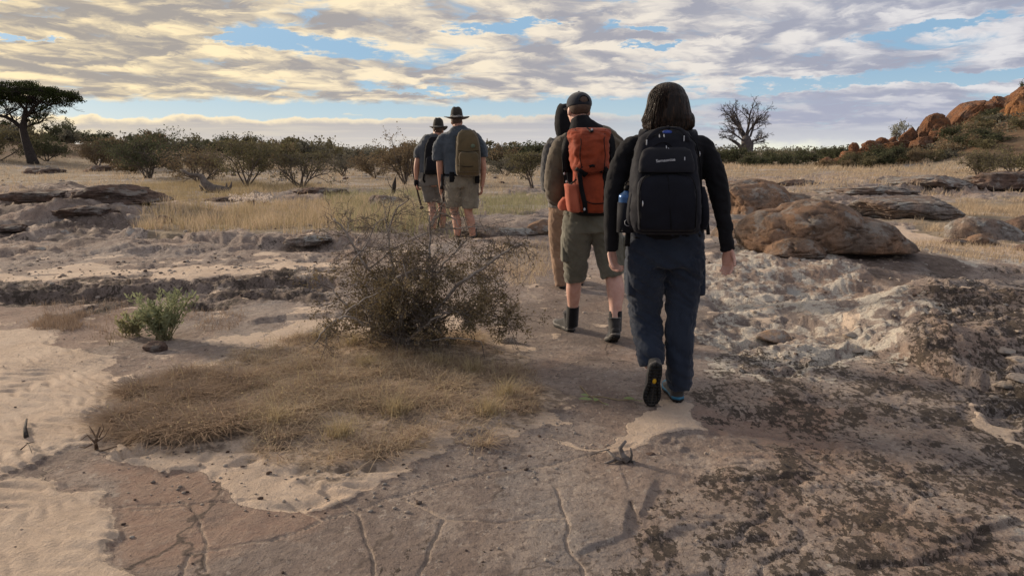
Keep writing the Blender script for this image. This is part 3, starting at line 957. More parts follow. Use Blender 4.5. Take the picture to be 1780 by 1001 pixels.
# ------------------------------------------------------------------ bushes
def bush_mesh(name, seed, h, wdt, leafm, dens=1.0, leaf=0.05, stems=6, spread=0.8, bare=0.25, twig=0.004, umbrella=False, top_twigs=10, barkm=None, lv=3):
    """returns (crown mesh, trunk mesh) around the origin"""
    rng = np.random.RandomState(seed)
    segs, tips = [], []
    o = dict(n=[5, 4, 3, 2], wob=0.16, up=[0.02, 0.03, 0.05, 0.0], taper=0.55, levels=lv, br=[1.5, 1.5, 1.0], ang=0.75, len=0.58, rr=0.62, leaf_lvl=2, bare=bare)
    if umbrella: o['ceil'] = h * 0.93
    for k in range(stems):
        a = rng.uniform(0, 2 * np.pi); s = spread * rng.uniform(0.3, 1.0)
        grow(rng, (rng.normal(0, .05), rng.normal(0, .05), -0.05), (math.cos(a) * s, math.sin(a) * s, 1), h * rng.uniform(.75, 1.0), 0.018 * h + 0.008, 0, o, segs, tips)
    P0, P1, R0, R1 = seg_split(segs)
    lo = np.array([s[4] for s in segs])
    # fit to the asked size
    T = np.array([t[0] for t in tips])
    ext = np.percentile(np.abs(T[:, :2]), 95); sx = (wdt / 2) / max(ext, .01); sz = h / np.percentile(T[:, 2], 98)
    S = np.array([sx, sx, sz])
    P0, P1, T = P0 * S, P1 * S, T * S
    trunk = Geo(); V, F = seg_geo(P0[lo <= 1], P1[lo <= 1], R0[lo <= 1], R1[lo <= 1], 4); trunk.add(V, F)
    crown = Geo(); m = lo > 1
    V, F = seg_geo(P0[m], P1[m], np.maximum(R0[m], twig), np.maximum(R1[m] * .7, twig * .7), 3); crown.add(V, F, 1)
    k = max(1, int(dens * 4500 / max(1, len(T)) + .5))
    L = np.repeat(T, k, 0); L = L + rng.normal(0, 0.045 * h, L.shape) * (1, 1, .8)
    keep = (fbm3(L * 2.2 / h + seed, 3, 3) > -0.16) & (L[:, 2] > h * 0.14)
    L = L[keep]
    V, F = leaf_geo(L, leaf, rng, 0.7); crown.add(V, F, 0)
    # stray shoots on top
    if top_twigs:
        i = rng.choice(len(T), top_twigs); i = i[T[i, 2] > h * .5]
        if len(i):
            q = T[i]; e = q + np.stack([rng.normal(0, .10, len(i)), rng.normal(0, .10, len(i)), rng.uniform(.08, .24, len(i))], 1) * h
            V, F = seg_geo(q, e, np.full(len(i), twig * 1.2), np.full(len(i), twig * .6), 3); crown.add(V, F, 1)
            ll = np.concatenate([q + (e - q) * t for t in (.4, .6, .8, .95)]); V, F = leaf_geo(ll, leaf * .8, rng, .6); crown.add(V, F, 0)
    bm = barkm or M_bark
    return crown.mesh(name + '_crown', [leafm, bm]), trunk.mesh(name + '_trunk', [bm])


def plant(name, meshes, loc, rz, s, label, cat, group=None, single=False):
    if single:
        o = link(name, meshes if not isinstance(meshes, tuple) else meshes[0]); o.location = loc; o.rotation_euler = (0, 0, rz); o.scale = s
        tag(o, label, cat, group); return o
    t = empty(name, loc, rz); t.scale = s
    link('crown', meshes[0], t); link('trunk', meshes[1], t)
    tag(t, label, cat, group)
    return t


def at(px, dist):
    p = at_dist(px, dist); return (p.x, p.y, p.z)


BUSH = [  # px of the base, distance, height, width, leaf, look
    (265, 38, 2.05, 3.5, M_grn, dict(dens=1.5, stems=9, leaf=.085), 'dense dark green thorn bush with ragged top, biggest bush left of the fallen log', 11),
    (432, 28, 1.55, 2.4, M_olive, dict(dens=1.0, umbrella=True, stems=5, leaf=.06, spread=.9), 'olive flat-topped bush with a short forked trunk right of the fallen log', 12),
    (527, 28, 1.25, 2.1, M_olive, dict(dens=.8, umbrella=True, stems=8, leaf=.055, spread=1.1), 'fan-shaped olive bush on many thin bare stems, second right of the fallen log', 13),
    (352, 31, 1.45, 2.2, M_brown, dict(dens=1.0, stems=7, leaf=.06), 'brown half-dry bush directly behind the fallen log', 14),
    (600, 40, 1.3, 2.3, M_grey, dict(dens=.5, stems=6, leaf=.07), 'thin grey-green bush with bare dark shoots left of the hikers, behind the plain', 15),
    (655, 37, 1.1, 2.0, M_brown, dict(dens=.8, stems=6, leaf=.06), 'low brown bush beyond the rock with the dark broken stub', 16),
    (706, 29, 1.65, 1.7, M_brown, dict(dens=1.1, stems=7, leaf=.06), 'tall reddish brown bush just left of the man with the slung black pack', 17),
    (928, 25, 1.15, 1.6, M_olive, dict(dens=.9, umbrella=True, stems=3, leaf=.05, spread=1.0), 'small umbrella-shaped thorn tree with leaning stems left of the orange pack', 18),
    (880, 42, 1.0, 2.2, M_grey, dict(dens=1.0, stems=7, leaf=.07), 'rounded grey-green bush behind the small umbrella-shaped thorn tree', 19),
    (12, 58, 2.2, 4.6, M_olive, dict(dens=1.5, stems=8, leaf=.10), 'broad green bush at the far left behind the flat-topped acacia', 20),
    (92, 60, 1.8, 3.2, M_grn, dict(dens=1.3, stems=8, leaf=.10), 'dark green bush just right of the acacia trunk', 21),
    (180, 52, 1.7, 3.8, M_brown, dict(dens=1.4, stems=8, leaf=.09), 'wide russet bush between the acacia and the dense dark bush', 22),
    (1532, 62, 1.5, 2.7, M_grn, dict(dens=1.6, stems=9, leaf=.09), 'deep green round bush at the foot of the rocky hill', 23),
    (1690, 36, 1.2, 2.0, M_olive, dict(dens=.45, stems=10, leaf=.06), 'open twiggy bush standing on the layered ledge below the rocky hill', 24),
    (1752, 44, 1.5, 3.4, M_olive, dict(dens=1.4, stems=9, leaf=.08), 'spreading olive bush behind the layered ledge at the right edge', 25),
    (1480, 62, 1.1, 2.4, M_olive, dict(dens=1.2, stems=8, leaf=.08), 'low olive bush left of the deep green bush at the hill foot', 26),
    (1585, 62, 1.1, 2.2, M_brown, dict(dens=1.0, stems=8, leaf=.08), 'low tawny bush right of the deep green bush at the hill foot', 27),
]
for px, dist, h, wd, lm, kw, label, sd in BUSH:
    tx = dict(umbrella='thorn_tree') if (kw.get('umbrella') and h < 1.2) else {}
    plant('thorn_tree' if tx else 'thorn_bush', bush_mesh('bush', sd, h, wd, lm, **kw), at(px, dist), 0, (1, 1, 1), label, 'tree' if tx else 'bush')

# far scrub: a few shapes, many plants
FAR = []
for k, (lm, h, wd, dn, st, um) in enumerate([(M_olive, 1.6, 2.4, .30, 6, False), (M_grey, 1.3, 2.3, .30, 6, False), (M_brown, 1.2, 2.0, .26, 6, False),
                                            (M_grn, 1.9, 2.6, .34, 5, False), (M_olive, 1.5, 2.8, .25, 4, True), (M_brown, 1.5, 1.9, .12, 7, False), (M_grn, 1.4, 3.0, .3, 6, False)]):
    c, t = bush_mesh('scrub', 60 + k, h, wd, lm, dens=dn, leaf=.17, stems=st, umbrella=um, twig=.012, top_twigs=8, lv=2)
    g = bmesh.new(); g.from_mesh(c); g.from_mesh(t)
    me = bpy.data.meshes.new('scrub_bush'); g.to_mesh(me); g.free()
    for m in c.materials: me.materials.append(m)
    FAR.append(me)
_rf = np.random.RandomState(5)


def scatter_far(n, pxr, dr, kinds, label, cat, group, sc=(0.7, 1.25), maxpy=None, name='scrub_bush'):
    for k in range(n):
        px = _rf.uniform(*pxr); dist = _rf.uniform(dr[0] ** .5, dr[1] ** .5) ** 2
        p = at(px, dist); s = _rf.uniform(*sc)
        o = link(name, FAR[kinds[_rf.randint(len(kinds))]]); o.location = (p[0], p[1], p[2] - 0.05)
        o.rotation_euler = (0, 0, _rf.uniform(0, 6.28)); o.scale = (s * _rf.uniform(.85, 1.25), s, s * _rf.uniform(.75, 1.1))
        i_ = FAR.index(o.data)
        col_ = ['olive', 'grey-green', 'tawny brown', 'dark green', 'flat-topped olive', 'thin brown', 'wide green'][i_]
        sz_ = 'tall' if o.scale[2] > (sc[0] + sc[1]) / 2 else 'low'
        tag(o, sz_ + ' ' + col_ + ' ' + label, cat, group)


scatter_far(66, (-60, 480), (70, 112), [0, 1, 2, 3, 5, 6, 1, 2], 'bush on the scrubby rise at the left', 'bush', 'bushes on the left rise', (0.8, 1.35))
scatter_far(10, (200, 480), (44, 60), [1, 2, 5], 'bush on the tan plain before the left rise', 'bush', 'dry bushes below the left rise', (0.5, .85))
scatter_far(62, (470, 990), (60, 110), [0, 1, 2, 4, 5], 'bush in the horizon strip behind the hikers', 'bush', 'bushes along the middle horizon', (0.8, 1.35))
scatter_far(18, (830, 960), (66, 90), [3, 1, 6], 'bush on the horizon between the two hiker groups', 'bush', 'dark bushes between the hikers', (0.8, 1.15))
scatter_far(48, (1225, 1460), (66, 125), [0, 1, 6, 3], 'bush on the flat between baobab and rocky hill', 'bush', 'bushes below the baobab', (0.55, 0.9))
scatter_far(28, (1400, 1800), (60, 65), [0, 2, 6, 4, 1], 'bush in the thicket at the rocky hill foot', 'bush', 'bushes at the hill foot', (0.4, 0.7))
scatter_far(15, (1520, 1740), (66, 74), [0, 1, 3, 6, 5], 'bush between boulders on the rocky hillside', 'bush', 'bushes on the rocky hillside', (0.35, .65))
p = at(1700, 40)
def bushland():
    rng = np.random.RandomState(77); L = []
    for k in range(420):
        px = rng.uniform(-300, 2100); dist = rng.uniform(105, 330)
        if px > 1480: continue
        p = at(px, dist); s = rng.uniform(.8, 1.5) * (1.0 if dist < 200 else 1.3)
        n = 110
        q = rng.normal(size=(n, 3)); q /= np.linalg.norm(q, axis=1)[:, None]
        L.append(np.array(p) + (0, 0, .8 * s) + q * rng.uniform(.3, 1, (n, 1)) * np.array([1.7, 1.7, .85]) * s)
    g = Geo(); V, F = leaf_geo(np.vstack(L), .42, rng, .8); g.add(V, F)
    o = link('bushland', g.mesh('bushland', [M_grey])); tag(o, 'far bushland running along the whole horizon', 'bushland', kind='stuff')
bushland()


def hill_cover():
    rng = np.random.RandomState(78); g = Geo()
    for mi in (0, 1, 2):
        L = []
        for k in range(150):
            px = rng.uniform(1480, 1800); p = at(px, rng.uniform(63, 84)); s = rng.uniform(.22, .55); n = 34
            q = rng.normal(size=(n, 3)); q /= np.linalg.norm(q, axis=1)[:, None]
            L.append(np.array(p) + (0, 0, .3 * s) + q * rng.uniform(.3, 1, (n, 1)) * np.array([1.8, 1.8, .9]) * s)
        V, F = leaf_geo(np.vstack(L), .17, rng, .8); g.add(V, F, mi)
    o = link('undergrowth', g.mesh('undergrowth', [M_brown, M_olive, M_grey])); tag(o, 'low dry undergrowth covering the slope of the rocky hill', 'undergrowth', kind='stuff')
hill_cover()
# silver-leaved tree on the ridge
c, t = bush_mesh('silver', 91, 2.2, 2.6, M_pale, dens=.35, leaf=.13, stems=4, lv=2)
plant('ridge_tree', (c, t), tuple(pw(1560, 252, 80)), 0, (1, 1, 1), 'pale silver-leaved tree on the ridge between two rust boulders', 'tree')
c, t = bush_mesh('ridgetop', 92, 1.6, 1.8, M_grn, dens=.25, leaf=.13, stems=3, lv=2)
plant('ridge_tree', (c, t), tuple(pw(1777, 172, 84)), 0, (1, 1, 1), 'tiny dark tree on top of the orange cliff at the right edge', 'tree')
c, t = bush_mesh('lone', 93, 2.9, 1.9, M_grn, dens=.3, leaf=.16, stems=2, lv=2)
plant('ridge_tree', (c, t), at(136, 96), 0, (1, 1, 1), 'small dark tree rising above the scrub on the left skyline', 'tree')

# ------------------------------------------------------------------ flat-topped acacia, left
def acacia():
    rng = np.random.RandomState(3)
    D = 57.0; base = Vector(at(60, D)); u = D / FPX
    def q(px, py): v = pw(px, py, D); return np.array(v - base)
    t = empty('acacia_tree', base)
    P, R_ = [], []
    path = [q(62, 296), q(55, 275), q(45, 245), q(40, 225), q(43, 205), q(45, 190)]
    g = Geo(); g.add(*tube_geo(path, [.50, .36, .29, .25, .20, .14], 9))
    limbs = [([q(40, 226), q(25, 212), q(8, 203), q(-15, 200), q(-30, 190)], .17), ([q(43, 207), q(58, 192), q(75, 178), q(95, 170)], .13), ([q(45, 192), q(35, 178), q(15, 172), q(0, 168)], .12),
             ([q(44, 200), q(60, 196), q(75, 190), q(85, 184)], .08), ([q(41, 222), q(50, 218), q(60, 215)], .08), ([q(45, 192), q(50, 175), q(60, 160)], .1), ([q(-15, 200), q(-30, 180), q(-45, 165)], .1),
             ([q(25, 212), q(15, 195), q(0, 180)], .07)]
    segs, tips = [], []
    o = dict(n=[3, 3, 2], wob=0.22, up=[.10, .06, 0], taper=.6, levels=2, br=[2.2, 1.8], ang=.8, len=.6, rr=.6, leaf_lvl=1, bare=0)
    for pts, r in limbs:
        dy = rng.uniform(-1.4, 1.4)
        for i, p_ in enumerate(pts): p_[1] += dy * i / len(pts)
        g.add(*tube_geo(pts, np.linspace(r, r * .35, len(pts)), 6))
        for p_ in pts[1:]:
            for _ in range(4):
                a = rng.uniform(0, 6.28)
                grow(rng, p_, (math.cos(a), math.sin(a), .55), rng.uniform(.9, 1.7), .045, 0, o, segs, tips)
    P0, P1, R0, R1 = seg_split(segs)
    ok = P1[:, 2] < q(30, 150)[2] - .03 * (P1[:, 0] - q(30, 150)[0]) ** 2
    V, F = seg_geo(P0[ok], P1[ok], np.maximum(R0[ok], .012), np.maximum(R1[ok], .008), 3); g.add(V, F)
    link('trunk', g.mesh('acacia_trunk', [M_barkdark], False), t)
    # canopy: flat clumps
    L = []
    clumps = []
    for _ in range(135):
        px = rng.uniform(-60, 127); f = (px - 30) / 98
        top = 146 + 20 * abs(f) ** 3; bot = 176 + 18 * (1 - abs((px - 45) / 80)) if rng.rand() < .8 else 205
        bot = min(bot, 184) if px > 100 else bot
        py = rng.uniform(top, top + (bot - top) * rng.uniform(.3, 1))
        c_ = q(px, py); c_[1] += rng.uniform(-2.6, 2.6) * (1 - .5 * abs(f))
        clumps.append((c_, rng.uniform(.22, .48)))
    for px, py in [(60, 196), (70, 192), (80, 200), (66, 205), (52, 210), (60, 214), (115, 165), (122, 168), (118, 176), (10, 215), (-10, 218), (20, 190)]:
        clumps.append((q(px, py), .22))
    for c_, r in clumps:
        n = int(180 * (r / .35) ** 2)
        d_ = rng.normal(size=(n, 3)); d_ /= np.linalg.norm(d_, axis=1)[:, None]
        L.append(c_ + d_ * (rng.uniform(0, 1, (n, 1)) ** .45) * r * np.array([1.5, 1.5, .55]))
    V, F = leaf_geo(np.vstack(L), .10, rng, .7); cg = Geo(); cg.add(V, F)
    link('crown', cg.mesh('acacia_crown', [M_acacia]), t)
    tag(t, 'tall dark flat-topped acacia with a leaning trunk at the left edge', 'tree')
acacia()


# ------------------------------------------------------------------ leafless baobab
def baobab():
    rng = np.random.RandomState(8)
    D = 150.0; base = Vector(at(1298, D)); u = D / FPX
    z0 = pw(1298, 275, D).z
    base.z = z0
    def q(px, py, dy=0): v = pw(px, py, D); return np.array(v - base) + (0, dy, 0)
    t = empty('baobab_tree', base)
    g = Geo()
    g.add(*tube_geo([q(1299, 280), q(1298.5, 265), q(1298, 252), q(1297, 243), q(1296, 236)], [1.45, 1.15, 1.05, .95, .55], 12))
    g.add(*tube_geo([q(1293, 268), q(1290, 260), q(1284, 252), q(1277, 246), q(1268, 243)], [.5, .38, .34, .25, .12], 8))
    g.add(*tube_geo([q(1304, 266), q(1307, 255), q(1309, 246)], [.5, .32, .16], 8))
    segs, tips = [], []
    o = dict(n=[5, 4, 3, 3], wob=0.15, up=[.03, .02, -.01, -.03], taper=.6, levels=3, br=[1.8, 1.7, 1.7], ang=.62, len=.46, rr=.58, leaf_lvl=9, bare=.2)
    mains = [(1296, 240, 1292, 195, .5), (1297, 240, 1305, 195, .5), (1294, 246, 1270, 205, .45), (1299, 246, 1330, 210, .45), (1294, 248, 1262, 228, .36), (1300, 248, 1335, 235, .34),
             (1296, 240, 1282, 196, .38), (1298, 240, 1318, 198, .38), (1284, 252, 1260, 255, .22), (1268, 243, 1256, 238, .14), (1309, 248, 1313, 236, .14), (1290, 256, 1270, 262, .16), (1304, 254, 1325, 250, .2)]
    for x0, y0, x1, y1, r in mains:
        a = q(x0, y0); b = q(x1, y1, rng.uniform(-2.2, 2.2)); d = b - a
        grow(rng, a, d / np.linalg.norm(d) + (0, 0, .08), np.linalg.norm(d) * 1.02, r * .66, 0, o, segs, tips)
    P0, P1, R0, R1 = seg_split(segs)
    V, F = seg_geo(P0, P1, np.maximum(R0, .024), np.maximum(R1, .020), 3)
    c = Geo(); c.add(V, F)
    link('trunk', g.mesh('baobab_trunk', [M_baobab], True), t)
    link('crown', c.mesh('baobab_crown', [M_baobab]), t)
    tag(t, 'huge bare grey baobab with a thick trunk on the right horizon', 'tree')
baobab()


# ------------------------------------------------------------------ foreground thorn shrub
def thorn_shrub():
    rng = np.random.RandomState(21)
    D = 5.25; base = hit(705, 598); D = base.y
    t = empty('thorn_shrub', base)
    def q(px, py, dy=0.0): return np.array(pw(px, py, D + dy) - base)
    mains = [  # pixel paths with depth offsets
        ([(700, 600, 0), (672, 560, -.05), (668, 520, -.12), (690, 482, -.15), (722, 468, -.12), (760, 474, -.08)], .013),
        ([(705, 600, 0), (718, 545, 0), (742, 480, .02), (748, 430, .05), (747, 375, .06)], .011),
        ([(747, 395, .06), (765, 368, .08), (790, 380, .1), (800, 395, .1)], .005),
        ([(747, 392, .06), (762, 362, .02), (775, 352, 0)], .004),
        ([(700, 600, 0), (690, 540, .1), (650, 480, .15), (620, 440, .12), (600, 400, .1), (578, 380, .1)], .010),
        ([(620, 440, .12), (602, 404, .2), (606, 378, .25)], .004),
        ([(700, 598, 0), (740, 560, -.05), (790, 500, -.12), (835, 468, -.15), (890, 430, -.2), (905, 422, -.2)], .010),
        ([(790, 500, -.1), (830, 470, .1), (870, 440, .15), (893, 437, .15)], .006),
        ([(700, 598, 0), (650, 570, -.1), (600, 545, -.2), (565, 570, -.25), (545, 600, -.25)], .008),
        ([(600, 545, -.2), (640, 515, -.2), (680, 500, -.2)], .005),
        ([(702, 598, 0), (640, 560, .1), (590, 520, .15), (570, 490, .2)], .007),
        ([(702, 598, 0), (690, 520, .1), (680, 450, .15), (674, 400, .18), (690, 360, .15), (712, 348, .1)], .008),
        ([(674, 410, .18), (672, 380, .2), (665, 350, .2)], .004),
        ([(700, 598, 0), (760, 560, .1), (820, 520, .15), (868, 500, .2), (885, 520, .2)], .007),
        ([(700, 598, 0), (730, 520, .2), (770, 460, .25), (800, 430, .3), (812, 415, .3)], .008),
        ([(735, 590, -.1), (790, 588, -.15), (830, 592, -.2), (840, 600, -.2)], .004),
        ([(800, 545, .1), (840, 545, .05), (865, 552, 0), (880, 557, 0)], .006),
        ([(700, 598, 0), (700, 540, -.15), (715, 500, -.25), (700, 460, -.3)], .007),
        ([(700, 598, 0), (745, 560, -.2), (780, 540, -.3), (820, 545, -.3)], .007),
        ([(640, 470, .15), (700, 420, .2), (760, 400, .2), (830, 395, .22), (893, 381, .2)], .0045),
        ([(610, 460, .1), (640, 420, .1), (652, 390, .1), (668, 380, .1)], .005),
        ([(700, 598, 0), (655, 545, .25), (625, 500, .3), (640, 455, .3)], .007),
    ]
    bg_, tw, tips = Geo(), [], []
    wood = []
    o = dict(n=[4, 3, 2], wob=.28, up=[-.02, -.03, -.02], taper=.6, levels=2, br=[1.3, 1.2], ang=.95, len=.6, rr=.6, leaf_lvl=1, bare=0)
    for pts, r in mains:
        P = np.array([q(*p_) for p_ in pts])
        # resample smooth with wobble
        s = np.linspace(0, len(P) - 1, len(P) * 4)
        Q = np.stack([np.interp(s, np.arange(len(P)), P[:, k]) for k in range(3)], 1)
        Q[1:-1] = (Q[:-2] + 2 * Q[1:-1] + Q[2:]) / 4; Q[1:-1] = (Q[:-2] + 2 * Q[1:-1] + Q[2:]) / 4
        Q += rng.normal(0, .004, Q.shape)
        rr = np.linspace(r * 1.35, r * .5, len(Q))
        wood.append((Q, rr))
        dense = 1.0 if r > .0055 else .45
        for i in range(2, len(Q)):
            f = i / len(Q)
            lowc = Q[i][2] < .62
            for _ in range(int(rng.poisson(.82 * dense * (1.35 if lowc else .75)))):
                d = Q[i] - Q[i - 1]; d = d / (np.linalg.norm(d) + 1e-9)
                side = rng.normal(size=3); side[2] *= .6
                grow(rng, Q[i], d * .4 + side / np.linalg.norm(side), rng.uniform(.08, .215), .0032, 0, o, tw, tips)
    # inner tangle close to the root
    for _ in range(38):
        a = rng.uniform(0, 6.28); e = rng.uniform(.3, 1.3)
        grow(rng, (rng.normal(0, .05), rng.normal(0, .05), rng.uniform(0, .08)), (math.cos(a) * math.cos(e), math.sin(a) * math.cos(e), math.sin(e)), rng.uniform(.18, .42), .0045, 0, o, tw, tips)
    for Q, rr in wood:
        V, F = tube_geo(Q, rr, 6); bg_.add(V, F)
    for k in range(3):
        a = k * 2.1; bg_.add(*tube_geo([(0, 0, -.05), (math.cos(a) * .02, math.sin(a) * .02, .05), (math.cos(a) * .08, math.sin(a) * .08, .2)], [.03, .024, .014], 7))
    link('branches', bg_.mesh('shrub_branches', [M_barkpale], True), t)
    P0, P1, R0, R1 = seg_split(tw)
    V, F = seg_geo(P0, P1, np.maximum(R0, .0014), np.maximum(R1, .0009), 3)
    tg = Geo(); tg.add(V, F)
    # thorns
    j = rng.choice(len(P0), 2500); d = rng.normal(size=(len(j), 3)); d /= np.linalg.norm(d, axis=1)[:, None]
    V, F = seg_geo(P1[j], P1[j] + d * .022, np.full(len(j), .0011), np.full(len(j), .0002), 3); tg.add(V, F, 1)
    link('twigs', tg.mesh('shrub_twigs', [M_bark, M_barkpale]), t)
    T = np.array([x[0] for x in tips]); Dn = np.array([x[1] for x in tips])
    k = 4
    L = np.repeat(T, k, 0) + rng.normal(0, .012, (len(T) * k, 3))
    dirs = np.repeat(Dn, k, 0)
    f = (L[:, 2] < .74) & (L[:, 2] > .02) & (rng.rand(len(L)) < np.where(L[:, 2] < .5, .95, .35))
    f &= fbm3(L * 5.0, 2, 9) > -.05
    f &= ~((L[:, 2] > .56) & (L[:, 0] < -.05) & (rng.rand(len(L)) < .6))
    V, F = leaf_geo(L[f], .0155, rng, .55, 0.05, dirs[f]); lg = Geo(); lg.add(V, F)
    link('leaves', lg.mesh('shrub_leaves', [M_thorn]), t)
    tag(t, 'tangled thorn shrub with arching grey branches in front of the rear walkers', 'shrub')
    print('shrub leaves', f.sum(), 'twigs', len(P0))
thorn_shrub()


# ------------------------------------------------------------------ leafy green shrub, left
def green_shrub(px, py, h, w, n, seed, label, mat=None):
    rng = np.random.RandomState(seed)
    base = hit(px, py)
    t = empty('green_shrub', base)
    st, lv = Geo(), Geo(); L, Dd = [], []
    for k in range(n):
        a = rng.uniform(0, 6.28); r = rng.uniform(.1, 1) ** .7
        top = np.array([math.cos(a) * r * w / 2, math.sin(a) * r * w / 2, h * rng.uniform(.55, 1.0) * (1 - .25 * r)])
        b0 = np.array([rng.normal(0, .03), rng.normal(0, .03), -.02]); mid = (b0 + top) / 2 + (0, 0, h * .08) + np.append(rng.normal(0, .015, 2), 0)
        s = np.linspace(0, 1, 7)[:, None]; Q = (1 - s) ** 2 * b0 + 2 * s * (1 - s) * mid + s * s * top
        st.add(*tube_geo(Q, np.linspace(.0035, .0012, 7), 4))
        for u in np.linspace(.28, 1, 15):
            c = (1 - u) ** 2 * b0 + 2 * u * (1 - u) * mid + u * u * top
            for _ in range(3): L.append(c + rng.normal(0, .006, 3)); aa = rng.uniform(0, 6.28); Dd.append((math.cos(aa), math.sin(aa), .9))
    V, F = leaf_geo(np.array(L), .036, rng, .34, 0.1, np.array(Dd)); lv.add(V, F)
    link('stems', st.mesh('shrub_stems', [M_grassgreen]), t); link('leaves', lv.mesh('green_leaves', [mat or M_fresh]), t)
    tag(t, label, 'shrub')
green_shrub(286, 592, .42, .54, 44, 31, 'small fresh green leafy shrub on the sandstone at the left')
green_shrub(236, 585, .22, .24, 16, 32, 'straggly pale green sprig left of the leafy shrub', M_grassgreen)
green_shrub(1283, 362, .42, .32, 22, 33, 'bright green plant growing against the big rear boulder', M_fresh)


# ------------------------------------------------------------------ grasses (nobody could count the blades)
def sample_px(poly, n, rng, dens=None):
    """points on the land inside a pixel polygon, even over the ground"""
    W = np.array([gp(*p_) for p_ in poly]); lo, hi = W.min(0), W.max(0)
    out = []
    tot = 0
    while tot < n:
        x = rng.uniform(lo[0], hi[0], n * 2); y = rng.uniform(lo[1], hi[1], n * 2)
        px, py = to_px(x, y, 0 * x)
        k = np.clip((py - 262) / 300, .03, 1.6)
        m = inpoly(px + fbm2(x * 2, y * 2, 3, 7) * 50 * k, py + fbm2(x * 2, y * 2, 3, 8) * 30 * k, poly)
        if dens is not None: m &= rng.rand(len(x)) < dens(x, y)
        out.append(np.stack([x[m], y[m]], 1)); tot += m.sum()
        if not m.any(): break
    P = np.vstack(out)[:n]
    return np.column_stack([P, H(P[:, 0], P[:, 1])])


def dry_mat():
    rng = np.random.RandomState(41)
    clump = lambda x, y: 0.06 + 0.94 * ss(fbm2(x * 3.0, y * 3.0, 5, 201) + .25 * fbm2(x * 9, y * 9, 2, 205), -.08, .25) * (.25 + .75 * ss(fbm2(x * .9, y * .9, 2, 208), -.3, .1))
    g = Geo()
    P = sample_px(MAT_POLY, 19000, rng, clump)
    hh = rng.uniform(.03, .10, len(P)) * (1 + .6 * ss(fbm2(P[:, 0] * 2, P[:, 1] * 2, 2, 5), 0, .3))
    V, F = ribbons(P, hh, .0036, rng, 1.0, 1.6, 2, .5); g.add(V, F, 0)
    P = sample_px(MAT_POLY, 14000, rng, clump)
    V, F = ribbons(P + (0, 0, .01), rng.uniform(.03, .09, len(P)), .0046, rng, 1.2, 1.6, 2, .6); g.add(V, F, 1)
    P = sample_px(MAT_POLY, 700, rng, clump)
    V, F = ribbons(P, rng.uniform(.10, .22, len(P)), .0030, rng, .6, .8, 2, .2); g.add(V, F, 2)
    # tufts
    for px, py in [(690, 720), (615, 600), (850, 720), (480, 740), (880, 690), (590, 760), (640, 640), (760, 640), (560, 590), (710, 590), (820, 650)]:
        b = hit(px, py); n = 160
        Q = np.array(b) + np.column_stack([rng.normal(0, .03, n), rng.normal(0, .03, n), np.zeros(n)])
        V, F = ribbons(Q, rng.uniform(.08, .17, n), .0038, rng, .5, .7, 2, .2); g.add(V, F, 2)
    # curly dark herb along the left rim and seeds
    P = sample_px([(180, 735), (200, 700), (330, 655), (420, 680), (430, 740), (400, 770), (300, 785), (215, 770)], 10000, rng, clump)
    V, F = ribbons(P + (0, 0, .01), rng.uniform(.06, .15, len(P)), .0050, rng, .9, 1.5, 2, .5); g.add(V, F, 1)
    P = sample_px(MAT_POLY, 900, rng, clump); P[:, 2] += rng.uniform(.03, .09, len(P))
    V, F = leaf_geo(P, .009, rng, .8); g.add(V, F, 2)
    o = link('dry_grass', g.mesh('dry_grass', [M_straw, M_strawdark, M_strawgold, M_seed]))
    tag(o, 'low mat of dry tangled herbs and straw around the thorn shrub', 'grass', kind='stuff')
dry_mat()


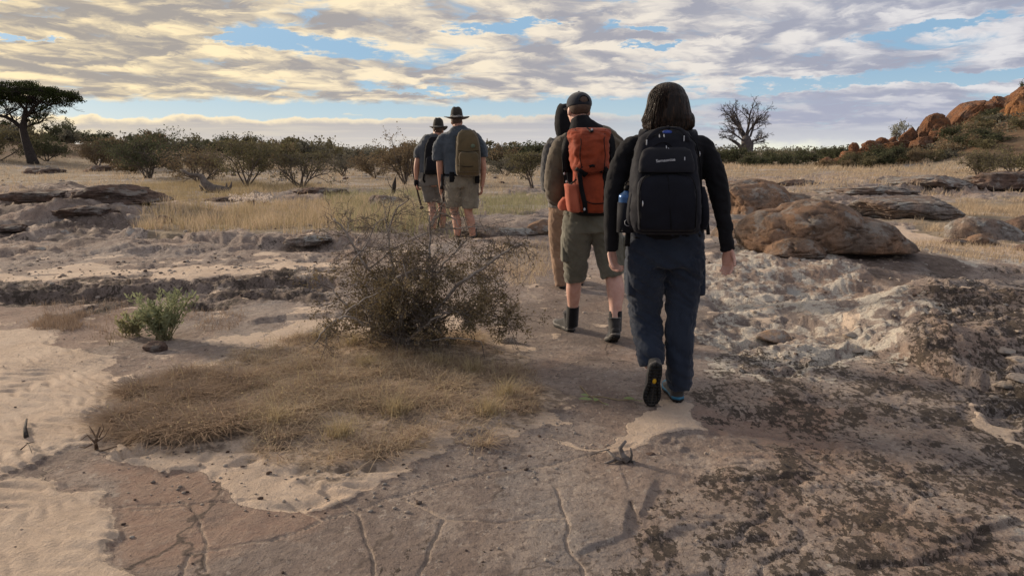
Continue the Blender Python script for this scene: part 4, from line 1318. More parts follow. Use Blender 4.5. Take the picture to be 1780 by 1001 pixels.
def field_grass():
    rng = np.random.RandomState(43)
    g = Geo()
    strip = [(225, 402), (300, 378), (460, 356), (640, 350), (830, 372), (700, 418), (560, 424), (380, 412), (250, 414)]
    P = sample_px(strip, 7500, rng, lambda x, y: .06 + .94 * ss(fbm2(x * 1.6, y * 2.2, 4, 211), -.05, .25))
    V, F = ribbons(P, rng.uniform(.12, .36, len(P)), .010, rng, .22, .35, 2, .1); g.add(V, F, rng.choice(1))
    P = sample_px(strip, 5500, rng, lambda x, y: .05 + .95 * ss(fbm2(x * 1.3, y * 2.0, 4, 213), -.05, .25))
    V, F = ribbons(P, rng.uniform(.12, .30, len(P)), .010, rng, .3, .4, 2, .1); g.add(V, F, 1)
    P = sample_px([(560, 340), (780, 340), (850, 380), (780, 425), (600, 425)], 6500, rng)      # greener growth behind the shrub
    V, F = ribbons(P, rng.uniform(.15, .38, len(P)), .011, rng, .3, .5, 2, .1); g.add(V, F, 2)
    P = sample_px([(830, 350), (960, 345), (960, 372), (850, 388)], 2500, rng)
    V, F = ribbons(P, rng.uniform(.08, .25, len(P)), .010, rng, .3, .5, 2, .1); g.add(V, F, 2)
    # feathery heads
    P = sample_px([(400, 378), (465, 370), (480, 386), (410, 392)], 130, rng)
    V, F = ribbons(P, .42, .006, rng, .15, .1, 2); g.add(V, F, 1)
    Q = P + (0, 0, .42); V, F = leaf_geo(np.repeat(Q, 5, 0) + rng.normal(0, .012, (len(Q) * 5, 3)), .035, rng, .5, .8); g.add(V, F, 3)
    clump = lambda x, y: ss(fbm2(x * .5, y * .8, 4, 221), -.10, .20)
    for poly, n, h0, h1, w, mi in [
        ([(-100, 318), (380, 318), (640, 322), (900, 318), (900, 345), (560, 345), (380, 350), (-100, 345)], 7500, .08, .22, .015, 4),
        ([(-100, 285), (1000, 282), (1000, 318), (-100, 318)], 15000, .12, .36, .030, 4),
        ([(210, 322), (400, 318), (560, 325), (420, 352), (230, 348)], 9000, .12, .32, .013, 1),
        ([(1560, 368), (1700, 345), (1850, 345), (1850, 425), (1640, 420)], 9000, .05, .18, .010, 4),
        ([(1250, 300), (1850, 296), (1850, 335), (1440, 345), (1250, 345)], 14000, .10, .28, .022, 4),
        ([(1100, 284), (1850, 282), (1850, 298), (1100, 300)], 9000, .2, .5, .05, 0),
        ([(860, 430), (960, 440), (960, 480), (880, 500)], 1500, .03, .12, .006, 0),
        ([(60, 520), (220, 530), (200, 590), (60, 570)], 800, .03, .08, .004, 5), ([(330, 540), (420, 545), (400, 575), (330, 570)], 400, .03, .08, .004, 5),
        ([(80, 545), (150, 545), (150, 575), (80, 575)], 1500, .03, .07, .004, 5),
        ([(1450, 440), (1800, 470), (1800, 432), (1660, 418)], 2600, .03, .12, .007, 4)]:
        P = sample_px(poly, n, rng, clump if n > 3000 else None)
        P = P[P[:, 2] < .75]
        V, F = ribbons(P, rng.uniform(h0, h1, len(P)), w, rng, .4, .5, 1 if h1 > .27 and w > .014 else 2, .1); g.add(V, F, mi)
    o = link('field_grass', g.mesh('field_grass', [M_straw, M_strawgold, M_grassgreen, M_seed, M_straw, M_strawdark]))
    tag(o, 'yellowing grass across the flats behind the bare rock', 'grass', kind='stuff')
field_grass()
# ------------------------------------------------------------------ rocks
def rock_mat(name, warmc, coolc, darkc, lichen=0.4, scale=1.0, bd=0.05):
    m, nt, b, oc = new_mat(name)
    v = vscale(nt, oc, scale, scale, scale * 1.15)
    a = noise(nt, v, 1.6, 6, 0.6, 0.5); c = noise(nt, v, 5.0, 8, 0.65, 0.3); d = noise(nt, v, 22.0, 8, 0.7); e = noise(nt, v, 90.0, 4, 0.7)
    col = mixc(nt, a.smooth(0.40, 0.60), warmc, coolc)
    col = mixc(nt, c.smooth(0.46, 0.66) * 0.75, col, darkc)
    col = mixc(nt, d.smooth(0.52, 0.62) * 0.7, col, tuple(v * 0.40 for v in warmc))
    col = mixc(nt, noise(nt, vscale(nt, v, 1, 1, 1, (9, 1, 4)), 11.0, 7, 0.7).smooth(0.56, 0.66) * 0.5, col, tuple(min(.6, v * 1.5) for v in warmc))
    g = nt.nodes.new('ShaderNodeNewGeometry'); nz = sep(nt, g.outputs['Normal'])[2]
    lm = ((noise(nt, v, 3.5, 7, 0.7) + nz * 0.05) * 1.0).smooth(0.56, 0.63) * lichen
    col = mixc(nt, lm, col, (0.34, 0.33, 0.30))
    gg = e * 0.6 + d * 0.4 + 0.5
    col = mixc(nt, 1.0, col, comb(nt, gg, gg, gg), 'MULTIPLY')
    setin(nt, b.inputs['Base Color'], col)
    b.inputs['Roughness'].default_value = 0.9; b.inputs['Specular IOR Level'].default_value = 0.15
    bump(nt, b, c * 0.5 + d * 0.40 + e * 0.14, 1.0, bd * 1.6)
    return m


MR_rust = rock_mat('rock_rust', (0.275, 0.170, 0.108), (0.200, 0.152, 0.118), (0.078, 0.060, 0.050), .45)
MR_grey = rock_mat('rock_grey', (0.25, 0.185, 0.145), (0.22, 0.195, 0.175), (0.085, 0.068, 0.058), .8)
MR_dark = rock_mat('rock_dark', (0.16, 0.105, 0.080), (0.125, 0.095, 0.080), (0.060, 0.045, 0.038), .35)
MR_pale = rock_mat('rock_pale', (0.42, 0.34, 0.27), (0.35, 0.31, 0.27), (0.22, 0.18, 0.15), .4, 2.0, .02)
MR_hill = rock_mat('rock_hill', (0.27, 0.125, 0.062), (0.19, 0.105, 0.065), (0.085, 0.055, 0.042), .15, 0.30, 0.35)
MR_cliff = rock_mat('rock_cliff', (0.46, 0.22, 0.09), (0.34, 0.165, 0.08), (0.14, 0.08, 0.05), .1, 0.35, 0.4)
MR_two = rock_mat('rock_two_tone', (0.46, 0.30, 0.19), (0.30, 0.27, 0.25), (0.18, 0.15, 0.13), .7, 3.0, .015)

_ICO = {}
def ico(sub):
    if sub not in _ICO:
        b = bmesh.new(); bmesh.ops.create_icosphere(b, subdivisions=sub, radius=1.0)
        b.verts.ensure_lookup_table()
        V = np.array([v.co[:] for v in b.verts]); F = np.array([[v.index for v in f.verts] for f in b.faces]); b.free()
        _ICO[sub] = (V / np.linalg.norm(V, axis=1)[:, None], F)
    return _ICO[sub]


def rock_shape(size, seed, sub=5, cuts=9, cutd=(0.72, 0.95), rough=0.10, strata=0.0, crack=0.04, lobes=None, flatbase=0.35, squash=1.0):
    """size = full extents; star-shaped body cut by random planes, weathered by noise"""
    rng = np.random.RandomState(seed)
    U, F = ico(sub)
    r = np.ones(len(U))
    if lobes is not None:
        r = np.full(len(U), 0.05)
        for (c, s) in lobes:
            c = np.array(c, float); s = np.array(s, float)
            u = U / s; q = c / s
            A = (u * u).sum(1); B = -2 * (u * q).sum(1); C = (q * q).sum() - 1
            disc = B * B - 4 * A * C
            t = np.where(disc > 0, (-B + np.sqrt(np.maximum(disc, 0))) / (2 * A), 0)
            r = np.maximum(r, t)
    P = U * r[:, None]
    for _ in range(cuts):
        n = rng.normal(size=3); n[2] *= 0.8; n /= np.linalg.norm(n); k = rng.uniform(*cutd)
        s = P @ n - k
        P = P - n * (np.maximum(s, 0) * 0.88)[:, None]
    rr = np.linalg.norm(P, axis=1)[:, None]
    off = rng.uniform(-50, 50, 3)
    P = P * (1 + rough * fbm3(U * 1.8 + off, 5, seed % 17)[:, None] * 1.3)
    P = P * (1 + rough * .35 * fbm3(U * 7 + off, 4, seed % 13)[:, None])
    f1, f2 = vor3(U * 1.15 + off + fbm3(U * 2.5 + off, 4, 2)[:, None] * .45, 3)
    P = P * (1 - crack * (1 - ss(f2 - f1, 0.0, 0.05))[:, None])
    if strata:
        t = P[:, 2] * 3.2 + fbm3(U * 1.5 + off, 4, 5) * 2.2
        st = ss(np.abs((t % 1) - .5), .30, .48)
        P[:, :2] *= (1 - strata * st * (.4 + .6 * ss(fbm3(U * 4 + off, 2, 7), -.2, .3)))[:, None]
    lo, hi = P.min(0), P.max(0)
    P = (P - (lo + hi) / 2) / ((hi - lo) / 2)
    S = np.array(size) / 2
    P = P * S
    zb = -S[2] * flatbase
    P[:, 2] = np.where(P[:, 2] < zb, zb + (P[:, 2] - zb) * 0.25, P[:, 2])
    return P, F


def rock(name, px, py, size, mat, label, seed, sink=0.12, rz=0.0, cat='rock', group=None, tilt=(0, 0), loc=None, **kw):
    """stands on the land where the pixel meets it"""
    P, F = rock_shape(size, seed, **kw)
    me = mesh_np(name, P, [F], [mat])
    b = hit(px, py) if loc is None else Vector(loc)
    o = link(name, me)
    zmin = P[:, 2].min()
    o.rotation_euler = (tilt[0], tilt[1], rz)
    o.location = (b.x, b.y, b.z - zmin - sink * size[2])
    tag(o, label, cat, group)
    return o


# right-hand boulders
rock('boulder', 1338, 367, (2.5, 1.6, 1.30), MR_rust, 'big rust and grey boulder behind the others, with a green plant at its left end', 101, .22, sub=6, cuts=12, cutd=(.62, .92), rough=.12, crack=.05, rz=.1,
     lobes=[((-.35, 0, .12), (.72, .8, .82)), ((.25, 0, -.05), (.75, .75, .62)), ((.70, 0, -.35), (.45, .6, .45))], cat='boulder')
rock('boulder', 1437, 431, (2.0, 1.3, .80), MR_rust, 'rounded orange-brown front boulder on the dark slab, with a pale lobe at its left', 102, .10, sub=6, cuts=7, cutd=(.76, .95), rough=.085, crack=.06,
     lobes=[((-.52, .1, -.05), (.42, .6, .72)), ((-.05, 0, .1), (.58, .7, .84)), ((.45, -.05, -.12), (.52, .62, .62)), ((-.42, -.55, -.35), (.34, .34, .45)), ((.80, -.1, -.3), (.30, .45, .42))], cat='boulder')
rock('boulder', 1300, 412, (.95, .8, .42), MR_rust, 'low orange rock tucked between the walking woman and the front boulder', 103, .2, cuts=7, rough=.08, cat='boulder')
rock('slab_rock', 1578, 380, (2.3, 1.3, .70), MR_grey, 'long flat grey slab with a dark undercut edge behind the front boulder', 104, .12, sub=6, cuts=8, cutd=(.6, .9), rough=.10, strata=.14, cat='rock')
rock('slab_rock', 1470, 372, (.9, .9, .32), MR_grey, 'small grey rock wedged between the front boulder and the long slab', 105, .2, cuts=7, cat='rock')
rock('boulder', 1712, 412, (1.20, .9, .52), MR_grey, 'brown-grey boulder among dry grass near the right edge', 106, .15, sub=5, cuts=10, cutd=(.6, .9), rough=.12, cat='boulder')
rock('small_rock', 1706, 425, (.46, .32, .24), MR_rust, 'angular reddish rock in front of the brown-grey boulder', 107, .1, sub=4, cuts=12, cutd=(.55, .85), cat='rock')
rock('small_rock', 1688, 424, (.26, .2, .15), MR_rust, 'smaller reddish rock leaning on the angular one', 108, .1, sub=4, cuts=10, cutd=(.6, .85), cat='rock')
rock('small_rock', 1660, 425, (.34, .22, .13), MR_dark, 'flat dark brown rock lying on sand left of the reddish rocks', 109, .1, sub=4, cuts=10, cutd=(.6, .85), cat='rock')
rock('boulder', 1790, 402, (.85, .7, .45), MR_dark, 'dark brown boulder cut off by the right edge of the view', 110, .15, cuts=9, cat='boulder')
rock('small_rock', 1786, 436, (.36, .3, .16), MR_dark, 'small dark rock at the right edge below the dark boulder', 111, .1, sub=4, cuts=9, cat='rock')
rock('stone', 1345, 592, (.27, .15, .115), MR_two, 'flat stone with an orange top and blue-grey front on the lichened rock', 112, .05, sub=4, cuts=10, cutd=(.5, .8), rough=.05, rz=.1, cat='stone')
rock('stone', 883, 596, (.125, .09, .065), MR_pale, 'smooth pale pebble beside the path right of the thorn shrub', 113, .1, sub=4, cuts=2, rough=.04, crack=0, cat='stone')
rock('stone', 270, 609, (.17, .13, .10), MR_dark, 'dark rock at the foot of the green leafy shrub', 114, .12, sub=4, cuts=9, rough=.12, cat='stone')
rock('block_rock', 942, 406, (.46, .4, .32), MR_rust, 'squarish rust block beside the legs of the half-hidden hiker', 115, .1, sub=5, cuts=12, cutd=(.45, .75), rough=.06, cat='rock')
rock('slab_rock', 868, 408, (1.2, .8, .22), MR_grey, 'low grey-brown slab right of the rear hikers boots', 116, .2, sub=5, cuts=9, strata=.1, cat='rock')
rock('boulder', 668, 364, (.85, .7, .52), MR_grey, 'split grey rock with a dark broken stub standing behind the thorn shrub', 117, .15, sub=5, cuts=7, rough=.1, crack=.09, cat='boulder')
rock('stone', 1322, 422, (.14, .1, .06), MR_pale, 'white stone at the left foot of the front boulder', 118, .1, sub=3, cuts=8, cat='stone')
for k, (px, py, w, lab) in enumerate([(1748, 614, .13, 'pale rounded stone on the broken ledge, left of two at the right edge'), (1772, 626, .15, 'pale flat stone on the broken ledge at the very right edge'),
                                      (1478, 584, .10, 'pale chip on the rock right of the orange-topped stone'), (1492, 616, .09, 'small brown pebble below the pale chip'),
                                      (1746, 680, .12, 'tan stone under the end of the broken ledge'), (1772, 664, .14, 'tan stone in the crack of the broken ledge'), (1728, 690, .06, 'white pebble on the sand below the broken ledge'),
                                      (1308, 602, .06, 'white pebble left of the orange-topped stone'), (1130, 790, .05, 'dark pebble on the slab right of the driftwood')]):
    rock('stone', px, py, (w, w * .8, w * .42), MR_dark if 'dark' in lab else MR_pale, lab, 130 + k, .35, sub=4, cuts=14, cutd=(.5, .85), rough=.12, cat='stone')
for k, (px, py, w, h, m, lab) in enumerate([(205, 342, 2.1, .30, MR_dark, 'dark crusted rock cap on the left mound'), (150, 372, 1.3, .20, MR_dark, 'thin dark slab halfway down the left mound'),
        (282, 386, .42, .15, MR_dark, 'small dark rock right of the left mound'), (20, 403, .6, .10, MR_dark, 'flat dark slab at the left edge below the mound'), (60, 345, 1.6, .22, MR_dark, 'dark crust on the mound near the left edge'),
        (440, 355, .35, .16, MR_dark, 'left of two small dark rocks beside the grass strip'), (462, 357, .32, .14, MR_dark, 'right of two small dark rocks beside the grass strip'),
        (535, 424, .7, .12, MR_grey, 'grey rock crust at the front edge of the grass strip'), (395, 349, 1.2, .14, MR_dark, 'long low dark rock behind the grass strip'),
        (560, 336, 1.7, .22, MR_dark, 'low brown rubble ledge left of the split grey rock'), (170, 298, 2.2, .5, MR_rust, 'rust-coloured rock on the plain between the acacia and the dark bush'),
        (75, 300, 3.0, .4, MR_dark, 'dark low outcrop under the acacia'), (1620, 322, 3.6, .42, MR_grey, 'long layered ledge across the flats at the right'), (1740, 318, 3.2, .5, MR_dark, 'dark layered ledge at the right edge below the olive bush'),
        (1500, 336, 3.0, .26, MR_grey, 'low grey ledge in the dry grass behind the long slab'), (1390, 322, 1.6, .25, MR_dark, 'flat dark rock on the flats behind the big rear boulder')]):
    rock('slab_rock', px, py, (w, w * .7, h * 1.7), m, lab, 150 + k, .3, sub=5, cuts=14, cutd=(.5, .85), rough=.26, crack=.10, cat='rock')

# rocky hill, right
def hill_rock(px, py, wpx, hpx, dist, seed, mat, label, tilt=0.0, group=None, depth=.8, **kw):
    u = dist / FPX
    c = pw(px, py, dist)
    k = dict(sub=5, cuts=14, cutd=(.5, .85), rough=.15, crack=.11, flatbase=.95); k.update(kw)
    P, F = rock_shape((wpx * u, wpx * u * depth, hpx * u), seed, **k)
    o = link('hill_boulder', mesh_np('hill_boulder', P, [F], [mat]))
    o.location = c; o.rotation_euler = (0, R(tilt), 0)
    tag(o, label, 'boulder', group)


hill_rock(1796, 220, 104, 140, 69, 201, MR_cliff, 'sheer bright orange cliff block at the right edge', 0, sub=6, cuts=14, cutd=(.55, .8), rough=.10, strata=.10, crack=.09)
hill_rock(1776, 272, 70, 36, 67, 215, MR_hill, 'dark ledge at the foot of the orange cliff', 0)
hill_rock(1786, 174, 64, 50, 76, 202, MR_hill, 'rust boulder capping the orange cliff at the right edge', -20)
hill_rock(1668, 226, 56, 128, 80, 203, MR_hill, 'long leaning rust dome, the largest smooth boulder of the hill', 38, depth=1.6, cuts=10, cutd=(.62, .92), rough=.10, crack=.08, sub=6)
hill_rock(1730, 208, 70, 80, 80, 204, MR_hill, 'rounded rust boulder left of the orange cliff', 0, cuts=12, cutd=(.55, .88), rough=.12, crack=.10)
hill_rock(1764, 196, 60, 60, 82, 205, MR_hill, 'rust boulder on the skyline between the round boulder and the cliff', -30, rough=.09)
hill_rock(1622, 236, 50, 76, 76, 206, MR_hill, 'egg-shaped rust boulder left of the long leaning dome', 22, cuts=12, cutd=(.55, .88), rough=.12, crack=.10)
hill_rock(1600, 238, 24, 34, 83, 207, MR_hill, 'small dark boulder squeezed left of the egg-shaped one', 10)
hill_rock(1578, 242, 36, 40, 76, 208, MR_hill, 'round dark boulder standing alone on the left part of the ridge', 0, cuts=12, rough=.13)
hill_rock(1702, 246, 36, 40, 72, 209, MR_cliff, 'small orange boulder on the slope below the leaning dome', 15)
hill_rock(1636, 266, 84, 34, 72, 210, MR_hill, 'low dark rust slab at the bottom of the slope', -8)
hill_rock(1532, 250, 24, 22, 78, 211, MR_hill, 'rust block right of the jagged low rocks on the ridge', 5)
hill_rock(1548, 247, 22, 20, 79, 212, MR_hill, 'rust block below the silver-leaved tree', 5)
hill_rock(1484, 261, 20, 26, 74, 213, MR_hill, 'stacked rust knob standing up on the low end of the ridge', 0)
hill_rock(1500, 263, 22, 18, 76, 214, MR_hill, 'rust rock right of the stacked knob', 0)
for k_, (px_, py_, w_, h_, d_, t_, lab_) in enumerate([
        (1764, 246, 60, 46, 73, 0, 'big brown boulder under the orange cliff, behind the olive bush'), (1722, 240, 44, 40, 75, 20, 'brown boulder under the rounded one, half hidden by bushes'),
        (1690, 262, 56, 26, 71, -6, 'flat-topped brown boulder low on the slope, middle of the hill'), (1740, 272, 66, 26, 70, 5, 'long low boulder at the base of the hill near the right edge'),
        (1648, 248, 36, 34, 73, 25, 'tilted boulder in front of the egg-shaped one'), (1600, 258, 40, 24, 72, 0, 'low boulder at the left foot of the egg-shaped one'),
        (1556, 262, 34, 20, 71, 8, 'low wedge-shaped boulder left of the hill foot thicket'), (1516, 262, 30, 17, 73, 0, 'low jagged boulder in the ridge tail behind the deep green bush')]):
    hill_rock(px_, py_ - 8, w_ * 1.15, h_ * 1.2, d_ - 1.5, 300 + k_, MR_hill, lab_, t_)
_rh = np.random.RandomState(9)
for k in range(44):
    px = _rh.uniform(1430, 1780); q = float(np.interp(px, SKY_PROF[:, 0], SKY_PROF[:, 1]))
    py = q + _rh.uniform(4, 10 + (px - 1430) * .20)
    s = _rh.uniform(12, 30)
    hill_rock(px, py, s * 1.2, s * .9, 72, 230 + k, MR_hill, ('upper' if py - q < 14 + (px - 1430) * .06 else 'lower') + ' small rust rock on the ' + ('left' if px < 1545 else 'middle' if px < 1660 else 'right') + ' part of the rocky hillside', _rh.uniform(-30, 30), 'small rocks on the hillside', sub=3, cuts=7)

# dark broken stub on the split rock
def stub():
    b = hit(682, 345); D = b.y
    top = np.array(pw(688, 308, D - .05)); P0 = np.array(pw(683, 330, D - .05))
    g = Geo(); g.add(*tube_geo([P0 - (0, 0, .12), P0 + (top - P0) * .35 + (.01, 0, 0), P0 + (top - P0) * .75, top], [.055, .06, .035, .006], 7))
    g.add(*tube_geo([P0, np.array(pw(676, 320, D)), np.array(pw(672, 304, D))], [.012, .008, .004], 5))
    o = link('dead_stub', g.mesh('dead_stub', [M_barkdark], True)); tag(o, 'pointed black wood stub sticking up from the split grey rock', 'stump')
stub()

# fallen log with a raised broken limb
def fallen_log():
    b = hit(385, 336); D = b.y
    base = Vector((b.x, b.y, b.z))
    def q(px, py, dy=0): return np.array(pw(px, py, D + dy) - base)
    t = empty('fallen_log', base)
    g = Geo(); g.add(*tube_geo([q(400, 332), q(385, 331, -.1), q(368, 329, -.1), q(355, 318, 0), q(350, 306, .1), q(342, 305, .1), q(330, 304, .1), q(320, 298, .1), q(314, 295, .1)],
                               [.10, .15, .17, .13, .09, .075, .06, .045, .015], 9))
    link('trunk', g.mesh('log_trunk', [M_bark], True), t)
    r = Geo()
    for px, py, px2, py2 in [(352, 332, 346, 322), (392, 330, 394, 318), (398, 330, 403, 316), (370, 332, 350, 336), (388, 334, 400, 338)]:
        r = Geo(); r.add(*tube_geo([q(px, py), q((px + px2) / 2 + 1, (py + py2) / 2), q(px2, py2)], [.05, .04, .01], 6))
        link('limb', r.mesh('log_limb', [M_bark], True), t)
    tag(t, 'grey fallen log whose broken limb rises to the left, lying in dry grass', 'log')
fallen_log()


def sticks(name, paths, mat, label, cat, ref):
    """paths in pixels + height above ground + radius (m)"""
    base = hit(*ref); t = None
    g = Geo()
    for pts, r in paths:
        Q = []
        for p_ in pts:
            h_ = hit(p_[0], p_[1]); lift = p_[2] if len(p_) > 2 else 0.0
            v = pw(p_[0], p_[1], base.y) if lift < 0 else Vector((h_.x, h_.y, h_.z + lift))
            Q.append(np.array(v))
        g.add(*tube_geo(Q, np.linspace(r, r * .4, len(Q)), 6))
    me = g.mesh(name, [mat], True)
    o = link(name, me); tag(o, label, cat)
    return o


M_drift = simple('driftwood', (0.24, 0.21, 0.19), (0.11, 0.095, 0.085), 30, .9, 90, .8, .01)
sticks('driftwood', [([(1092, 806, .01), (1082, 792, -1), (1078, 778, -1), (1088, 766, -1)], .017), ([(1088, 804, .01), (1070, 796, -1), (1052, 788, .02)], .012), ([(1095, 804, .0), (1098, 790, -1), (1096, 778, -1)], .009),
                     ([(1060, 790, .02), (1040, 785, -1), (1026, 794, .004), (1030, 802, .003)], .0028), ([(1075, 800, .01), (1062, 806, .01), (1050, 806, .0)], .009), ([(1100, 802, .0), (1104, 808, .0)], .01)],
       M_drift, 'weathered grey driftwood knot on the slab below the walking woman', 'driftwood', (1080, 806))
sticks('dead_twig', [([(168, 782, 0), (166, 766, -1), (174, 742, -1)], .009), ([(166, 770, -1), (152, 756, -1), (140, 765, -1)], .005), ([(167, 768, -1), (182, 758, -1), (190, 744, -1)], .004), ([(160, 772, -1), (148, 778, -1), (138, 776, -1)], .004),
                     ([(170, 765, -1), (160, 748, -1), (155, 740, -1)], .004), ([(172, 760, -1), (180, 745, -1), (178, 735, -1)], .003), ([(172, 785, 0), (200, 781, .01), (236, 775, .004)], .004)],
       simple('twig_brown', (0.17, 0.115, 0.075), (0.09, 0.06, 0.04), 30, .9), 'upright brown dead twig cluster at the left end of the dry mat', 'twig', (168, 784))
sticks('dead_twig', [([(46, 762, .005), (44, 748, .01), (47, 733, .015)], .011)], M_barkdark, 'short dark stick lying on the sand near the left edge', 'twig', (45, 750))
sticks('dead_twig', [([(36, 786, .005), (50, 778, .02), (56, 790, .005)], .003), ([(50, 778, .02), (60, 772, .01)], .003), ([(50, 778, .02), (43, 773, .01)], .003)], M_bark, 'tiny three-pronged twig on the sand below the short dark stick', 'twig', (48, 782))
sticks('dead_twig', [([(834, 592, .02), (850, 600, .02), (878, 588, .01)], .003)], M_barkpale, 'thin pale twig on the ground beside the smooth pale pebble', 'twig', (840, 600))
sticks('dead_twig', [([(820, 540, .05), (860, 546, .03), (880, 556, .01)], .006)], M_barkpale, 'pale bare twig reaching out to the right under the thorn shrub', 'twig', (840, 600))
sticks('straw_stalk', [([(190, 600, 0), (194, 585, -1), (200, 570, -1)], .0022), ([(192, 600, 0), (186, 590, -1), (182, 584, -1)], .002), ([(200, 582, .01), (215, 586, .005), (232, 592, .003)], .002), ([(198, 575, -1), (210, 584, -1), (222, 590, .004)], .002), ([(196, 600, 0), (198, 588, -1), (196, 572, -1)], .0018)],
       M_strawgold, 'bunch of dry straw stalks left of the dark rock', 'straw', (195, 600))


def sprig():
    b = hit(1040, 700); t = empty('leafy_sprig', b); g, l = Geo(), Geo()
    def q(px, py, z=.006): v = hit(px, py); return np.array(v - b) + (0, 0, z)
    for pts in [[(1008, 672), (1022, 688), (1040, 697), (1050, 703)], [(1030, 690), (1050, 692), (1075, 697), (1100, 696)]]:
        g.add(*tube_geo([q(*p_) for p_ in pts], [.003] * len(pts), 5))
    rng = np.random.RandomState(4)
    for (px, py, dx, dy, s) in [(1030, 698, -1, -.3, .085), (1038, 696, -.3, -1, .08), (1045, 704, .4, -.8, .07), (1104, 697, -1, -.2, .07), (1100, 700, .6, -.6, .07), (1024, 692, -1, .2, .05)]:
        c = q(px, py, .012); d = np.array([dx, dy, .12]); d /= np.linalg.norm(d); w = np.cross(d, (0, 0, 1)); w /= np.linalg.norm(w)
        V = [c, c + d * s * .35 + w * s * .2 + (0, 0, .008), c + d * s * .7 + w * s * .14 + (0, 0, .006), c + d * s, c + d * s * .7 - w * s * .14, c + d * s * .35 - w * s * .2]
        l.add(np.array(V), [np.array([[0, 1, 2, 3], [0, 3, 4, 5]])])
    link('stem', g.mesh('sprig_stem', [M_strawgold], True), t)
    link('leaf', l.mesh('sprig_leaf', [leafmat('leaf_fresh', (.26, .32, .14), (.34, .38, .2), .3)]), t)
    tag(t, 'dropped green sprig with broad leaves on the rock left of the raised boot', 'sprig')
sprig()


def gravel():
    rng = np.random.RandomState(51)
    U, F = ico(1); g = Geo()
    areas = [([(200, 800), (700, 780), (960, 700), (1100, 780), (700, 900), (300, 900)], 260, .010), ([(-20, 560), (1780, 560), (1780, 1000), (-20, 1000)], 520, .008), ([(0, 450), (600, 440), (620, 520), (0, 530)], 420, .022),
             ([(1200, 440), (1780, 470), (1780, 690), (1250, 620)], 420, .018), ([(0, 340), (560, 340), (600, 430), (0, 440)], 220, .05), ([(840, 400), (1250, 420), (1200, 560), (860, 540)], 260, .015), ([(0, 290), (1780, 290), (1780, 330), (0, 330)], 260, .12)]
    for poly, n, s0 in areas:
        P = sample_px(poly, n, rng)
        n = len(P)
        s = s0 * np.clip(rng.lognormal(0, .5, n), .3, 2.2) * .6
        S = np.stack([s, s * rng.uniform(.6, 1, n), s * rng.uniform(.35, .7, n)], 1)
        V = U[None] * (1 + rng.normal(0, .14, (n, len(U), 1))) * S[:, None]
        a = rng.uniform(0, 6.28, n); c, s_ = np.cos(a)[:, None], np.sin(a)[:, None]
        V = np.stack([V[..., 0] * c - V[..., 1] * s_, V[..., 0] * s_ + V[..., 1] * c, V[..., 2]], -1) + P[:, None] + np.stack([0 * s, 0 * s, S[:, 2] * .3], -1)[:, None]
        F_ = (F[None] + (np.arange(n) * len(U))[:, None, None]).reshape(-1, 3)
        mi = 1 if s0 > .012 else 0
        half = int(n * .7)
        g.add(V.reshape(-1, 3), [F_[:half * len(F)]], 0)
        g.F.append(F_[half * len(F):] + (g.n - n * len(U))); g.M.append(np.full(len(F_) - half * len(F), 1))
    o = link('gravel', g.mesh('gravel', [MR_pale, MR_dark], False)); tag(o, 'loose grit and chips scattered over the rock and sand', 'gravel', kind='stuff')
gravel()
# ------------------------------------------------------------------ people
def etube(P, rx, ry, sides=20, lat=(1, 0, 0)):
    """closed tube with elliptical sections; rx along `lat`, ry across it"""
    P = np.asarray(P, float); n = len(P)
    rx = np.broadcast_to(np.asarray(rx, float), (n,)); ry = np.broadcast_to(np.asarray(ry, float), (n,))
    T = np.gradient(P, axis=0); T /= np.linalg.norm(T, axis=1)[:, None] + 1e-9
    X = np.array(lat, float)
    A = X[None] - T * (T @ X)[:, None]; A /= np.linalg.norm(A, axis=1)[:, None] + 1e-9
    B = np.cross(T, A)
    a = np.arange(sides) * 2 * np.pi / sides
    V = (P[:, None] + A[:, None] * (np.cos(a)[None, :, None] * rx[:, None, None]) + B[:, None] * (np.sin(a)[None, :, None] * ry[:, None, None])).reshape(-1, 3)
    k = np.arange(sides); k2 = (k + 1) % sides
    F = np.concatenate([np.stack([i * sides + k, i * sides + k2, (i + 1) * sides + k2, (i + 1) * sides + k], -1) for i in range(n - 1)])
    V = np.vstack([V, P[:1], P[-1:]])
    tri = np.concatenate([np.stack([k2, k, np.full(sides, n * sides)], -1), np.stack([(n - 1) * sides + k, (n - 1) * sides + k2, np.full(sides, n * sides + 1)], -1)])
    return V, [F, tri]


def spline(P, m=4):
    """smooth a short list of control rows (any width) with Catmull-Rom"""
    P = np.asarray(P, float); n = len(P)
    Q = np.vstack([2 * P[0] - P[1], P, 2 * P[-1] - P[-2]]); out = []
    for i in range(1, n):
        for t in np.arange(m) / m:
            a, b, c, d = Q[i - 1], Q[i], Q[i + 1], Q[i + 2]
            out.append(.5 * ((2 * b) + (c - a) * t + (2 * a - 5 * b + 4 * c - d) * t * t + (3 * b - 3 * c + d - a) * t ** 3))
    out.append(P[-1])
    return np.array(out)


def ell(c, r, sub=3):
    U, F = ico(sub)
    return U * np.asarray(r) + np.asarray(c), [F]


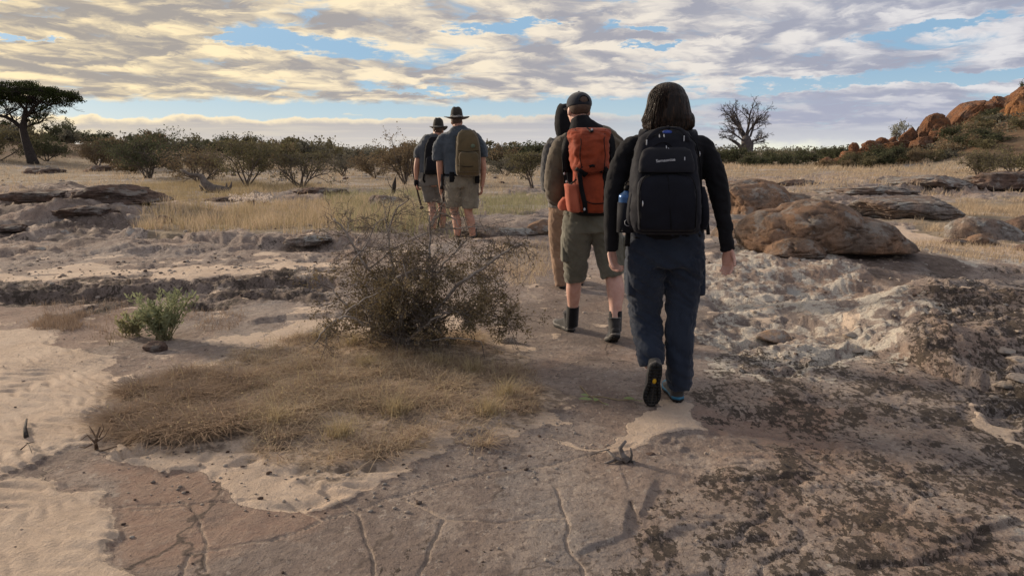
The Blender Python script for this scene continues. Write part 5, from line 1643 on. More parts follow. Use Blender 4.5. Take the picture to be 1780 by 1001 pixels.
def fuse(parts, voxel=0.008, smooth=3, disp=None, name='cloth', keep=0.5):
    """union of closed shapes as one smooth skin"""
    g = Geo()
    for p_ in parts: g.add(*p_)
    me = g.mesh('tmp', [], True)
    o = bpy.data.objects.new('tmp', me); COL.objects.link(o)
    m = o.modifiers.new('r', 'REMESH'); m.mode = 'VOXEL'; m.voxel_size = voxel; m.use_smooth_shade = True
    if smooth:
        s = o.modifiers.new('s', 'SMOOTH'); s.factor = .6; s.iterations = smooth
    if name == 'body': keep = .34
    dm = o.modifiers.new('d', 'DECIMATE'); dm.ratio = keep
    dg = bpy.context.evaluated_depsgraph_get(); dg.update()
    ev = o.evaluated_get(dg); me2 = bpy.data.meshes.new_from_object(ev)
    bpy.data.objects.remove(o); bpy.data.meshes.remove(me)
    me2.name = name
    n = len(me2.vertices)
    if disp is not None and n:
        V = np.empty(n * 3); me2.vertices.foreach_get('co', V); V = V.reshape(-1, 3)
        Nn = np.empty(n * 3); me2.vertex_normals.foreach_get('vector', Nn); Nn = Nn.reshape(-1, 3)
        V = V + Nn * disp(V)[:, None]
        me2.vertices.foreach_set('co', V.ravel().astype(np.float32)); me2.update()
    me2.polygons.foreach_set('use_smooth', np.ones(len(me2.polygons), bool))
    me2.materials.clear()
    return me2


def folds(amp, sx=9, sz=6, seed=0, slant=0.6, fine=.35):
    def f(V):
        p = np.stack([V[:, 0] * sx + V[:, 2] * slant * 6, V[:, 1] * sx, V[:, 2] * sz * 2 + V[:, 0] * slant * 8], 1)
        a = 1 - np.abs(fbm3(p + seed, 3, seed % 7)) * 3.2
        b = fbm3(V * 38 + seed, 3, 3)
        return amp * (np.clip(a, -.6, 1) - .3) + amp * fine * b
    return f


def put(name, me, mat, parent):
    me.materials.clear()
    for m in (mat if isinstance(mat, (list, tuple)) else [mat]): me.materials.append(m)
    o = link(name, me, parent); return o


def fabric(name, c, c2=None, rough=.85, weave=900, wb=.25, sheen=.25, patch=6.0):
    m, nt, b, oc = new_mat(name)
    c2 = c2 or tuple(v * .78 for v in c)
    n = noise(nt, oc, patch, 4, .6); w_ = noise(nt, oc, weave, 2, .5)
    col = mixc(nt, n.smooth(.35, .65), c2, c)
    g = w_ * .4 + .8
    setin(nt, b.inputs['Base Color'], mixc(nt, 1.0, col, comb(nt, g, g, g), 'MULTIPLY'))
    b.inputs['Roughness'].default_value = rough; b.inputs['Specular IOR Level'].default_value = .08
    b.inputs['Sheen Weight'].default_value = sheen
    bump(nt, b, noise(nt, oc, 60, 5, .6) * .7 + w_ * .3, wb, .006)
    return m


def skinm(name, c):
    m, nt, b, oc = new_mat(name)
    n = noise(nt, oc, 14, 4, .6)
    setin(nt, b.inputs['Base Color'], mixc(nt, n.smooth(.3, .7), tuple(v * k for v, k in zip(c, (.82, .72, .68))), c))
    b.inputs['Roughness'].default_value = .55
    b.inputs['Subsurface Weight'].default_value = .08; b.inputs['Subsurface Radius'].default_value = (.01, .004, .002)
    return m


M_black = fabric('cloth_black', (.011, .011, .013), sheen=.05)
M_navytr = fabric('trousers_navy', (.023, .031, .048), (.016, .022, .036), rough=.75, sheen=.15)
M_packnavy = fabric('pack_navy', (.0095, .0105, .016), (.0075, .008, .012), rough=.7, sheen=.05)
M_packgrey = fabric('pack_grey', (.013, .0135, .018), rough=.7, sheen=.05)
M_webbing = fabric('webbing_black', (.008, .008, .009), rough=.6, sheen=0)
M_silver = simple('buckle_grey', (.45, .46, .48), (.35, .36, .38), 20, .4)
M_orange = fabric('pack_orange', (.27, .052, .022), (.17, .034, .016), rough=.7, sheen=.05, patch=9)
M_orangep = fabric('pack_orange_pale', (.42, .115, .065), (.32, .08, .045), rough=.75, sheen=.1)
M_olivej = fabric('jacket_olive', (.125, .100, .068), (.075, .060, .042))
M_shortk = fabric('shorts_olive', (.150, .142, .108), (.105, .100, .075))
M_greyj = fabric('jacket_grey', (.07, .068, .066))
M_tan = fabric('trousers_tan', (.27, .17, .105), (.20, .125, .08))
M_blues = fabric('shirt_blue_grey', (.066, .080, .096), (.048, .060, .073))
M_khaki = fabric('shorts_khaki', (.21, .185, .138), (.155, .135, .10))
M_packbrown = fabric('pack_brown', (.105, .076, .038), (.075, .056, .028), rough=.8)
M_greys = fabric('shirt_slate', (.075, .082, .092))
M_greysh = fabric('shorts_grey', (.16, .145, .125))
M_felt = fabric('hat_felt', (.035, .032, .026), rough=.9)
M_band = simple('hat_band', (.55, .52, .48), (.4, .38, .35), 30, .6)
M_cap = fabric('cap_cloth', (.022, .026, .035), rough=.9)
M_skin = skinm('skin_tanned', (.42, .22, .145)); M_skinp = skinm('skin_pale', (.56, .335, .26))
M_hair = simple('hair_dark_brown', (.018, .010, .0065), (.007, .0045, .003), 40, .5, spec=.15)
def hairmat():
    m, nt, b, oc = new_mat('hair_dark_strands')
    n = noise(nt, vscale(nt, oc, 1, 1, .07), 230, 4, .6); n2 = noise(nt, vscale(nt, oc, 1, 1, .12), 40, 4, .6)
    setin(nt, b.inputs['Base Color'], mixc(nt, n.smooth(.40, .62), (.005, .0035, .003), mixc(nt, n2.smooth(.45, .6), (.020, .011, .007), (.052, .028, .016))))
    b.inputs['Roughness'].default_value = .42; b.inputs['Specular IOR Level'].default_value = .2
    bump(nt, b, n * .6 + n2 * .6, 1.0, .012)
    return m
M_hair = hairmat()
M_hairs = simple('hair_short_brown', (.10, .065, .045), (.06, .04, .03), 200, .8)
M_boot = fabric('boot_grey', (.060, .055, .050), (.042, .039, .036), rough=.8)
M_bootd = fabric('boot_dark', (.030, .028, .027), rough=.8)
M_sole = simple('sole_black', (.012, .012, .012), None, 10, .7)
M_turq = simple('midsole_blue', (.035, .16, .26), None, 10, .5)
M_greysole = simple('midsole_grey', (.14, .13, .12), None, 10, .6)
M_badge = simple('badge_yellow', (.60, .36, .02), None, 10, .5)
M_sock = fabric('sock_black', (.010, .010, .011))
M_bottle = simple('bottle_blue', (.020, .085, .22), (.018, .07, .19), 8, .3, metal=.5, spec=.6)
M_eye = simple('eye_white', (.6, .58, .55), None, 10, .3); M_lip = simple('lips', (.30, .11, .09), None, 10, .5)
M_gun = simple('gunmetal', (.022, .022, .024), None, 20, .45, metal=.3)
M_stock = simple('gun_stock', (.045, .028, .018), (.025, .016, .01), 12, .5)
M_white = simple('print_white', (.65, .66, .68), None, 20, .5)
M_patch = fabric('patch_green', (.12, .15, .10))
M_bluebit = simple('lining_blue', (.05, .10, .42), None, 10, .5)


class Fig:
    def __init__(s, D, px, dz=None):
        s.D = D; s.u = D / FPX
        x = (px - 890) / FPX * D
        s.base = Vector((x, D, zat(x, D) if dz is None else dz))
    def q(s, px, py, dy=0.0):
        return np.array(pw(px, py, s.D + dy) - s.base)
    def lim(s, rows, sides=20, m=4, lat=(1, 0, 0)):
        """rows of (px, py, dy metres, half-width px, half-depth px)"""
        R_ = spline([list(s.q(r[0], r[1], r[2])) + [r[3] * s.u, r[4] * s.u] for r in rows], m)
        return etube(R_[:, :3], R_[:, 3], R_[:, 4], sides, lat)


def hand(w, d, n, thumb, curl=.5, k=1.0):
    """palm and five bent fingers from a wrist; d = finger direction, n = palm facing, thumb = +1/-1"""
    w, d, n = np.array(w, float), np.array(d, float), np.array(n, float)
    d /= np.linalg.norm(d); n -= d * n.dot(d); n /= np.linalg.norm(n); s = np.cross(d, n) * thumb
    out = []
    P = [w - d * .02 * k, w + d * .02 * k, w + d * .055 * k + n * .003, w + d * .088 * k + n * .006]
    out.append(etube(spline(P, 3), spline([[.025], [.030], [.038], [.034]], 3)[:, 0] * k, spline([[.019], [.017], [.015], [.011]], 3)[:, 0] * k, 14, lat=tuple(s)))
    for off, ln, c in ((.027, .072, 1.0), (.009, .080, 1.05), (-.009, .074, 1.1), (-.026, .058, 1.2)):
        p = w + d * .080 * k + s * off * k; dd = d + s * off * 2.2; dd /= np.linalg.norm(dd); pts = [p]
        for j, f in enumerate((.45, .32, .23)):
            a = curl * c * (.7 + .5 * j); dd = dd * math.cos(a) + n * math.sin(a); dd /= np.linalg.norm(dd)
            p = p + dd * ln * f * k; pts.append(p)
        out.append(etube(spline(pts, 3), np.linspace(.0088, .0068, 10) * k, np.linspace(.0088, .0066, 10) * k, 10, lat=tuple(s)))
    p = w + d * .022 * k + s * .024 * k; dd = d * .75 + s * .6 + n * .35; dd /= np.linalg.norm(dd); pts = [p]
    for j, f in enumerate((.040, .030, .024)):
        a = .25 * (j + 1) * curl * 1.2; t = d * .7 + n * .6 - s * .1
        dd = dd * (1 - a * .6) + t * a * .6; dd /= np.linalg.norm(dd); p = p + dd * f * k; pts.append(p)
    out.append(etube(spline(pts, 3), np.linspace(.0125, .0080, 10) * k, np.linspace(.0115, .0078, 10) * k, 10, lat=tuple(s)))
    return out


def head_parts(c, k=1.0, yaw=0.0, nod=0.0):
    """skull, jaw, nose, brow, ears round a centre; faces +y"""
    M = np.array((Matrix.Rotation(yaw, 3, 'Z') @ Matrix.Rotation(-nod, 3, 'X')))
    def T(v): return np.asarray(v) @ M.T * k + c
    out = []
    for cc, r in [((0, -.012, .030), (.074, .094, .082)), ((0, .020, -.035), (.062, .070, .070)), ((0, .045, -.075), (.040, .040, .030)), ((0, .098, -.015), (.013, .020, .022)), ((0, .090, .000), (.009, .014, .028)),
                  ((.028, .078, .022), (.026, .014, .010)), ((-.028, .078, .022), (.026, .014, .010)), ((.074, -.004, -.008), (.008, .018, .030)), ((-.074, -.004, -.008), (.008, .018, .030)), ((0, .083, -.058), (.022, .012, .010)),
                  ((.036, .062, -.022), (.022, .022, .022)), ((-.036, .062, -.022), (.022, .022, .022)), ((0, .068, -.092), (.020, .018, .014))]:
        V, F = ell(cc, r, 3); out.append((T(V), F))
    eyes = [T(np.array([sx * .031, .077, .004])) for sx in (-1, 1)]
    mouth = T(np.array([0, .092, -.055]))
    return out, eyes, mouth, T


def add_face(t, eyes, mouth, k=1.0):
    for e in eyes:
        V, F = ell(e, (.0115 * k,) * 3, 2); o = link('eye', mesh_np('eye', V, F, [M_eye]), t)
    V, F = ell(mouth, (.022 * k, .006 * k, .006 * k), 2); link('mouth', mesh_np('mouth', V, F, [M_lip]), t)


def band_geo(pts, width, thick, nrm, m=4):
    """flat strap following points; nrm = outward direction"""
    P = spline(pts, m); T = np.gradient(P, axis=0); T /= np.linalg.norm(T, axis=1)[:, None]
    Nn = np.asarray(nrm, float)[None] - T * (T @ np.asarray(nrm, float))[:, None]; Nn /= np.linalg.norm(Nn, axis=1)[:, None] + 1e-9
    S = np.cross(T, Nn)
    w_ = np.broadcast_to(np.asarray(width, float), (len(P),))[:, None] * .5
    V = np.stack([P - S * w_, P + S * w_, P + S * w_ + Nn * thick, P - S * w_ + Nn * thick], 1).reshape(-1, 3)
    n = len(P); k = np.arange(4); k2 = (k + 1) % 4
    F = np.concatenate([np.stack([i * 4 + k, i * 4 + k2, (i + 1) * 4 + k2, (i + 1) * 4 + k], -1) for i in range(n - 1)] + [np.array([[3, 2, 1, 0], [(n - 1) * 4, (n - 1) * 4 + 1, (n - 1) * 4 + 2, (n - 1) * 4 + 3]])])
    return V, [F]


def sbox(rows, e=3.2, n=56, m=5, wr=0.0, seed=0, lat=None):
    """soft box: rows of (x, y, z, half-width, half-depth), superelliptic sections, closed; wr = wrinkle depth"""
    R_ = spline(rows, m); a = np.arange(n) * 2 * np.pi / n
    ca, sa = np.cos(a), np.sin(a)
    X = np.sign(ca) * np.abs(ca) ** (2 / e); Y = np.sign(sa) * np.abs(sa) ** (2 / e)
    P = R_[:, None, :3] + np.stack([X[None] * R_[:, 3:4], Y[None] * R_[:, 4:5], np.zeros((len(R_), n))], -1)
    V = P.reshape(-1, 3)
    if wr:
        c = np.repeat(R_[:, :3], n, 0); d = V - c; d /= np.linalg.norm(d, axis=1)[:, None] + 1e-9
        f = (1 - np.abs(fbm3(V * (11, 11, 17) + seed, 3, seed % 5)) * 3.5)
        V = V + d * (wr * np.clip(f, -1, 1))[:, None] + d * (wr * .4 * fbm3(V * 45 + seed, 2, 1))[:, None]
    k = np.arange(n); k2 = (k + 1) % n; r = len(R_)
    F = np.concatenate([np.stack([i * n + k, i * n + k2, (i + 1) * n + k2, (i + 1) * n + k], -1) for i in range(r - 1)])
    V = np.vstack([V, R_[:1, :3], R_[-1:, :3]])
    tri = np.concatenate([np.stack([k2, k, np.full(n, r * n)], -1), np.stack([(r - 1) * n + k, (r - 1) * n + k2, np.full(n, r * n + 1)], -1)])
    return V, [F, tri]


def boot(parent, heel, fwd, up, mat, midm, k=1.0, shaft=.11, badge=False, heelm=None, lab=None):
    """heel = heel point on the sole; fwd = towards the toes; up = from sole to ankle"""
    f = np.array(fwd, float); f /= np.linalg.norm(f); u = np.array(up, float); u -= f * u.dot(f); u /= np.linalg.norm(u); s = np.cross(f, u)
    M = np.stack([s, f, u], 1) * k
    def T(V): return np.asarray(V) @ M.T + np.asarray(heel)
    up_parts = []
    rows = spline([(0, .035, .030, .034, .030), (0, .09, .045, .037, .042), (0, .15, .040, .040, .036), (0, .21, .030, .044, .026), (0, .255, .024, .036, .020), (0, .275, .022, .018, .012)], 4)
    V, F = etube(rows[:, :3], rows[:, 3], rows[:, 4], 18); up_parts.append((T(V), F))
    rows = spline([(0, .050, .02, .037, .048), (0, .050, .06, .037, .048), (0, .052, .095, .040, .046), (0, .055, .095 + shaft * .5, .044, .048), (0, .052, .10 + shaft * .75, .048, .052)], 4)
    V, F = etube(rows[:, :3], rows[:, 3], rows[:, 4], 18); up_parts.append((T(V), F))
    V, F = ell((0, .075, .05), (.036, .06, .04), 3); up_parts.append((T(V), F))
    me = fuse(up_parts, .006 * k, 3, folds(.0015, 20, 14, 3), 'boot_upper')
    o = put('boot', me, mat, parent)
    # outline of the sole
    a = np.linspace(0, 2 * np.pi, 48, endpoint=False)
    yy = .142 - .142 * np.cos(a); w_ = np.interp(yy, [0, .02, .07, .12, .18, .22, .26, .284], [.0, .030, .034, .030, .042, .044, .030, .0]) * np.sign(np.sin(a))
    def slab(z0, z1, g, name, mt):
        sc = np.array([[1 + g]])
        lo = np.stack([w_ * (1 + g), (yy - .142) * (1 + g * .6) + .142, np.full(48, z0)], 1); hi = lo.copy(); hi[:, 2] = z1
        V = np.vstack([lo, hi, [[0, .142, z0]], [[0, .142, z1]]]); i = np.arange(48); j = (i + 1) % 48
        F = [np.stack([i, j, j + 48, i + 48], 1), np.stack([j, i, np.full(48, 96)], 1), np.stack([i + 48, j + 48, np.full(48, 97)], 1)]
        # toe spring
        V[:, 2] += np.clip(V[:, 1] - .2, 0, 1) ** 2 * 2.2
        return link(name, mesh_np(name, T(V), F, [mt], False), o)
    slab(.006, .016, .04, 'sole', M_sole); slab(.0165, .030, .07, 'midsole', midm)
    g = Geo(); rng = np.random.RandomState(3)
    for yb in np.arange(.012, .275, .021):
        hw = np.interp(yb, [0, .02, .07, .12, .18, .22, .26, .284], [.0, .028, .033, .029, .041, .042, .028, .0])
        for xb in np.linspace(-hw + .008, hw - .008, 4 if hw > .02 else 2):
            if .085 < yb < .135 and badge and abs(xb) < .012: continue
            c = np.array([xb, yb, .003 + max(0, yb - .2) ** 2 * 2.2]); h = np.array([.0065, .0072, .0045])
            Vb = np.array([[x, y, z] for x in (-1, 1) for y in (-1, 1) for z in (-1, 1)]) * h + c
            g.add(T(Vb), [np.array([[0, 1, 3, 2], [4, 6, 7, 5], [0, 4, 5, 1], [2, 3, 7, 6], [0, 2, 6, 4], [1, 5, 7, 3]])])
    tr = link('tread', g.mesh('tread', [M_sole]), o); tag(tr, kind='stuff')
    if badge:
        V, F = ell((0, .108, .004), (.011, .017, .003), 2); link('badge', mesh_np('badge', T(V), F, [M_badge]), o)
    if heelm:
        V, F = ell((0, .022, .045), (.032, .024, .030), 3); link('heel_cap', mesh_np('heel_cap', T(V), F, [heelm]), o)
    # collar and laces
    lc = Geo()
    for i, z in enumerate(np.linspace(.055, .12, 5)):
        y = .115 - (z - .05) * .35
        lc.add(*tube_geo([T(np.array([[-.022, y - .01, z]]))[0], T(np.array([[0, y + .012, z + .004]]))[0], T(np.array([[.022, y - .01, z]]))[0]], [.0022] * 3, 5))
    link('laces', lc.mesh('laces', [M_greysole]), o)
    return o


def text_mesh(body, size, mat, depth=.0008):
    cu = bpy.data.curves.new('txt', 'FONT'); cu.body = body; cu.size = size; cu.extrude = depth; cu.align_x = 'CENTER'; cu.align_y = 'CENTER'
    o = bpy.data.objects.new('txt', cu); COL.objects.link(o)
    dg = bpy.context.evaluated_depsgraph_get(); dg.update()
    me = bpy.data.meshes.new_from_object(o.evaluated_get(dg)); bpy.data.objects.remove(o)
    me.materials.clear(); me.materials.append(mat)
    return me


# ---------------- nearest walker: woman with a dark pack
def woman():
    f = hit(1178, 701); Fg = Fig(f.y + .03, 1160); q, L, u = Fg.q, Fg.lim, Fg.u
    t = empty('person', Fg.base)
    hc = q(1161, 183, 0.03)
    hp, eyes, mouth, HT = head_parts(hc, .98)
    lw, rw = q(1063, 432, -.02), q(1265, 430, -.10)
    body = hp + [L([(1160, 205, 0, 15, 16), (1160, 228, -.01, 17, 18), (1160, 246, -.01, 26, 20)]),
                 L([(1160, 240, 0, 26, 18), (1160, 258, 0, 46, 26), (1160, 300, 0, 44, 28), (1160, 350, 0, 42, 28), (1160, 400, 0, 56, 34), (1160, 430, 0, 58, 36)]),
                 L([(1100, 268, 0, 11, 12), (1078, 300, 0, 12, 13), (1064, 345, -.02, 11, 12), (1062, 400, -.02, 9, 9), (1063, 434, -.02, 8.5, 6.5)]),
                 L([(1220, 268, 0, 11, 12), (1239, 300, -.03, 12, 13), (1251, 345, -.06, 11, 12), (1260, 400, -.09, 9, 9), (1265, 432, -.10, 8.5, 6.5)]),
                 L([(1130, 410, 0, 32, 32), (1124, 480, .03, 27, 28), (1124, 550, .06, 18, 20), (1128, 610, -.02, 14, 15), (1132, 640, -.05, 10, 11)]),
                 L([(1190, 410, 0, 32, 32), (1190, 480, .03, 27, 28), (1184, 550, .02, 18, 20), (1180, 610, 0, 14, 15), (1180, 670, 0, 10, 11)])]
    body += hand(lw, (.10, .02, -1), (.75, -.65, 0), 1, .95, .98)
    body += hand(rw, (.05, -.12, -1), (-.8, -.6, 0), -1, .42, .98)
    put('body', fuse(body, .0055, 1, name='body'), M_skinp, t)
    add_face(t, eyes, mouth)
    # black fleece
    jk = [L([(1160, 216, 0, 18, 19), (1160, 228, 0, 30, 22), (1160, 235, 0, 46, 26), (1160, 246, 0, 61, 31), (1160, 270, 0, 65, 36), (1160, 320, 0, 58, 36), (1160, 370, 0, 58, 36), (1160, 412, 0, 64, 42)], 32),
          L([(1124, 246, 0, 9, 14), (1106, 250, 0, 15, 18), (1091, 264, 0, 18, 20), (1076, 300, 0, 18.5, 19), (1066, 345, -.02, 16, 17), (1063, 400, -.02, 12.5, 13), (1063, 430, -.02, 11.5, 10.5), (1063, 436, -.02, 11.5, 10)]),
          L([(1196, 246, 0, 9, 14), (1213, 250, 0, 15, 18), (1227, 264, 0, 18, 20), (1241, 300, -.03, 18.5, 19), (1252, 345, -.06, 16, 17), (1261, 400, -.09, 12.5, 13), (1264, 428, -.10, 12, 10.5), (1265, 435, -.10, 12, 10)])]
    put('fleece_jacket', fuse(jk, .0075, 4, folds(.0060, 10, 8, 3), 'fleece_jacket'), M_black, t)
    tr = [L([(1157, 392, 0, 60, 38), (1157, 415, 0, 66, 42), (1156, 440, 0, 68, 44), (1156, 462, 0, 66, 42)], 32),
          L([(1124, 440, 0, 35, 40), (1122, 480, .02, 35.5, 36), (1121, 515, .05, 31, 32), (1122, 548, .06, 28, 29), (1126, 580, .02, 26, 27), (1130, 606, -.02, 24, 26), (1131, 622, -.04, 23, 24), (1132, 634, -.05, 21, 22)]),
          L([(1190, 440, 0, 34, 40), (1189, 480, .02, 34, 36), (1186, 515, .03, 29, 32), (1183, 548, .02, 26, 29), (1181, 590, .01, 24, 26), (1181, 630, 0, 22, 25), (1181, 652, .01, 23, 26), (1180, 672, .015, 20, 24)])]
    put('trousers', fuse(tr, .0075, 3, folds(.0125, 6, 8, 12, 1.1), 'trousers'), M_navytr, t)
    for (px, py, w_, h_) in [(1096, 480, 9, 32), (1216, 480, 8, 32)]:
        rows = [tuple(q(px, py + h_ * s_, .02)) + (w_ * u * k_, 20 * u * k_) for s_, k_ in ((-1, .5), (-.85, .95), (0, 1), (.85, 1), (1, .6))]
        V, F = sbox([tuple(r) for r in rows[::-1]], 3.5, 28, 3, .002, 3)
        link('cargo_pocket', mesh_np('cargo_pocket', V, F, [M_navytr]), t)
    # hair: a bob that flares at the neck
    rows = [(1160, 143.5, 0, 5, 7), (1160, 145.5, 0, 13, 16), (1160, 150, 0, 21, 24), (1160, 158, 0, 28, 31), (1160, 170, 0, 33, 36), (1161, 185, -.005, 36, 37), (1161, 200, -.01, 40, 37), (1162, 211, -.01, 44, 35), (1162, 218, -.008, 42.5, 32), (1162, 223, 0, 32, 24)]
    V, F = L(rows, 120, 8)
    c = np.array([hc[0], hc[1]]); a = np.arctan2(V[:, 1] - c[1], V[:, 0] - c[0]); zz = V[:, 2]
    st = fbm3(np.stack([np.cos(a) * 9, np.sin(a) * 9, zz * 3], 1), 4, 2) * .012 + fbm3(np.stack([np.cos(a) * 30, np.sin(a) * 30, zz * 8], 1), 2, 5) * .006
    low = ss(-zz, -float(q(0, 200)[2]), -float(q(0, 222)[2]))
    V[:, :2] += np.stack([np.cos(a), np.sin(a)], 1) * (st * (.35 + .8 * low))[:, None]
    V[:, 2] -= low * np.abs(fbm3(np.stack([np.cos(a) * 9, np.sin(a) * 9, 0 * a], 1), 3, 8)) * .05 * (zz < q(0, 215)[2])
    # open the front so that the face shows from the other side
    front = (V[:, 1] > c[1] + .06) & (zz < hc[2] + .05)
    V[:, 1] = np.where(front, c[1] + .055 + (V[:, 1] - c[1] - .06) * .1, V[:, 1])
    hair = link('hair', mesh_np('hair', V, F, [M_hair]), t)
    rng = np.random.RandomState(6); g = Geo()
    for k in range(620):
        aa = rng.uniform(math.pi * .9, math.pi * 2.1); z0 = rng.uniform(150, 190); z1 = rng.uniform(208, 226)
        pts = []
        for s_ in np.linspace(0, 1, 6):
            py = z0 + (z1 - z0) * s_
            rx = np.interp(py, [r[1] for r in rows], [r[3] for r in rows]) if py < 212 else 42 - (py - 212) * .3; ry = np.interp(py, [r[1] for r in rows], [r[4] for r in rows]) if py < 212 else 34
            pts.append(q(1161 + math.cos(aa) * (rx + rng.uniform(-.5, 1.6) + s_ * s_ * rng.uniform(-.5, 2.6)), py, math.sin(aa) * (ry + 1) * u + rng.normal(0, .001)))
        g.add(*tube_geo(pts, np.linspace(.0015, .0006, 6), 3, False))
    lk = link('loose_strands', g.mesh('loose_strands', [M_hair]), hair); tag(lk, kind='stuff')
    # boots: left lifted on its toe, right planted
    th = hit(1130, 709)
    toe = np.array(th - Fg.base) + (0, -.0, .012)
    fwd = np.array([-.02, .34, -1.0]); fwd /= np.linalg.norm(fwd)
    boot(t, toe - fwd * .262 + (0.006, 0, 0), fwd, (.05, 1, .34), M_boot, M_greysole, 1.0, .09, badge=True)
    h2 = hit(1180, 701) - Fg.base
    boot(t, np.array(h2) + (0, 0, .002), (-.02, 1, 0), (0, 0, 1), M_boot, M_turq, 1.0, .06)
    tag(t, 'woman with dark bob hair in black fleece and navy trousers, walking nearest the camera', 'person')

    # ---- her pack
    b = Fg.base; pk = empty('backpack', b)
    def S(px, py, w_, d0, d1):      # section: half width px, back plane and front plane (metres behind her)
        p = q(px, py, -d1); return (p[0], -(d0 + d1) / 2, p[2], w_ * u * (1 - d1 / Fg.D), (d1 - d0) / 2)
    main = [S(1163, 408, 48, .11, .25), S(1163, 404, 58, .11, .30), S(1163, 380, 62, .11, .335), S(1163, 340, 61, .11, .33), S(1162, 300, 57, .11, .31), S(1162, 260, 52, .11, .27), S(1162, 238, 44, .11, .23), S(1162, 228, 32, .11, .18), S(1162, 224, 18, .12, .15)]
    V, F = sbox(main, 3.0, 72, 6, .006, 4); link('pack_body', mesh_np('pack_body', V, F, [M_packnavy]), pk)
    fp = [S(1162, 402, 44, .30, .335), S(1162, 396, 50, .30, .365), S(1162, 360, 51, .30, .375), S(1161, 325, 49, .29, .360), S(1161, 312, 44, .28, .345), S(1161, 305, 34, .28, .33), S(1161, 302, 18, .28, .31)]
    V, F = sbox(fp, 3.0, 56, 6, .005, 9); link('front_pocket', mesh_np('front_pocket', V, F, [M_packnavy]), pk)
    up_ = [S(1161, 300, 46, .27, .338), S(1161, 292, 47, .27, .338), S(1161, 276, 45, .26, .322), S(1161, 262, 40, .25, .296), S(1161, 256, 30, .24, .27)]
    V, F = sbox(up_, 3.0, 56, 6, .004, 2); link('upper_pocket', mesh_np('upper_pocket', V, F, [M_packgrey]), pk)
    for sx in (-1, 1):
        rows = [S(1163 + sx * 60, 400, 7, .14, .22), S(1163 + sx * 64, 380, 9, .13, .25), S(1163 + sx * 62, 345, 8, .13, .24), S(1163 + sx * 59, 325, 5, .14, .22)]
        V, F = sbox(rows, 3, 32, 4, .002, 5); link('side_pocket', mesh_np('side_pocket', V, F, [M_packnavy]), pk)
    def qd(px, py, d): return q(px, py, -d)
    def zline(pts, r=.0028, mat=M_webbing, name='zip'):
        link(name, Geo().add(*tube_geo(spline([qd(*p_) for p_ in pts], 5), r, 6)).mesh(name, [mat], True), pk)
    zline([(1113, 396, .352), (1111, 350, .365), (1113, 325, .350), (1124, 306, .335), (1161, 300, .333), (1198, 306, .335), (1209, 325, .350), (1211, 350, .365), (1209, 396, .352)])
    zline([(1161, 304, .337), (1163, 330, .367), (1166, 380, .379), (1167, 400, .362)], .0022, M_webbing, 'seam')
    zline([(1108, 330, .26), (1110, 290, .25), (1118, 250, .22), (1135, 230, .19), (1162, 223, .175), (1190, 230, .19), (1207, 250, .22), (1213, 290, .25), (1216, 330, .26)], .0035)
    zline([(1104, 340, .20), (1106, 290, .20), (1114, 250, .17), (1132, 228, .15)], .003); zline([(1220, 340, .20), (1218, 290, .20), (1210, 250, .17), (1192, 228, .15)], .003)
    zline([(1134, 256, .262), (1150, 248, .262), (1162, 250, .262), (1176, 262, .275), (1196, 258, .268)], .0022)
    # carrying handle: padded arch with two stitched ends
    hp_ = spline([qd(1123, 252, .235), qd(1130, 238, .235), qd(1144, 226, .215), (qd(1162, 222.5, .20)), qd(1182, 225, .215), qd(1192, 236, .235), qd(1196, 246, .24)], 5)
    link('handle', Geo().add(*etube(hp_, .011, .006, 12)).mesh('handle', [M_packgrey], True), pk)
    for (px, py, d) in [(1124, 248, .25), (1189, 241, .252), (1124, 290, .312), (1190, 278, .320)]:
        c_ = qd(px, py, d); link('stitched_tab', Geo().add(*band_geo([c_ + (0, 0, .013), c_, c_ - (0, 0, .013)], .005, .003, (0, -1, 0), 2)).mesh('tab', [M_silver]), pk)
    V, F = ell(qd(1160, 230, .205), (.024, .008, .010), 2); link('blue_lining', mesh_np('blue_lining', V, F, [M_bluebit]), pk)
    for (px, py, d) in [(1146, 238, .232), (1154, 238, .232), (1158, 258, .278), (1162, 262, .284), (1107, 282, .235), (1117, 354, .372), (1216, 268, .19)]:
        g = Geo(); c_ = qd(px, py, d); g.add(*tube_geo([c_ + (0, 0, .012), c_ + (.001, -.004, 0), c_ - (0, 0, .012)], [.0018, .0032, .0026], 6)); link('zip_pull', g.mesh('zip_pull', [M_silver], True), pk)
    tm = text_mesh('Samsonite', .019, M_white)
    o = link('lettering', tm, pk); o.location = qd(1157, 279, .3285); o.rotation_euler = (R(90 - 12), R(-5), R(0)); o.scale = (1.15, 1, 1)
    # shoulder straps and hanging ends
    for sx, x0 in ((-1, 1122), (1, 1200)):
        link('shoulder_strap', Geo().add(*band_geo([qd(x0 + sx * 2, 262, .125), qd(x0 + sx * 3, 238, .11), qd(x0 + sx * 0, 230, .05), qd(x0 - sx * 2, 231, -.04), qd(x0 - sx * 4, 250, -.12), qd(x0 - sx * 2, 300, -.13), qd(x0 + sx * 14, 350, -.04), qd(x0 + sx * 16, 372, .08)], .055, .012, (0, -.3, 1), 5)).mesh('strap', [M_packgrey], True), pk)
    link('strap_end', Geo().add(*band_geo([qd(1228, 380, .13), qd(1230, 396, .14), qd(1231, 408, .14)], .018, .004, (0, -1, 0), 3)).mesh('strap_end', [M_webbing]), pk)
    link('strap_end', Geo().add(*band_geo([qd(1092, 398, .13), qd(1091, 412, .14), qd(1090, 428, .14)], .026, .006, (0, -1, 0), 3)).mesh('strap_end', [M_webbing]), pk)
    tag(pk, 'large dark navy daypack with grey handle and white lettering on the nearest walker', 'backpack')
    # ---- bottle in the left pocket
    c0 = qd(1088, 402, .17); c1 = qd(1091, 318, .17); bt = empty('water_bottle', Vector(c0) + b)
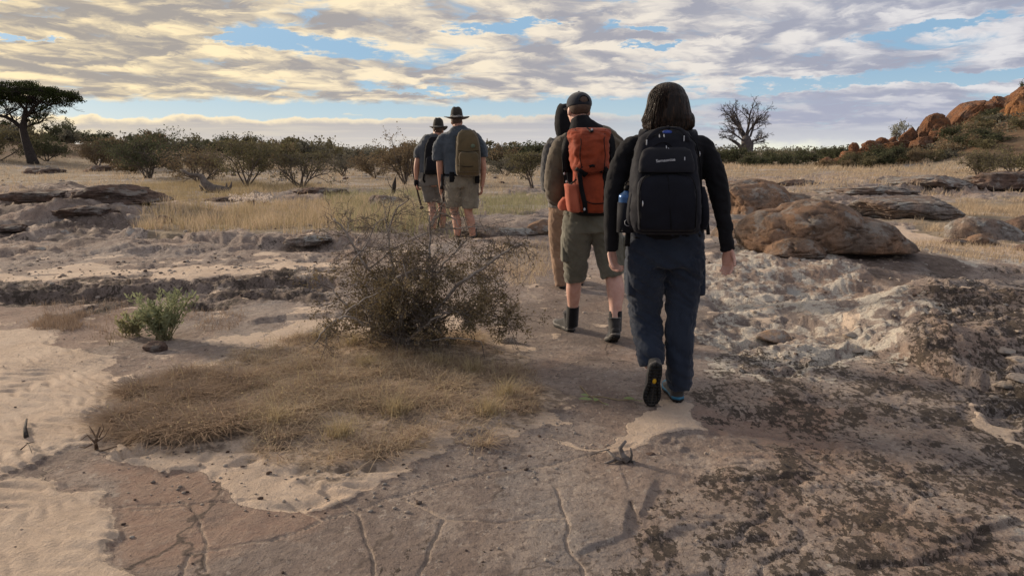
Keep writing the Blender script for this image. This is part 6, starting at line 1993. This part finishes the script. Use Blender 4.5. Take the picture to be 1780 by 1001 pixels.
    hgt = c1[2] - c0[2]; prof = [(0, 9), (.02, 13.5), (.10, 14), (.62, 14), (.72, 14), (.76, 12.5), (.80, 8), (.84, 5)]
    P = np.array([[ (c1[0] - c0[0]) * s_, 0, hgt * s_] for s_, _ in prof])
    link('flask', Geo().add(*etube(spline(np.column_stack([P, [r * u for _, r in prof]]), 3)[:, :3], spline(np.column_stack([P, [r * u for _, r in prof]]), 3)[:, 3], spline(np.column_stack([P, [r * u for _, r in prof]]), 3)[:, 3], 28)).mesh('flask', [M_bottle], True), bt)
    tp = np.array([c1[0] - c0[0], 0, hgt])
    link('cap', Geo().add(*etube([tp * .84, tp * .90, tp * .95], [5.5 * u, 6 * u, 4.5 * u], [5.5 * u, 6 * u, 4.5 * u], 16)).mesh('cap', [M_webbing], True), bt)
    link('carry_loop', Geo().add(*tube_geo(spline([tp * .93 + (-.012, 0, 0), tp * 1.0 + (-.008, -.004, 0), tp * 1.02 + (.006, -.004, 0), tp * .94 + (.012, 0, 0)], 4), .0032, 6)).mesh('carry_loop', [M_webbing], True), bt)
    link('sleeve', Geo().add(*etube([(0, 0, -.004), (0, 0, hgt * .3), ((c1[0] - c0[0]) * .55, 0, hgt * .60)], [15.5 * u] * 3, [15.5 * u] * 3, 28)).mesh('sleeve', [M_packnavy], True), bt)
    rg = np.array([[math.cos(a_) * .017, 0, math.sin(a_) * .017] for a_ in np.linspace(0, 2 * np.pi, 25)])
    link('round_mark', Geo().add(*tube_geo(rg + (.003, -15.8 * u, hgt * .20), .0015, 4, False)).mesh('round_mark', [M_silver]), bt)
    tag(bt, 'blue metal water bottle with a black cap in the side of the dark navy daypack', 'bottle')
woman()


# ---------------- man in a cap with the orange pack
def cap_man():
    fb = hit(1070, 604); ff = hit(992, 577)
    D = 5.38; Fg = Fig(D, 1022); q, L, u = Fg.q, Fg.lim, Fg.u
    t = empty('person', Fg.base)
    hc = q(1006, 193, .04)
    hp, eyes, mouth, HT = head_parts(hc, 1.0, .25, .12)
    body = hp + [L([(1008, 205, 0, 13, 15), (1012, 225, -.02, 16, 17), (1020, 240, -.02, 34, 22)]),
                 L([(1022, 236, 0, 30, 20), (1024, 255, 0, 44, 26), (1025, 300, 0, 36, 24), (1026, 350, 0, 33, 22), (1027, 380, 0, 38, 26), (1027, 400, 0, 40, 28)]),
                 L([(974, 250, 0, 13, 13), (966, 290, -.01, 11, 12), (965, 335, -.02, 9, 10), (972, 342, .12, 8, 8), (985, 340, .24, 6.5, 6.5)], lat=(0, 1, 0)),
                 L([(1070, 250, 0, 13, 13), (1078, 290, 0, 11, 12), (1080, 335, 0, 9, 10), (1072, 342, .12, 8, 8), (1060, 340, .24, 6.5, 6.5)], lat=(0, 1, 0)),
                 L([(1004, 395, .02, 23, 24), (1000, 440, .08, 19, 20), (998, 480, .12, 13.5, 14.5), (997, 505, .13, 13.5, 15), (996, 535, .16, 9.5, 10.5), (994, 560, .18, 9, 10)]),
                 L([(1050, 395, 0, 23, 24), (1058, 440, .02, 19, 20), (1066, 478, 0, 15, 15.5), (1070, 505, -.05, 15.5, 16), (1070, 535, -.10, 11, 11.5), (1069, 565, -.13, 9, 10)])]
    body += hand(q(985, 340, .24), (.5, .8, .1), (.6, -.3, -.6), 1, .7, 1.0) + hand(q(1060, 340, .24), (-.5, .8, .1), (-.6, -.3, -.6), -1, .7, 1.0)
    put('body', fuse(body, .0068, 2, name='body'), M_skinp, t); add_face(t, eyes, mouth)
    V, F = ell((0, -.022, .022), (.0765, .090, .066), 4); V = V[:, :]
    link('hair', mesh_np('hair', HT(V), F, [M_hairs]), t)
    # cap, worn with the peak forward; strap gap at the back
    V, F = ell((0, -.012, .046), (.086, .104, .080), 4); V[:, 2] = np.maximum(V[:, 2], .028 + V[:, 1] * .05)
    cp = link('cap', mesh_np('cap', HT(V), F, [M_cap]), t)
    V, F = ell((0, .115, .035), (.068, .075, .006), 3); link('peak', mesh_np('peak', HT(V), F, [M_cap]), cp)
    V, F = ell((0, -.012, .128), (.008, .008, .005), 2); link('button', mesh_np('button', HT(V), F, [M_cap]), cp)
    arc = [HT(np.array([math.sin(a_) * .034, -.012 - math.sqrt(max(0, 1 - (math.sin(a_) * .034 / .088) ** 2 - ((math.cos(a_) * .04) / .085) ** 2)) * .108, .046 + math.cos(a_) * .038])) for a_ in np.linspace(-1.6, 1.6, 15)]
    link('strap_arch', Geo().add(*tube_geo(arc, .003, 6)).mesh('arch', [M_webbing], True), cp)
    Vp, Fp = ell((0, -.104, .055), (.031, .014, .026), 3); link('strap_gap', mesh_np('strap_gap', HT(Vp), Fp, [M_hairs]), cp)
    link('strap', Geo().add(*band_geo([HT(np.array([sx * .034, -.109 + abs(sx) * .006, .038])) for sx in (-1, -.5, 0, .5, 1)], .014, .003, (0, -1, 0), 3)).mesh('strap', [M_patch]), cp)
    # olive jacket with a dark collar
    jk = [L([(1014, 216, 0, 17, 19), (1017, 228, 0, 28, 22), (1021, 240, 0, 46, 25), (1024, 258, 0, 55, 30), (1025, 310, 0, 46, 30), (1026, 350, 0, 43, 28), (1026, 374, 0, 48, 32)], 28),
          L([(1000, 244, 0, 9, 12), (984, 248, 0, 13, 15), (973, 262, 0, 16, 17), (966, 290, 0, 16, 17), (963, 322, -.01, 16, 17), (965, 342, .02, 15, 15), (972, 344, .12, 12.5, 13), (983, 341, .22, 9, 9)], lat=(.4, 1, 0)),
          L([(1046, 242, 0, 9, 12), (1062, 246, 0, 13, 15), (1073, 260, 0, 16, 17), (1079, 290, 0, 16, 17), (1082, 322, -.01, 16, 17), (1080, 342, .02, 15, 15), (1072, 344, .12, 12.5, 13), (1062, 341, .22, 9, 9)], lat=(.4, 1, 0))]
    put('jacket', fuse(jk, .008, 3, folds(.0070, 6, 9, 5, 1.4), 'jacket'), M_olivej, t)
    put('collar', fuse([L([(1008, 205, .01, 15, 17), (1010, 214, 0, 19, 20), (1014, 226, -.01, 28, 25), (1018, 236, 0, 36, 26)], 24)], .007, 2, folds(.003, 12, 8, 2)), M_black, t)
    put('vest', fuse([L([(1022, 243, -.02, 42, 28), (1022, 262, -.02, 48, 31), (1024, 310, -.02, 45, 31), (1026, 358, -.01, 42, 29)], 28)], .009, 2, folds(.003, 12, 8, 7)), M_black, t)
    sh = [L([(1027, 362, 0, 46, 32), (1028, 385, 0, 50, 35), (1028, 402, 0, 51, 35)], 28),
          L([(1004, 395, .01, 27, 31), (1001, 425, .05, 26, 28), (1001, 455, .09, 22, 24), (1000, 478, .11, 20, 22), (1001, 487, .115, 19, 20)]),
          L([(1052, 395, 0, 27, 31), (1058, 425, .02, 27, 28), (1062, 455, .01, 24, 25), (1064, 472, .0, 22, 23), (1066, 480, -.005, 20, 21)])]
    put('shorts', fuse(sh, .0075, 3, folds(.009, 8, 7, 21, .9), 'shorts'), M_shortk, t)
    for px, py, a_ in ((981, 432, .06), (1084, 432, .03)):
        rows = [tuple(q(px, py + s_ * 22, a_)) + (6 * u * k_, 18 * u * k_) for s_, k_ in ((1, .6), (.85, 1), (0, 1), (-.85, .95), (-1, .5))]
        V, F = sbox(rows, 3.4, 24, 3, .003, 2); link('cargo_pocket', mesh_np('cargo_pocket', V, F, [M_shortk]), t)
    for (x0, y0, d0, x1, y1, d1) in ((996, 532, .15, 994, 556, .18), (1070, 540, -.10, 1069, 566, -.13)):
        put('sock', fuse([L([(x0, y0, d0, 11.5, 12.5), (x1, y1 + 10, d1, 11.5, 12)])], .006, 1), M_sock, t)
    a1 = np.array(ff - Fg.base); boot(t, a1 + (.012, -.02, .0), (-.42, 1, 0), (0, 0, 1), M_bootd, M_greysole, 1.02, .05, heelm=M_bootd)
    a2 = np.array(fb - Fg.base); fw = np.array([-.03, 1, -.42]); fw /= np.linalg.norm(fw)
    boot(t, a2 + (0, -.02, .075), fw, (0, .42, 1), M_bootd, M_greysole, 1.02, .06, heelm=M_bootd)
    tag(t, 'man in a dark cap, olive jacket and khaki shorts, second nearest walker', 'person')

    b = Fg.base; pk = empty('backpack', b)
    def S(px, py, w_, d0, d1): p = q(px, py, -d1); return (p[0], -(d0 + d1) / 2, p[2], w_ * u * (1 - d1 / Fg.D), (d1 - d0) / 2)
    def qd(px, py, d): return q(px, py, -d)
    main = [S(1030, 372, 24, .13, .27), S(1031, 367, 31, .13, .33), S(1032, 340, 33, .13, .345), S(1032, 310, 32, .13, .33), S(1030, 285, 31, .13, .30), S(1028, 262, 30, .13, .27), S(1027, 250, 24, .14, .24)]
    V, F = sbox(main, 3.0, 56, 6, .007, 4); link('pack_body', mesh_np('pack_body', V, F, [M_orange]), pk)
    lid = [S(1029, 304, 18, .14, .33), S(1028, 296, 28, .13, .36), S(1027, 272, 32, .12, .36), S(1026, 245, 33, .12, .34), S(1026, 232, 35, .12, .30), S(1026, 225, 33, .12, .24), S(1026, 222, 20, .13, .19)]
    V, F = sbox(lid, 2.6, 56, 8, .014, 11); link('lid', mesh_np('lid', V, F, [M_orange]), pk)
    V, F = sbox([S(1030, 376, 20, .14, .24), S(1030, 372, 30, .13, .30), S(1031, 364, 32, .13, .335)], 3, 40, 3, .002, 1); link('base_panel', mesh_np('base_panel', V, F, [M_webbing]), pk)
    rows = [S(1001, 370, 7, .17, .30), S(1000, 366, 12, .16, .335), S(998, 345, 13, .16, .345), S(996, 325, 13, .16, .34), S(995, 321, 12, .17, .33)]
    V, F = sbox(rows, 2.8, 36, 4, .004, 3); link('side_pocket', mesh_np('side_pocket', V, F, [M_orangep]), pk)
    rows = [S(1056, 352, 7, .26, .335), S(1056, 345, 10, .25, .352), S(1057, 322, 10, .24, .345), S(1056, 304, 10, .24, .335), S(1055, 296, 7, .25, .32)]
    V, F = sbox(rows, 2.8, 32, 4, .003, 8); link('side_panel', mesh_np('side_panel', V, F, [M_webbing]), pk)
    rows = [S(983, 366, 9, .12, .22), S(983, 361, 12, .11, .22), S(984, 352, 11, .11, .22), S(988, 344, 9, .12, .22)]
    V, F = sbox(rows, 2.6, 36, 4, .004, 6); link('hip_pouch', mesh_np('hip_pouch', V, F, [M_orangep]), pk)
    def strap(pts, w_=.022, mat=M_webbing, name='strap', n=(0, -1, 0), th=.004): link(name, Geo().add(*band_geo([qd(*p_) for p_ in pts], w_, th, n, 5)).mesh(name, [mat]), pk)
    strap([(1007, 300, .36), (1011, 330, .352), (1016, 352, .352), (1018, 372, .335)], .030); strap([(1003, 290, .34), (1012, 296, .36), (1020, 304, .35)], .05)
    strap([(1050, 292, .34), (1056, 300, .34), (1060, 316, .33), (1062, 340, .33)], .035); strap([(1010, 345, .35), (1030, 354, .352), (1062, 352, .34)], .006)
    strap([(1012, 300, .342), (1030, 288, .372), (1046, 300, .34)], .016, M_webbing, 'lid_edge'); strap([(1000, 226, .24), (1010, 244, .345), (1008, 270, .365), (1012, 296, .355)], .005, M_webbing, 'seam'); strap([(1052, 226, .24), (1050, 246, .345), (1052, 270, .365), (1050, 294, .355)], .005, M_webbing, 'seam')
    strap([(986, 300, .24), (990, 320, .28), (1002, 312, .33)], .010); strap([(1061, 268, .2), (1066, 290, .24), (1068, 306, .24)], .02)
    strap([(1020, 223, .2), (1028, 229, .30), (1034, 224, .2)], .012, M_webbing, 'haul_loop')
    strap([(985, 300, .13), (984, 262, .13), (990, 238, .08), (996, 232, 0), (994, 250, -.14), (984, 310, -.12), (985, 350, .02)], .06, M_webbing, 'shoulder_strap', (0, -.3, 1), .012)
    strap([(1062, 300, .13), (1062, 262, .13), (1058, 238, .08), (1050, 232, 0), (1052, 250, -.14), (1064, 310, -.12), (1066, 350, .02)], .06, M_webbing, 'shoulder_strap', (0, -.3, 1), .012)
    strap([(984, 358, .10), (978, 356, .0), (984, 356, -.13)], .04, M_webbing, 'hip_belt', (-1, 0, 0), .01); strap([(1066, 362, .10), (1074, 360, .0), (1066, 360, -.13)], .04, M_webbing, 'hip_belt', (1, 0, 0), .01)
    for px, py, d in ((1066, 283, .25), (981, 302, .15), (1016, 364, .352), (985, 316, .16), (1029, 226, .28)):
        V, F = ell(qd(px, py, d), (.007, .004, .010), 2); link('buckle', mesh_np('buckle', V, F, [M_silver]), pk)
    tag(pk, 'orange-red hiking pack with black straps and a side pocket on the cap wearer', 'backpack')
cap_man()


def walker(D, px, J, label, mats, voxel=.009, yaw=0.0, hk=1.0, skin=M_skin):
    """shared builder for the farther walkers; J holds pixel rows"""
    Fg = Fig(D, px, J.get('z')); q, L, u = Fg.q, Fg.lim, Fg.u
    t = empty('person', Fg.base)
    hc = q(*J['head']); hp, eyes, mouth, HT = head_parts(hc, hk, yaw, J.get('nod', .1))
    body = hp + [L(r) for r in J['body']]
    for h in J['hands']: body += hand(q(*h[0]), *h[1:])
    put('body', fuse(body, voxel * .8, 1, name='body'), skin, t); add_face(t, eyes, mouth, hk)
    V, F = ell((0, -.020, .020), (.0765, .090, .070), 3); link('hair', mesh_np('hair', HT(V), F, [M_hairs]), t)
    for nm, rows, mt, amp in J['clothes']:
        put(nm, fuse([L(r) for r in rows], voxel, 2, folds(amp, 9, 7, len(rows) + int(px) % 9, .8), nm), mt, t)
    for heel, fw, upv in J['boots']:
        h = hit(*heel[:2]) if len(heel) == 2 else Vector((heel[0], heel[1], zat(heel[0], heel[1])))
        boot(t, np.array(h - Fg.base), fw, upv, M_bootd, M_greysole, 1.02, .05)
    tag(t, label, 'person')
    return Fg, t, HT


def hat(t, HT, k=1.0, brim=.155, droop=.02, band=True, side_up=.02, crown=.115):
    g = []
    a = np.linspace(0, 2 * np.pi, 48, endpoint=False)
    rows = []
    for r_, z_ in ((.070, .062), (.10, .058), (.13, .055), (brim, .052), (brim, .049), (.13, .050), (.10, .053), (.070, .055)):
        edge = np.clip((r_ - .08) / (brim - .08), 0, 1)
        z = z_ + side_up * edge ** 2 * np.abs(np.cos(a)) ** 2 * 1.6 - droop * edge ** 2 * np.abs(np.sin(a)) ** 2
        rows.append(np.stack([np.cos(a) * r_ * (.98), np.sin(a) * r_ * 1.06 - .01, z], 1))
    V = np.vstack(rows); i = np.arange(48); j = (i + 1) % 48; n = len(rows)
    F = np.concatenate([np.stack([r * 48 + i, r * 48 + j, ((r + 1) % n) * 48 + j, ((r + 1) % n) * 48 + i], 1) for r in range(n)])
    h = link('hat', mesh_np('hat_brim', HT(V * k), [F], [M_felt]), t)
    R_ = spline([(0, -.01, .045, .083, .100), (0, -.01, .07, .083, .100), (0, -.01, .05 + crown * .55, .077, .094), (0, -.01, .05 + crown * .9, .068, .082), (0, -.01, .052 + crown, .055, .066), (0, -.008, .046 + crown, .022, .03)], 4)
    V, F = etube(R_[:, :3], R_[:, 3], R_[:, 4], 28)
    V[:, 2] -= .012 * np.exp(-(V[:, 0] / .022) ** 2) * (V[:, 2] > .04 + crown * .8)
    link('hat_crown', mesh_np('hat_crown', HT(V * k), F, [M_felt]), h)
    if band:
        b_ = [HT(np.array([math.cos(x) * .0855, math.sin(x) * .1025 - .01, .068 + .004 * math.cos(6 * x)]) * k) for x in np.linspace(0, 2 * np.pi, 33)]
        link('hat_band', Geo().add(*tube_geo(b_, .0045, 6, False)).mesh('hat_band', [M_band], True), h)
    return h


# ---------------- half-hidden walker between the cap wearer and the plain
walker(7.35, 985, dict(head=(984, 205, .0), nod=.25, hands=[((968, 330, .18), (.3, .8, .2), (.6, -.3, -.5), 1, .7)],
    body=[[(984, 215, 0, 11, 12), (986, 232, 0, 13, 14), (988, 244, 0, 28, 16)], [(988, 240, 0, 26, 16), (988, 262, 0, 30, 18), (988, 320, 0, 25, 17), (988, 350, 0, 28, 19), (988, 365, 0, 28, 20)],
          [(962, 250, 0, 9, 9), (955, 290, -.02, 8, 8), (954, 325, -.02, 7, 7), (968, 330, .18, 5, 5)], [(1012, 250, 0, 9, 9), (1018, 290, 0, 8, 8), (1018, 325, 0, 7, 7), (1004, 330, .18, 5, 5)],
          [(974, 360, 0, 15, 16), (972, 420, .04, 10.5, 11), (973, 450, .02, 9.5, 10), (977, 495, -.02, 6.5, 7)], [(1002, 360, 0, 15, 16), (1003, 420, .06, 10.5, 11), (1004, 450, .10, 9.5, 10), (1004, 485, .14, 6.5, 7)]],
    clothes=[('hooded_jacket', [[(986, 232, 0, 17, 16), (988, 244, 0, 36, 20), (988, 265, 0, 37, 22), (988, 320, 0, 32, 22), (988, 352, 0, 34, 23)], [(966, 244, 0, 11, 11), (957, 262, 0, 13, 12), (952, 295, 0, 11.5, 12), (952, 325, 0, 11, 11), (968, 331, .16, 8, 8)],
                                  [(1010, 244, 0, 11, 11), (1018, 262, 0, 13, 12), (1021, 295, 0, 11.5, 12), (1020, 325, 0, 11, 11), (1006, 331, .16, 8, 8)]], M_greyj, .006),
             ('hood', [[(984, 180.5, 0, 3, 4), (984, 182.5, 0, 8, 10), (983, 187, 0, 14, 17), (983, 203, -.015, 18, 20), (983, 220, -.015, 18.5, 20), (984, 235, -.01, 16, 17), (986, 240, 0, 13, 14)]], M_black, .003),
             ('trousers', [[(988, 346, 0, 32, 22), (988, 362, 0, 34, 24), (988, 372, 0, 33, 23)], [(972, 365, 0, 18, 20), (969, 400, .03, 16, 17), (970, 435, .04, 13.5, 14), (972, 465, .02, 12, 13), (976, 497, -.01, 11, 12)],
                           [(1003, 365, 0, 18, 20), (1004, 400, .04, 16, 17), (1004, 435, .08, 13.5, 14), (1005, 465, .11, 12, 13), (1005, 490, .14, 11, 12)]], M_tan, .008),
             ('belt_layer', [[(988, 346, 0, 35, 24), (988, 360, 0, 36, 25)]], M_greysh, .002)],
    boots=[((978, 503), (-.1, 1, 0), (0, 0, 1)), ((1008, 497), (.05, 1, 0), (0, 0, 1))]),
    'half-hidden hiker with dark hood and tan trousers just beyond the cap wearer', None, .008)

# ---------------- rear guide with the brown pack
Fg4, t4, HT4 = walker(10.8, 800, dict(head=(794, 212, .02), nod=.05, hands=[((768, 335, .05), (.02, .25, -1), (.9, -.2, .2), 1, 1.1, 1.05), ((838, 322, -.02), (-.02, .1, -1), (-.9, -.3, 0), -1, .6, 1.05)],
    body=[[(795, 216, 0, 7, 8), (797, 226, 0, 8, 9), (798, 234, 0, 22, 12)], [(798, 230, 0, 20, 12), (799, 245, 0, 26, 15), (800, 275, 0, 21, 14), (801, 300, 0, 20, 13), (802, 318, 0, 23, 15), (802, 326, 0, 23, 15)],
          [(763, 245, 0, 7, 7), (764, 275, 0, 6, 6.5), (765, 300, .0, 5.3, 5.5), (768, 337, .05, 3.6, 3.2)], [(834, 245, 0, 7, 7), (838, 275, 0, 6, 6.5), (840, 298, -.01, 5.3, 5.5), (838, 324, -.02, 3.6, 3.2)],
          [(790, 322, 0, 13, 14), (789, 350, .05, 10, 10.5), (790, 368, .06, 7.5, 8), (794, 385, 0, 8, 8.5), (795, 410, -.05, 4.8, 5.2)], [(815, 322, 0, 13, 14), (815, 350, .0, 10, 10.5), (814, 368, 0, 7.3, 8), (818, 385, -.02, 7.8, 8.5), (822, 410, -.05, 4.8, 5.2)]],
    clothes=[('shirt', [[(796, 219, 0, 9.5, 10), (797, 226, 0, 17, 12), (798, 233, 0, 27, 15), (799, 248, 0, 33, 17), (800, 280, 0, 29, 17), (801, 308, 0, 28, 17)], [(784, 236, 0, 6, 8), (774, 239, 0, 8.5, 9), (766, 249, 0, 10, 10), (762, 262, 0, 10.5, 10), (762, 279, 0, 10, 9.5)],
                          [(816, 236, 0, 6, 8), (825, 239, 0, 8.5, 9), (832, 249, 0, 9.5, 10), (838, 260, 0, 9.5, 10), (839, 273, 0, 9, 9)]], M_blues, .009),
             ('shorts', [[(802, 303, 0, 28, 17), (802, 316, 0, 30, 18), (802, 326, 0, 30, 18)], [(789, 322, 0, 15.5, 17), (788, 340, .02, 15, 15.5), (788, 358, .04, 14, 14)], [(816, 322, 0, 15.5, 17), (817, 342, .0, 15, 15.5), (818, 362, 0, 14, 14)]], M_khaki, .010),
             ('belt', [[(801, 302, 0, 29.5, 18.5), (801, 306, 0, 29.5, 18.5)]], M_webbing, .0)],
    boots=[((797, 413), (-.1, 1, 0), (0, 0, 1)), ((823, 414), (.1, 1, 0), (0, 0, 1))], z=None),
    'tall man in a wide-brimmed hat, blue-grey shirt and khaki shorts holding a rifle', None, .011, -.05, 1.0)
hat(t4, HT4, 1.05, .172, .012, True, .010, .120)

# ---------------- second rear guide, further off
Fg5, t5, HT5 = walker(11.8, 752, dict(head=(762, 228, .02), nod=.15, hands=[((725, 316, .0), (-.02, .1, -1), (.8, -.3, .2), 1, 1.1, 1.1)],
    body=[[(760, 231, 0, 6, 7), (758, 238, 0, 7, 8), (754, 246, 0, 18, 10)], [(754, 242, 0, 17, 10), (753, 255, 0, 22, 13), (753, 280, 0, 18, 12), (753, 302, 0, 18, 12), (754, 318, 0, 20, 13), (754, 324, 0, 20, 13)],
          [(731, 254, 0, 6, 6), (727, 275, 0, 5.4, 5.6), (724, 295, 0, 4.8, 5), (725, 318, 0, 3.3, 3)], [(776, 254, 0, 6, 6), (779, 275, 0, 5.4, 5.6), (780, 295, .02, 4.8, 5), (776, 314, .1, 3.3, 3)],
          [(746, 320, 0, 11, 12), (749, 345, .04, 8.5, 9), (751, 358, .03, 6.5, 7), (753, 376, -.02, 7, 7.5), (754, 398, -.06, 4.3, 4.7)], [(766, 320, 0, 11, 12), (767, 345, .08, 8.5, 9), (768, 358, .10, 6.5, 7), (769, 376, .10, 7, 7.5), (769, 396, .08, 4.3, 4.7)]],
    clothes=[('shirt', [[(759, 234, 0, 8, 9), (757, 240, 0, 14, 11), (754, 247, 0, 22, 13), (753, 262, 0, 28, 15), (753, 285, 0, 24, 14), (753, 304, 0, 23, 14)], [(745, 249, 0, 5, 6), (738, 251, 0, 7, 8), (732, 258, 0, 8.2, 8.5), (728, 264, 0, 8, 8.5), (727, 275, 0, 7.8, 8)],
                          [(763, 249, 0, 5, 6), (770, 251, 0, 7, 8), (775, 258, 0, 8.2, 8.5), (779, 264, 0, 8, 8.5), (780, 275, 0, 7.8, 8)]], M_greys, .008),
             ('shorts', [[(753, 300, 0, 24, 15), (753, 312, 0, 26, 16), (754, 322, 0, 26, 16)], [(745, 318, 0, 13, 14), (747, 334, .02, 12.5, 13), (749, 350, .03, 11.5, 12)], [(766, 318, 0, 13, 14), (767, 334, .05, 12.5, 13), (768, 350, .09, 11.5, 12)]], M_greysh, .009)],
    boots=[((753, 402), (-.1, 1, 0), (0, 0, 1)), ((769, 399), (.1, 1, 0), (0, 0, 1))]),
    'man in a small dark hat and slate shirt, farthest of the walkers', None, .011, -.15, 1.0)
hat(t5, HT5, 1.0, .145, .03, False, .012, .12)


def small_pack(Fg, name, label, main, mat, extras):
    q, u = Fg.q, Fg.u; pk = empty('backpack', Fg.base)
    def S(px, py, w_, d0, d1): p = q(px, py, -d1); return (p[0], -(d0 + d1) / 2, p[2], w_ * u * (1 - d1 / Fg.D), (d1 - d0) / 2)
    def qd(px, py, d): return q(px, py, -d)
    V, F = sbox([S(*r) for r in main], 2.9, 44, 5, .007, 5); link('pack_body', mesh_np('pack_body', V, F, [mat]), pk)
    for kind, dat, mt in extras:
        if kind == 'box':
            V, F = sbox([S(*r) for r in dat], 3, 36, 4, .004, 7); link('pocket', mesh_np('pocket', V, F, [mt]), pk)
        elif kind == 'strap':
            pts, w_, n_ = dat; link('strap', Geo().add(*band_geo([qd(*p_) for p_ in pts], w_, .006, n_, 5)).mesh('strap', [mt]), pk)
        elif kind == 'dot':
            V, F = ell(qd(*dat[0]), dat[1], 2); link('patch', mesh_np('patch', V, F, [mt]), pk)
    tag(pk, label, 'backpack')


small_pack(Fg4, 'p', 'brown daypack with a small green patch on the man holding the rifle',
    [(813, 306, 16, .13, .26), (813, 303, 20, .12, .31), (813, 285, 21.5, .12, .32), (813, 262, 20.5, .12, .30), (812, 243, 18, .12, .27), (811, 232, 14, .12, .22), (811, 226, 8, .13, .18)], M_packbrown,
    [('box', [(815, 300, 15, .29, .32), (815, 297, 17, .29, .35), (815, 280, 17, .29, .36), (814, 268, 16, .28, .34), (814, 264, 11, .28, .31)], M_packbrown), ('dot', ((822, 254, .30), (.032, .008, .026)), M_patch),
     ('strap', ([(798, 300, .14), (795, 262, .16), (795, 238, .12), (788, 228, .02), (786, 232, -.1), (786, 270, -.15), (792, 300, 0)], .05, (0, -.3, 1)), M_packbrown), ('strap', ([(830, 300, .14), (832, 262, .13), (828, 238, .12), (822, 228, .02), (820, 232, -.1), (824, 270, -.15), (830, 300, 0)], .05, (0, -.3, 1)), M_packbrown),
     ('strap', ([(796, 262, .315), (813, 264, .335), (832, 262, .31)], .008, (0, -1, 0)), M_webbing), ('strap', ([(794, 288, .315), (813, 290, .375), (833, 288, .31)], .008, (0, -1, 0)), M_webbing)])
small_pack(Fg5, 'p', 'slim black pack on the back of the farthest walker',
    [(753, 304, 12, .11, .20), (753, 300, 16, .11, .25), (754, 280, 17, .11, .25), (755, 258, 16, .11, .24), (756, 245, 13, .11, .20), (756, 238, 8, .11, .16)], M_black,
    [('box', [(752, 298, 10, .23, .25), (752, 294, 12, .23, .27), (753, 278, 12, .23, .27), (753, 272, 9, .22, .25)], M_packgrey), ('strap', ([(744, 300, .12), (741, 260, .12), (744, 245, .08), (750, 240, 0), (748, 262, -.13), (744, 300, -.02)], .045, (0, -.3, 1)), M_webbing),
     ('strap', ([(766, 300, .12), (770, 260, .12), (766, 245, .08), (762, 240, 0), (764, 262, -.13), (768, 300, -.02)], .045, (0, -.3, 1)), M_webbing), ('strap', ([(738, 300, .15), (736, 312, .14), (740, 318, .12)], .03, (0, -1, 0)), M_webbing)])


def pouch(Fg, px, py, w_, h_, parent, mat):
    q, u = Fg.q, Fg.u
    rows = [tuple(q(px, py + s_ * h_, -.11)) + (w_ * u * k_, 4 * u * k_) for s_, k_ in ((1, .6), (.8, 1), (-.8, 1), (-1, .6))]
    V, F = sbox(rows, 3, 24, 3); link('belt_pouch', mesh_np('belt_pouch', V, F, [mat]), parent)
pouch(Fg4, 786, 308, 5, 9, t4, M_webbing); pouch(Fg4, 830, 311, 4, 8, t4, M_webbing)


def rifle():
    q, u = Fg4.q, Fg4.u; t = empty('rifle', Fg4.base)
    def p(px, py, d=.02): return q(px, py, d)
    V, F = etube(spline([p(771, 277), p(772, 284), p(774, 296), p(775, 304)], 4), spline([[.030], [.070], [.055], [.030]], 4)[:, 0], .020, 14); link('stock', mesh_np('stock', V, F, [M_stock]), t)
    V, F = etube(spline([p(775, 302), p(774, 320), p(771, 340), p(768, 356)], 4), spline([[.028], [.030], [.026], [.018]], 4)[:, 0], .022, 14); link('forearm', mesh_np('forearm', V, F, [M_stock]), t)
    V, F = tube_geo([p(773, 330), p(768, 356), p(761, 395)], [.014, .012, .010], 10); link('barrel', mesh_np('barrel', V, F, [M_gun]), t)
    V, F = tube_geo([p(769, 303, -.02), p(768, 309, -.02), p(768, 322, -.02), p(767, 329, -.02)], [.026, .018, .018, .024], 12); link('scope', mesh_np('scope', V, F, [M_gun]), t)
    V, F = tube_geo(spline([p(778, 306), p(782, 310), p(780, 316), p(776, 315)], 4), .004, 6); link('trigger_guard', mesh_np('trigger_guard', V, F, [M_gun]), t)
    link('sling', Geo().add(*band_geo([p(776, 282, 0), p(781, 292, -.03), p(783, 305, -.04), p(781, 322, -.03), p(778, 334, 0), p(773, 344, .01)], .022, .004, (0, -1, 0), 5)).mesh('sling', [simple('sling_tan', (.38, .34, .27), None, 30, .8)]), t)
    tag(t, 'scoped rifle with a pale sling carried muzzle down by the tall rear man', 'rifle')
rifle()


def stick():
    q = Fg5.q; t = empty('walking_stick', Fg5.base)
    V, F = tube_geo(spline([q(714, 276, .05), q(717, 296, .04), q(723, 322, .0), q(728, 342, .0), q(732, 357, .0)], 4), np.linspace(.011, .016, 17), 10); link('shaft', mesh_np('shaft', V, F, [M_stock]), t)
    V, F = ell(q(733, 361, 0), (.034, .028, .026), 3); link('knob', mesh_np('knob', V, F, [M_stock]), t)
    V, F = ell(q(724, 318, -.01), (.042, .04, .06), 3); g = put('glove', fuse([(V, F)], .008, 1, folds(.006, 14, 14, 3)), M_black, t5)
    tag(t, 'dark stick with a knobbed lower end held by the farthest walker', 'stick')
stick()
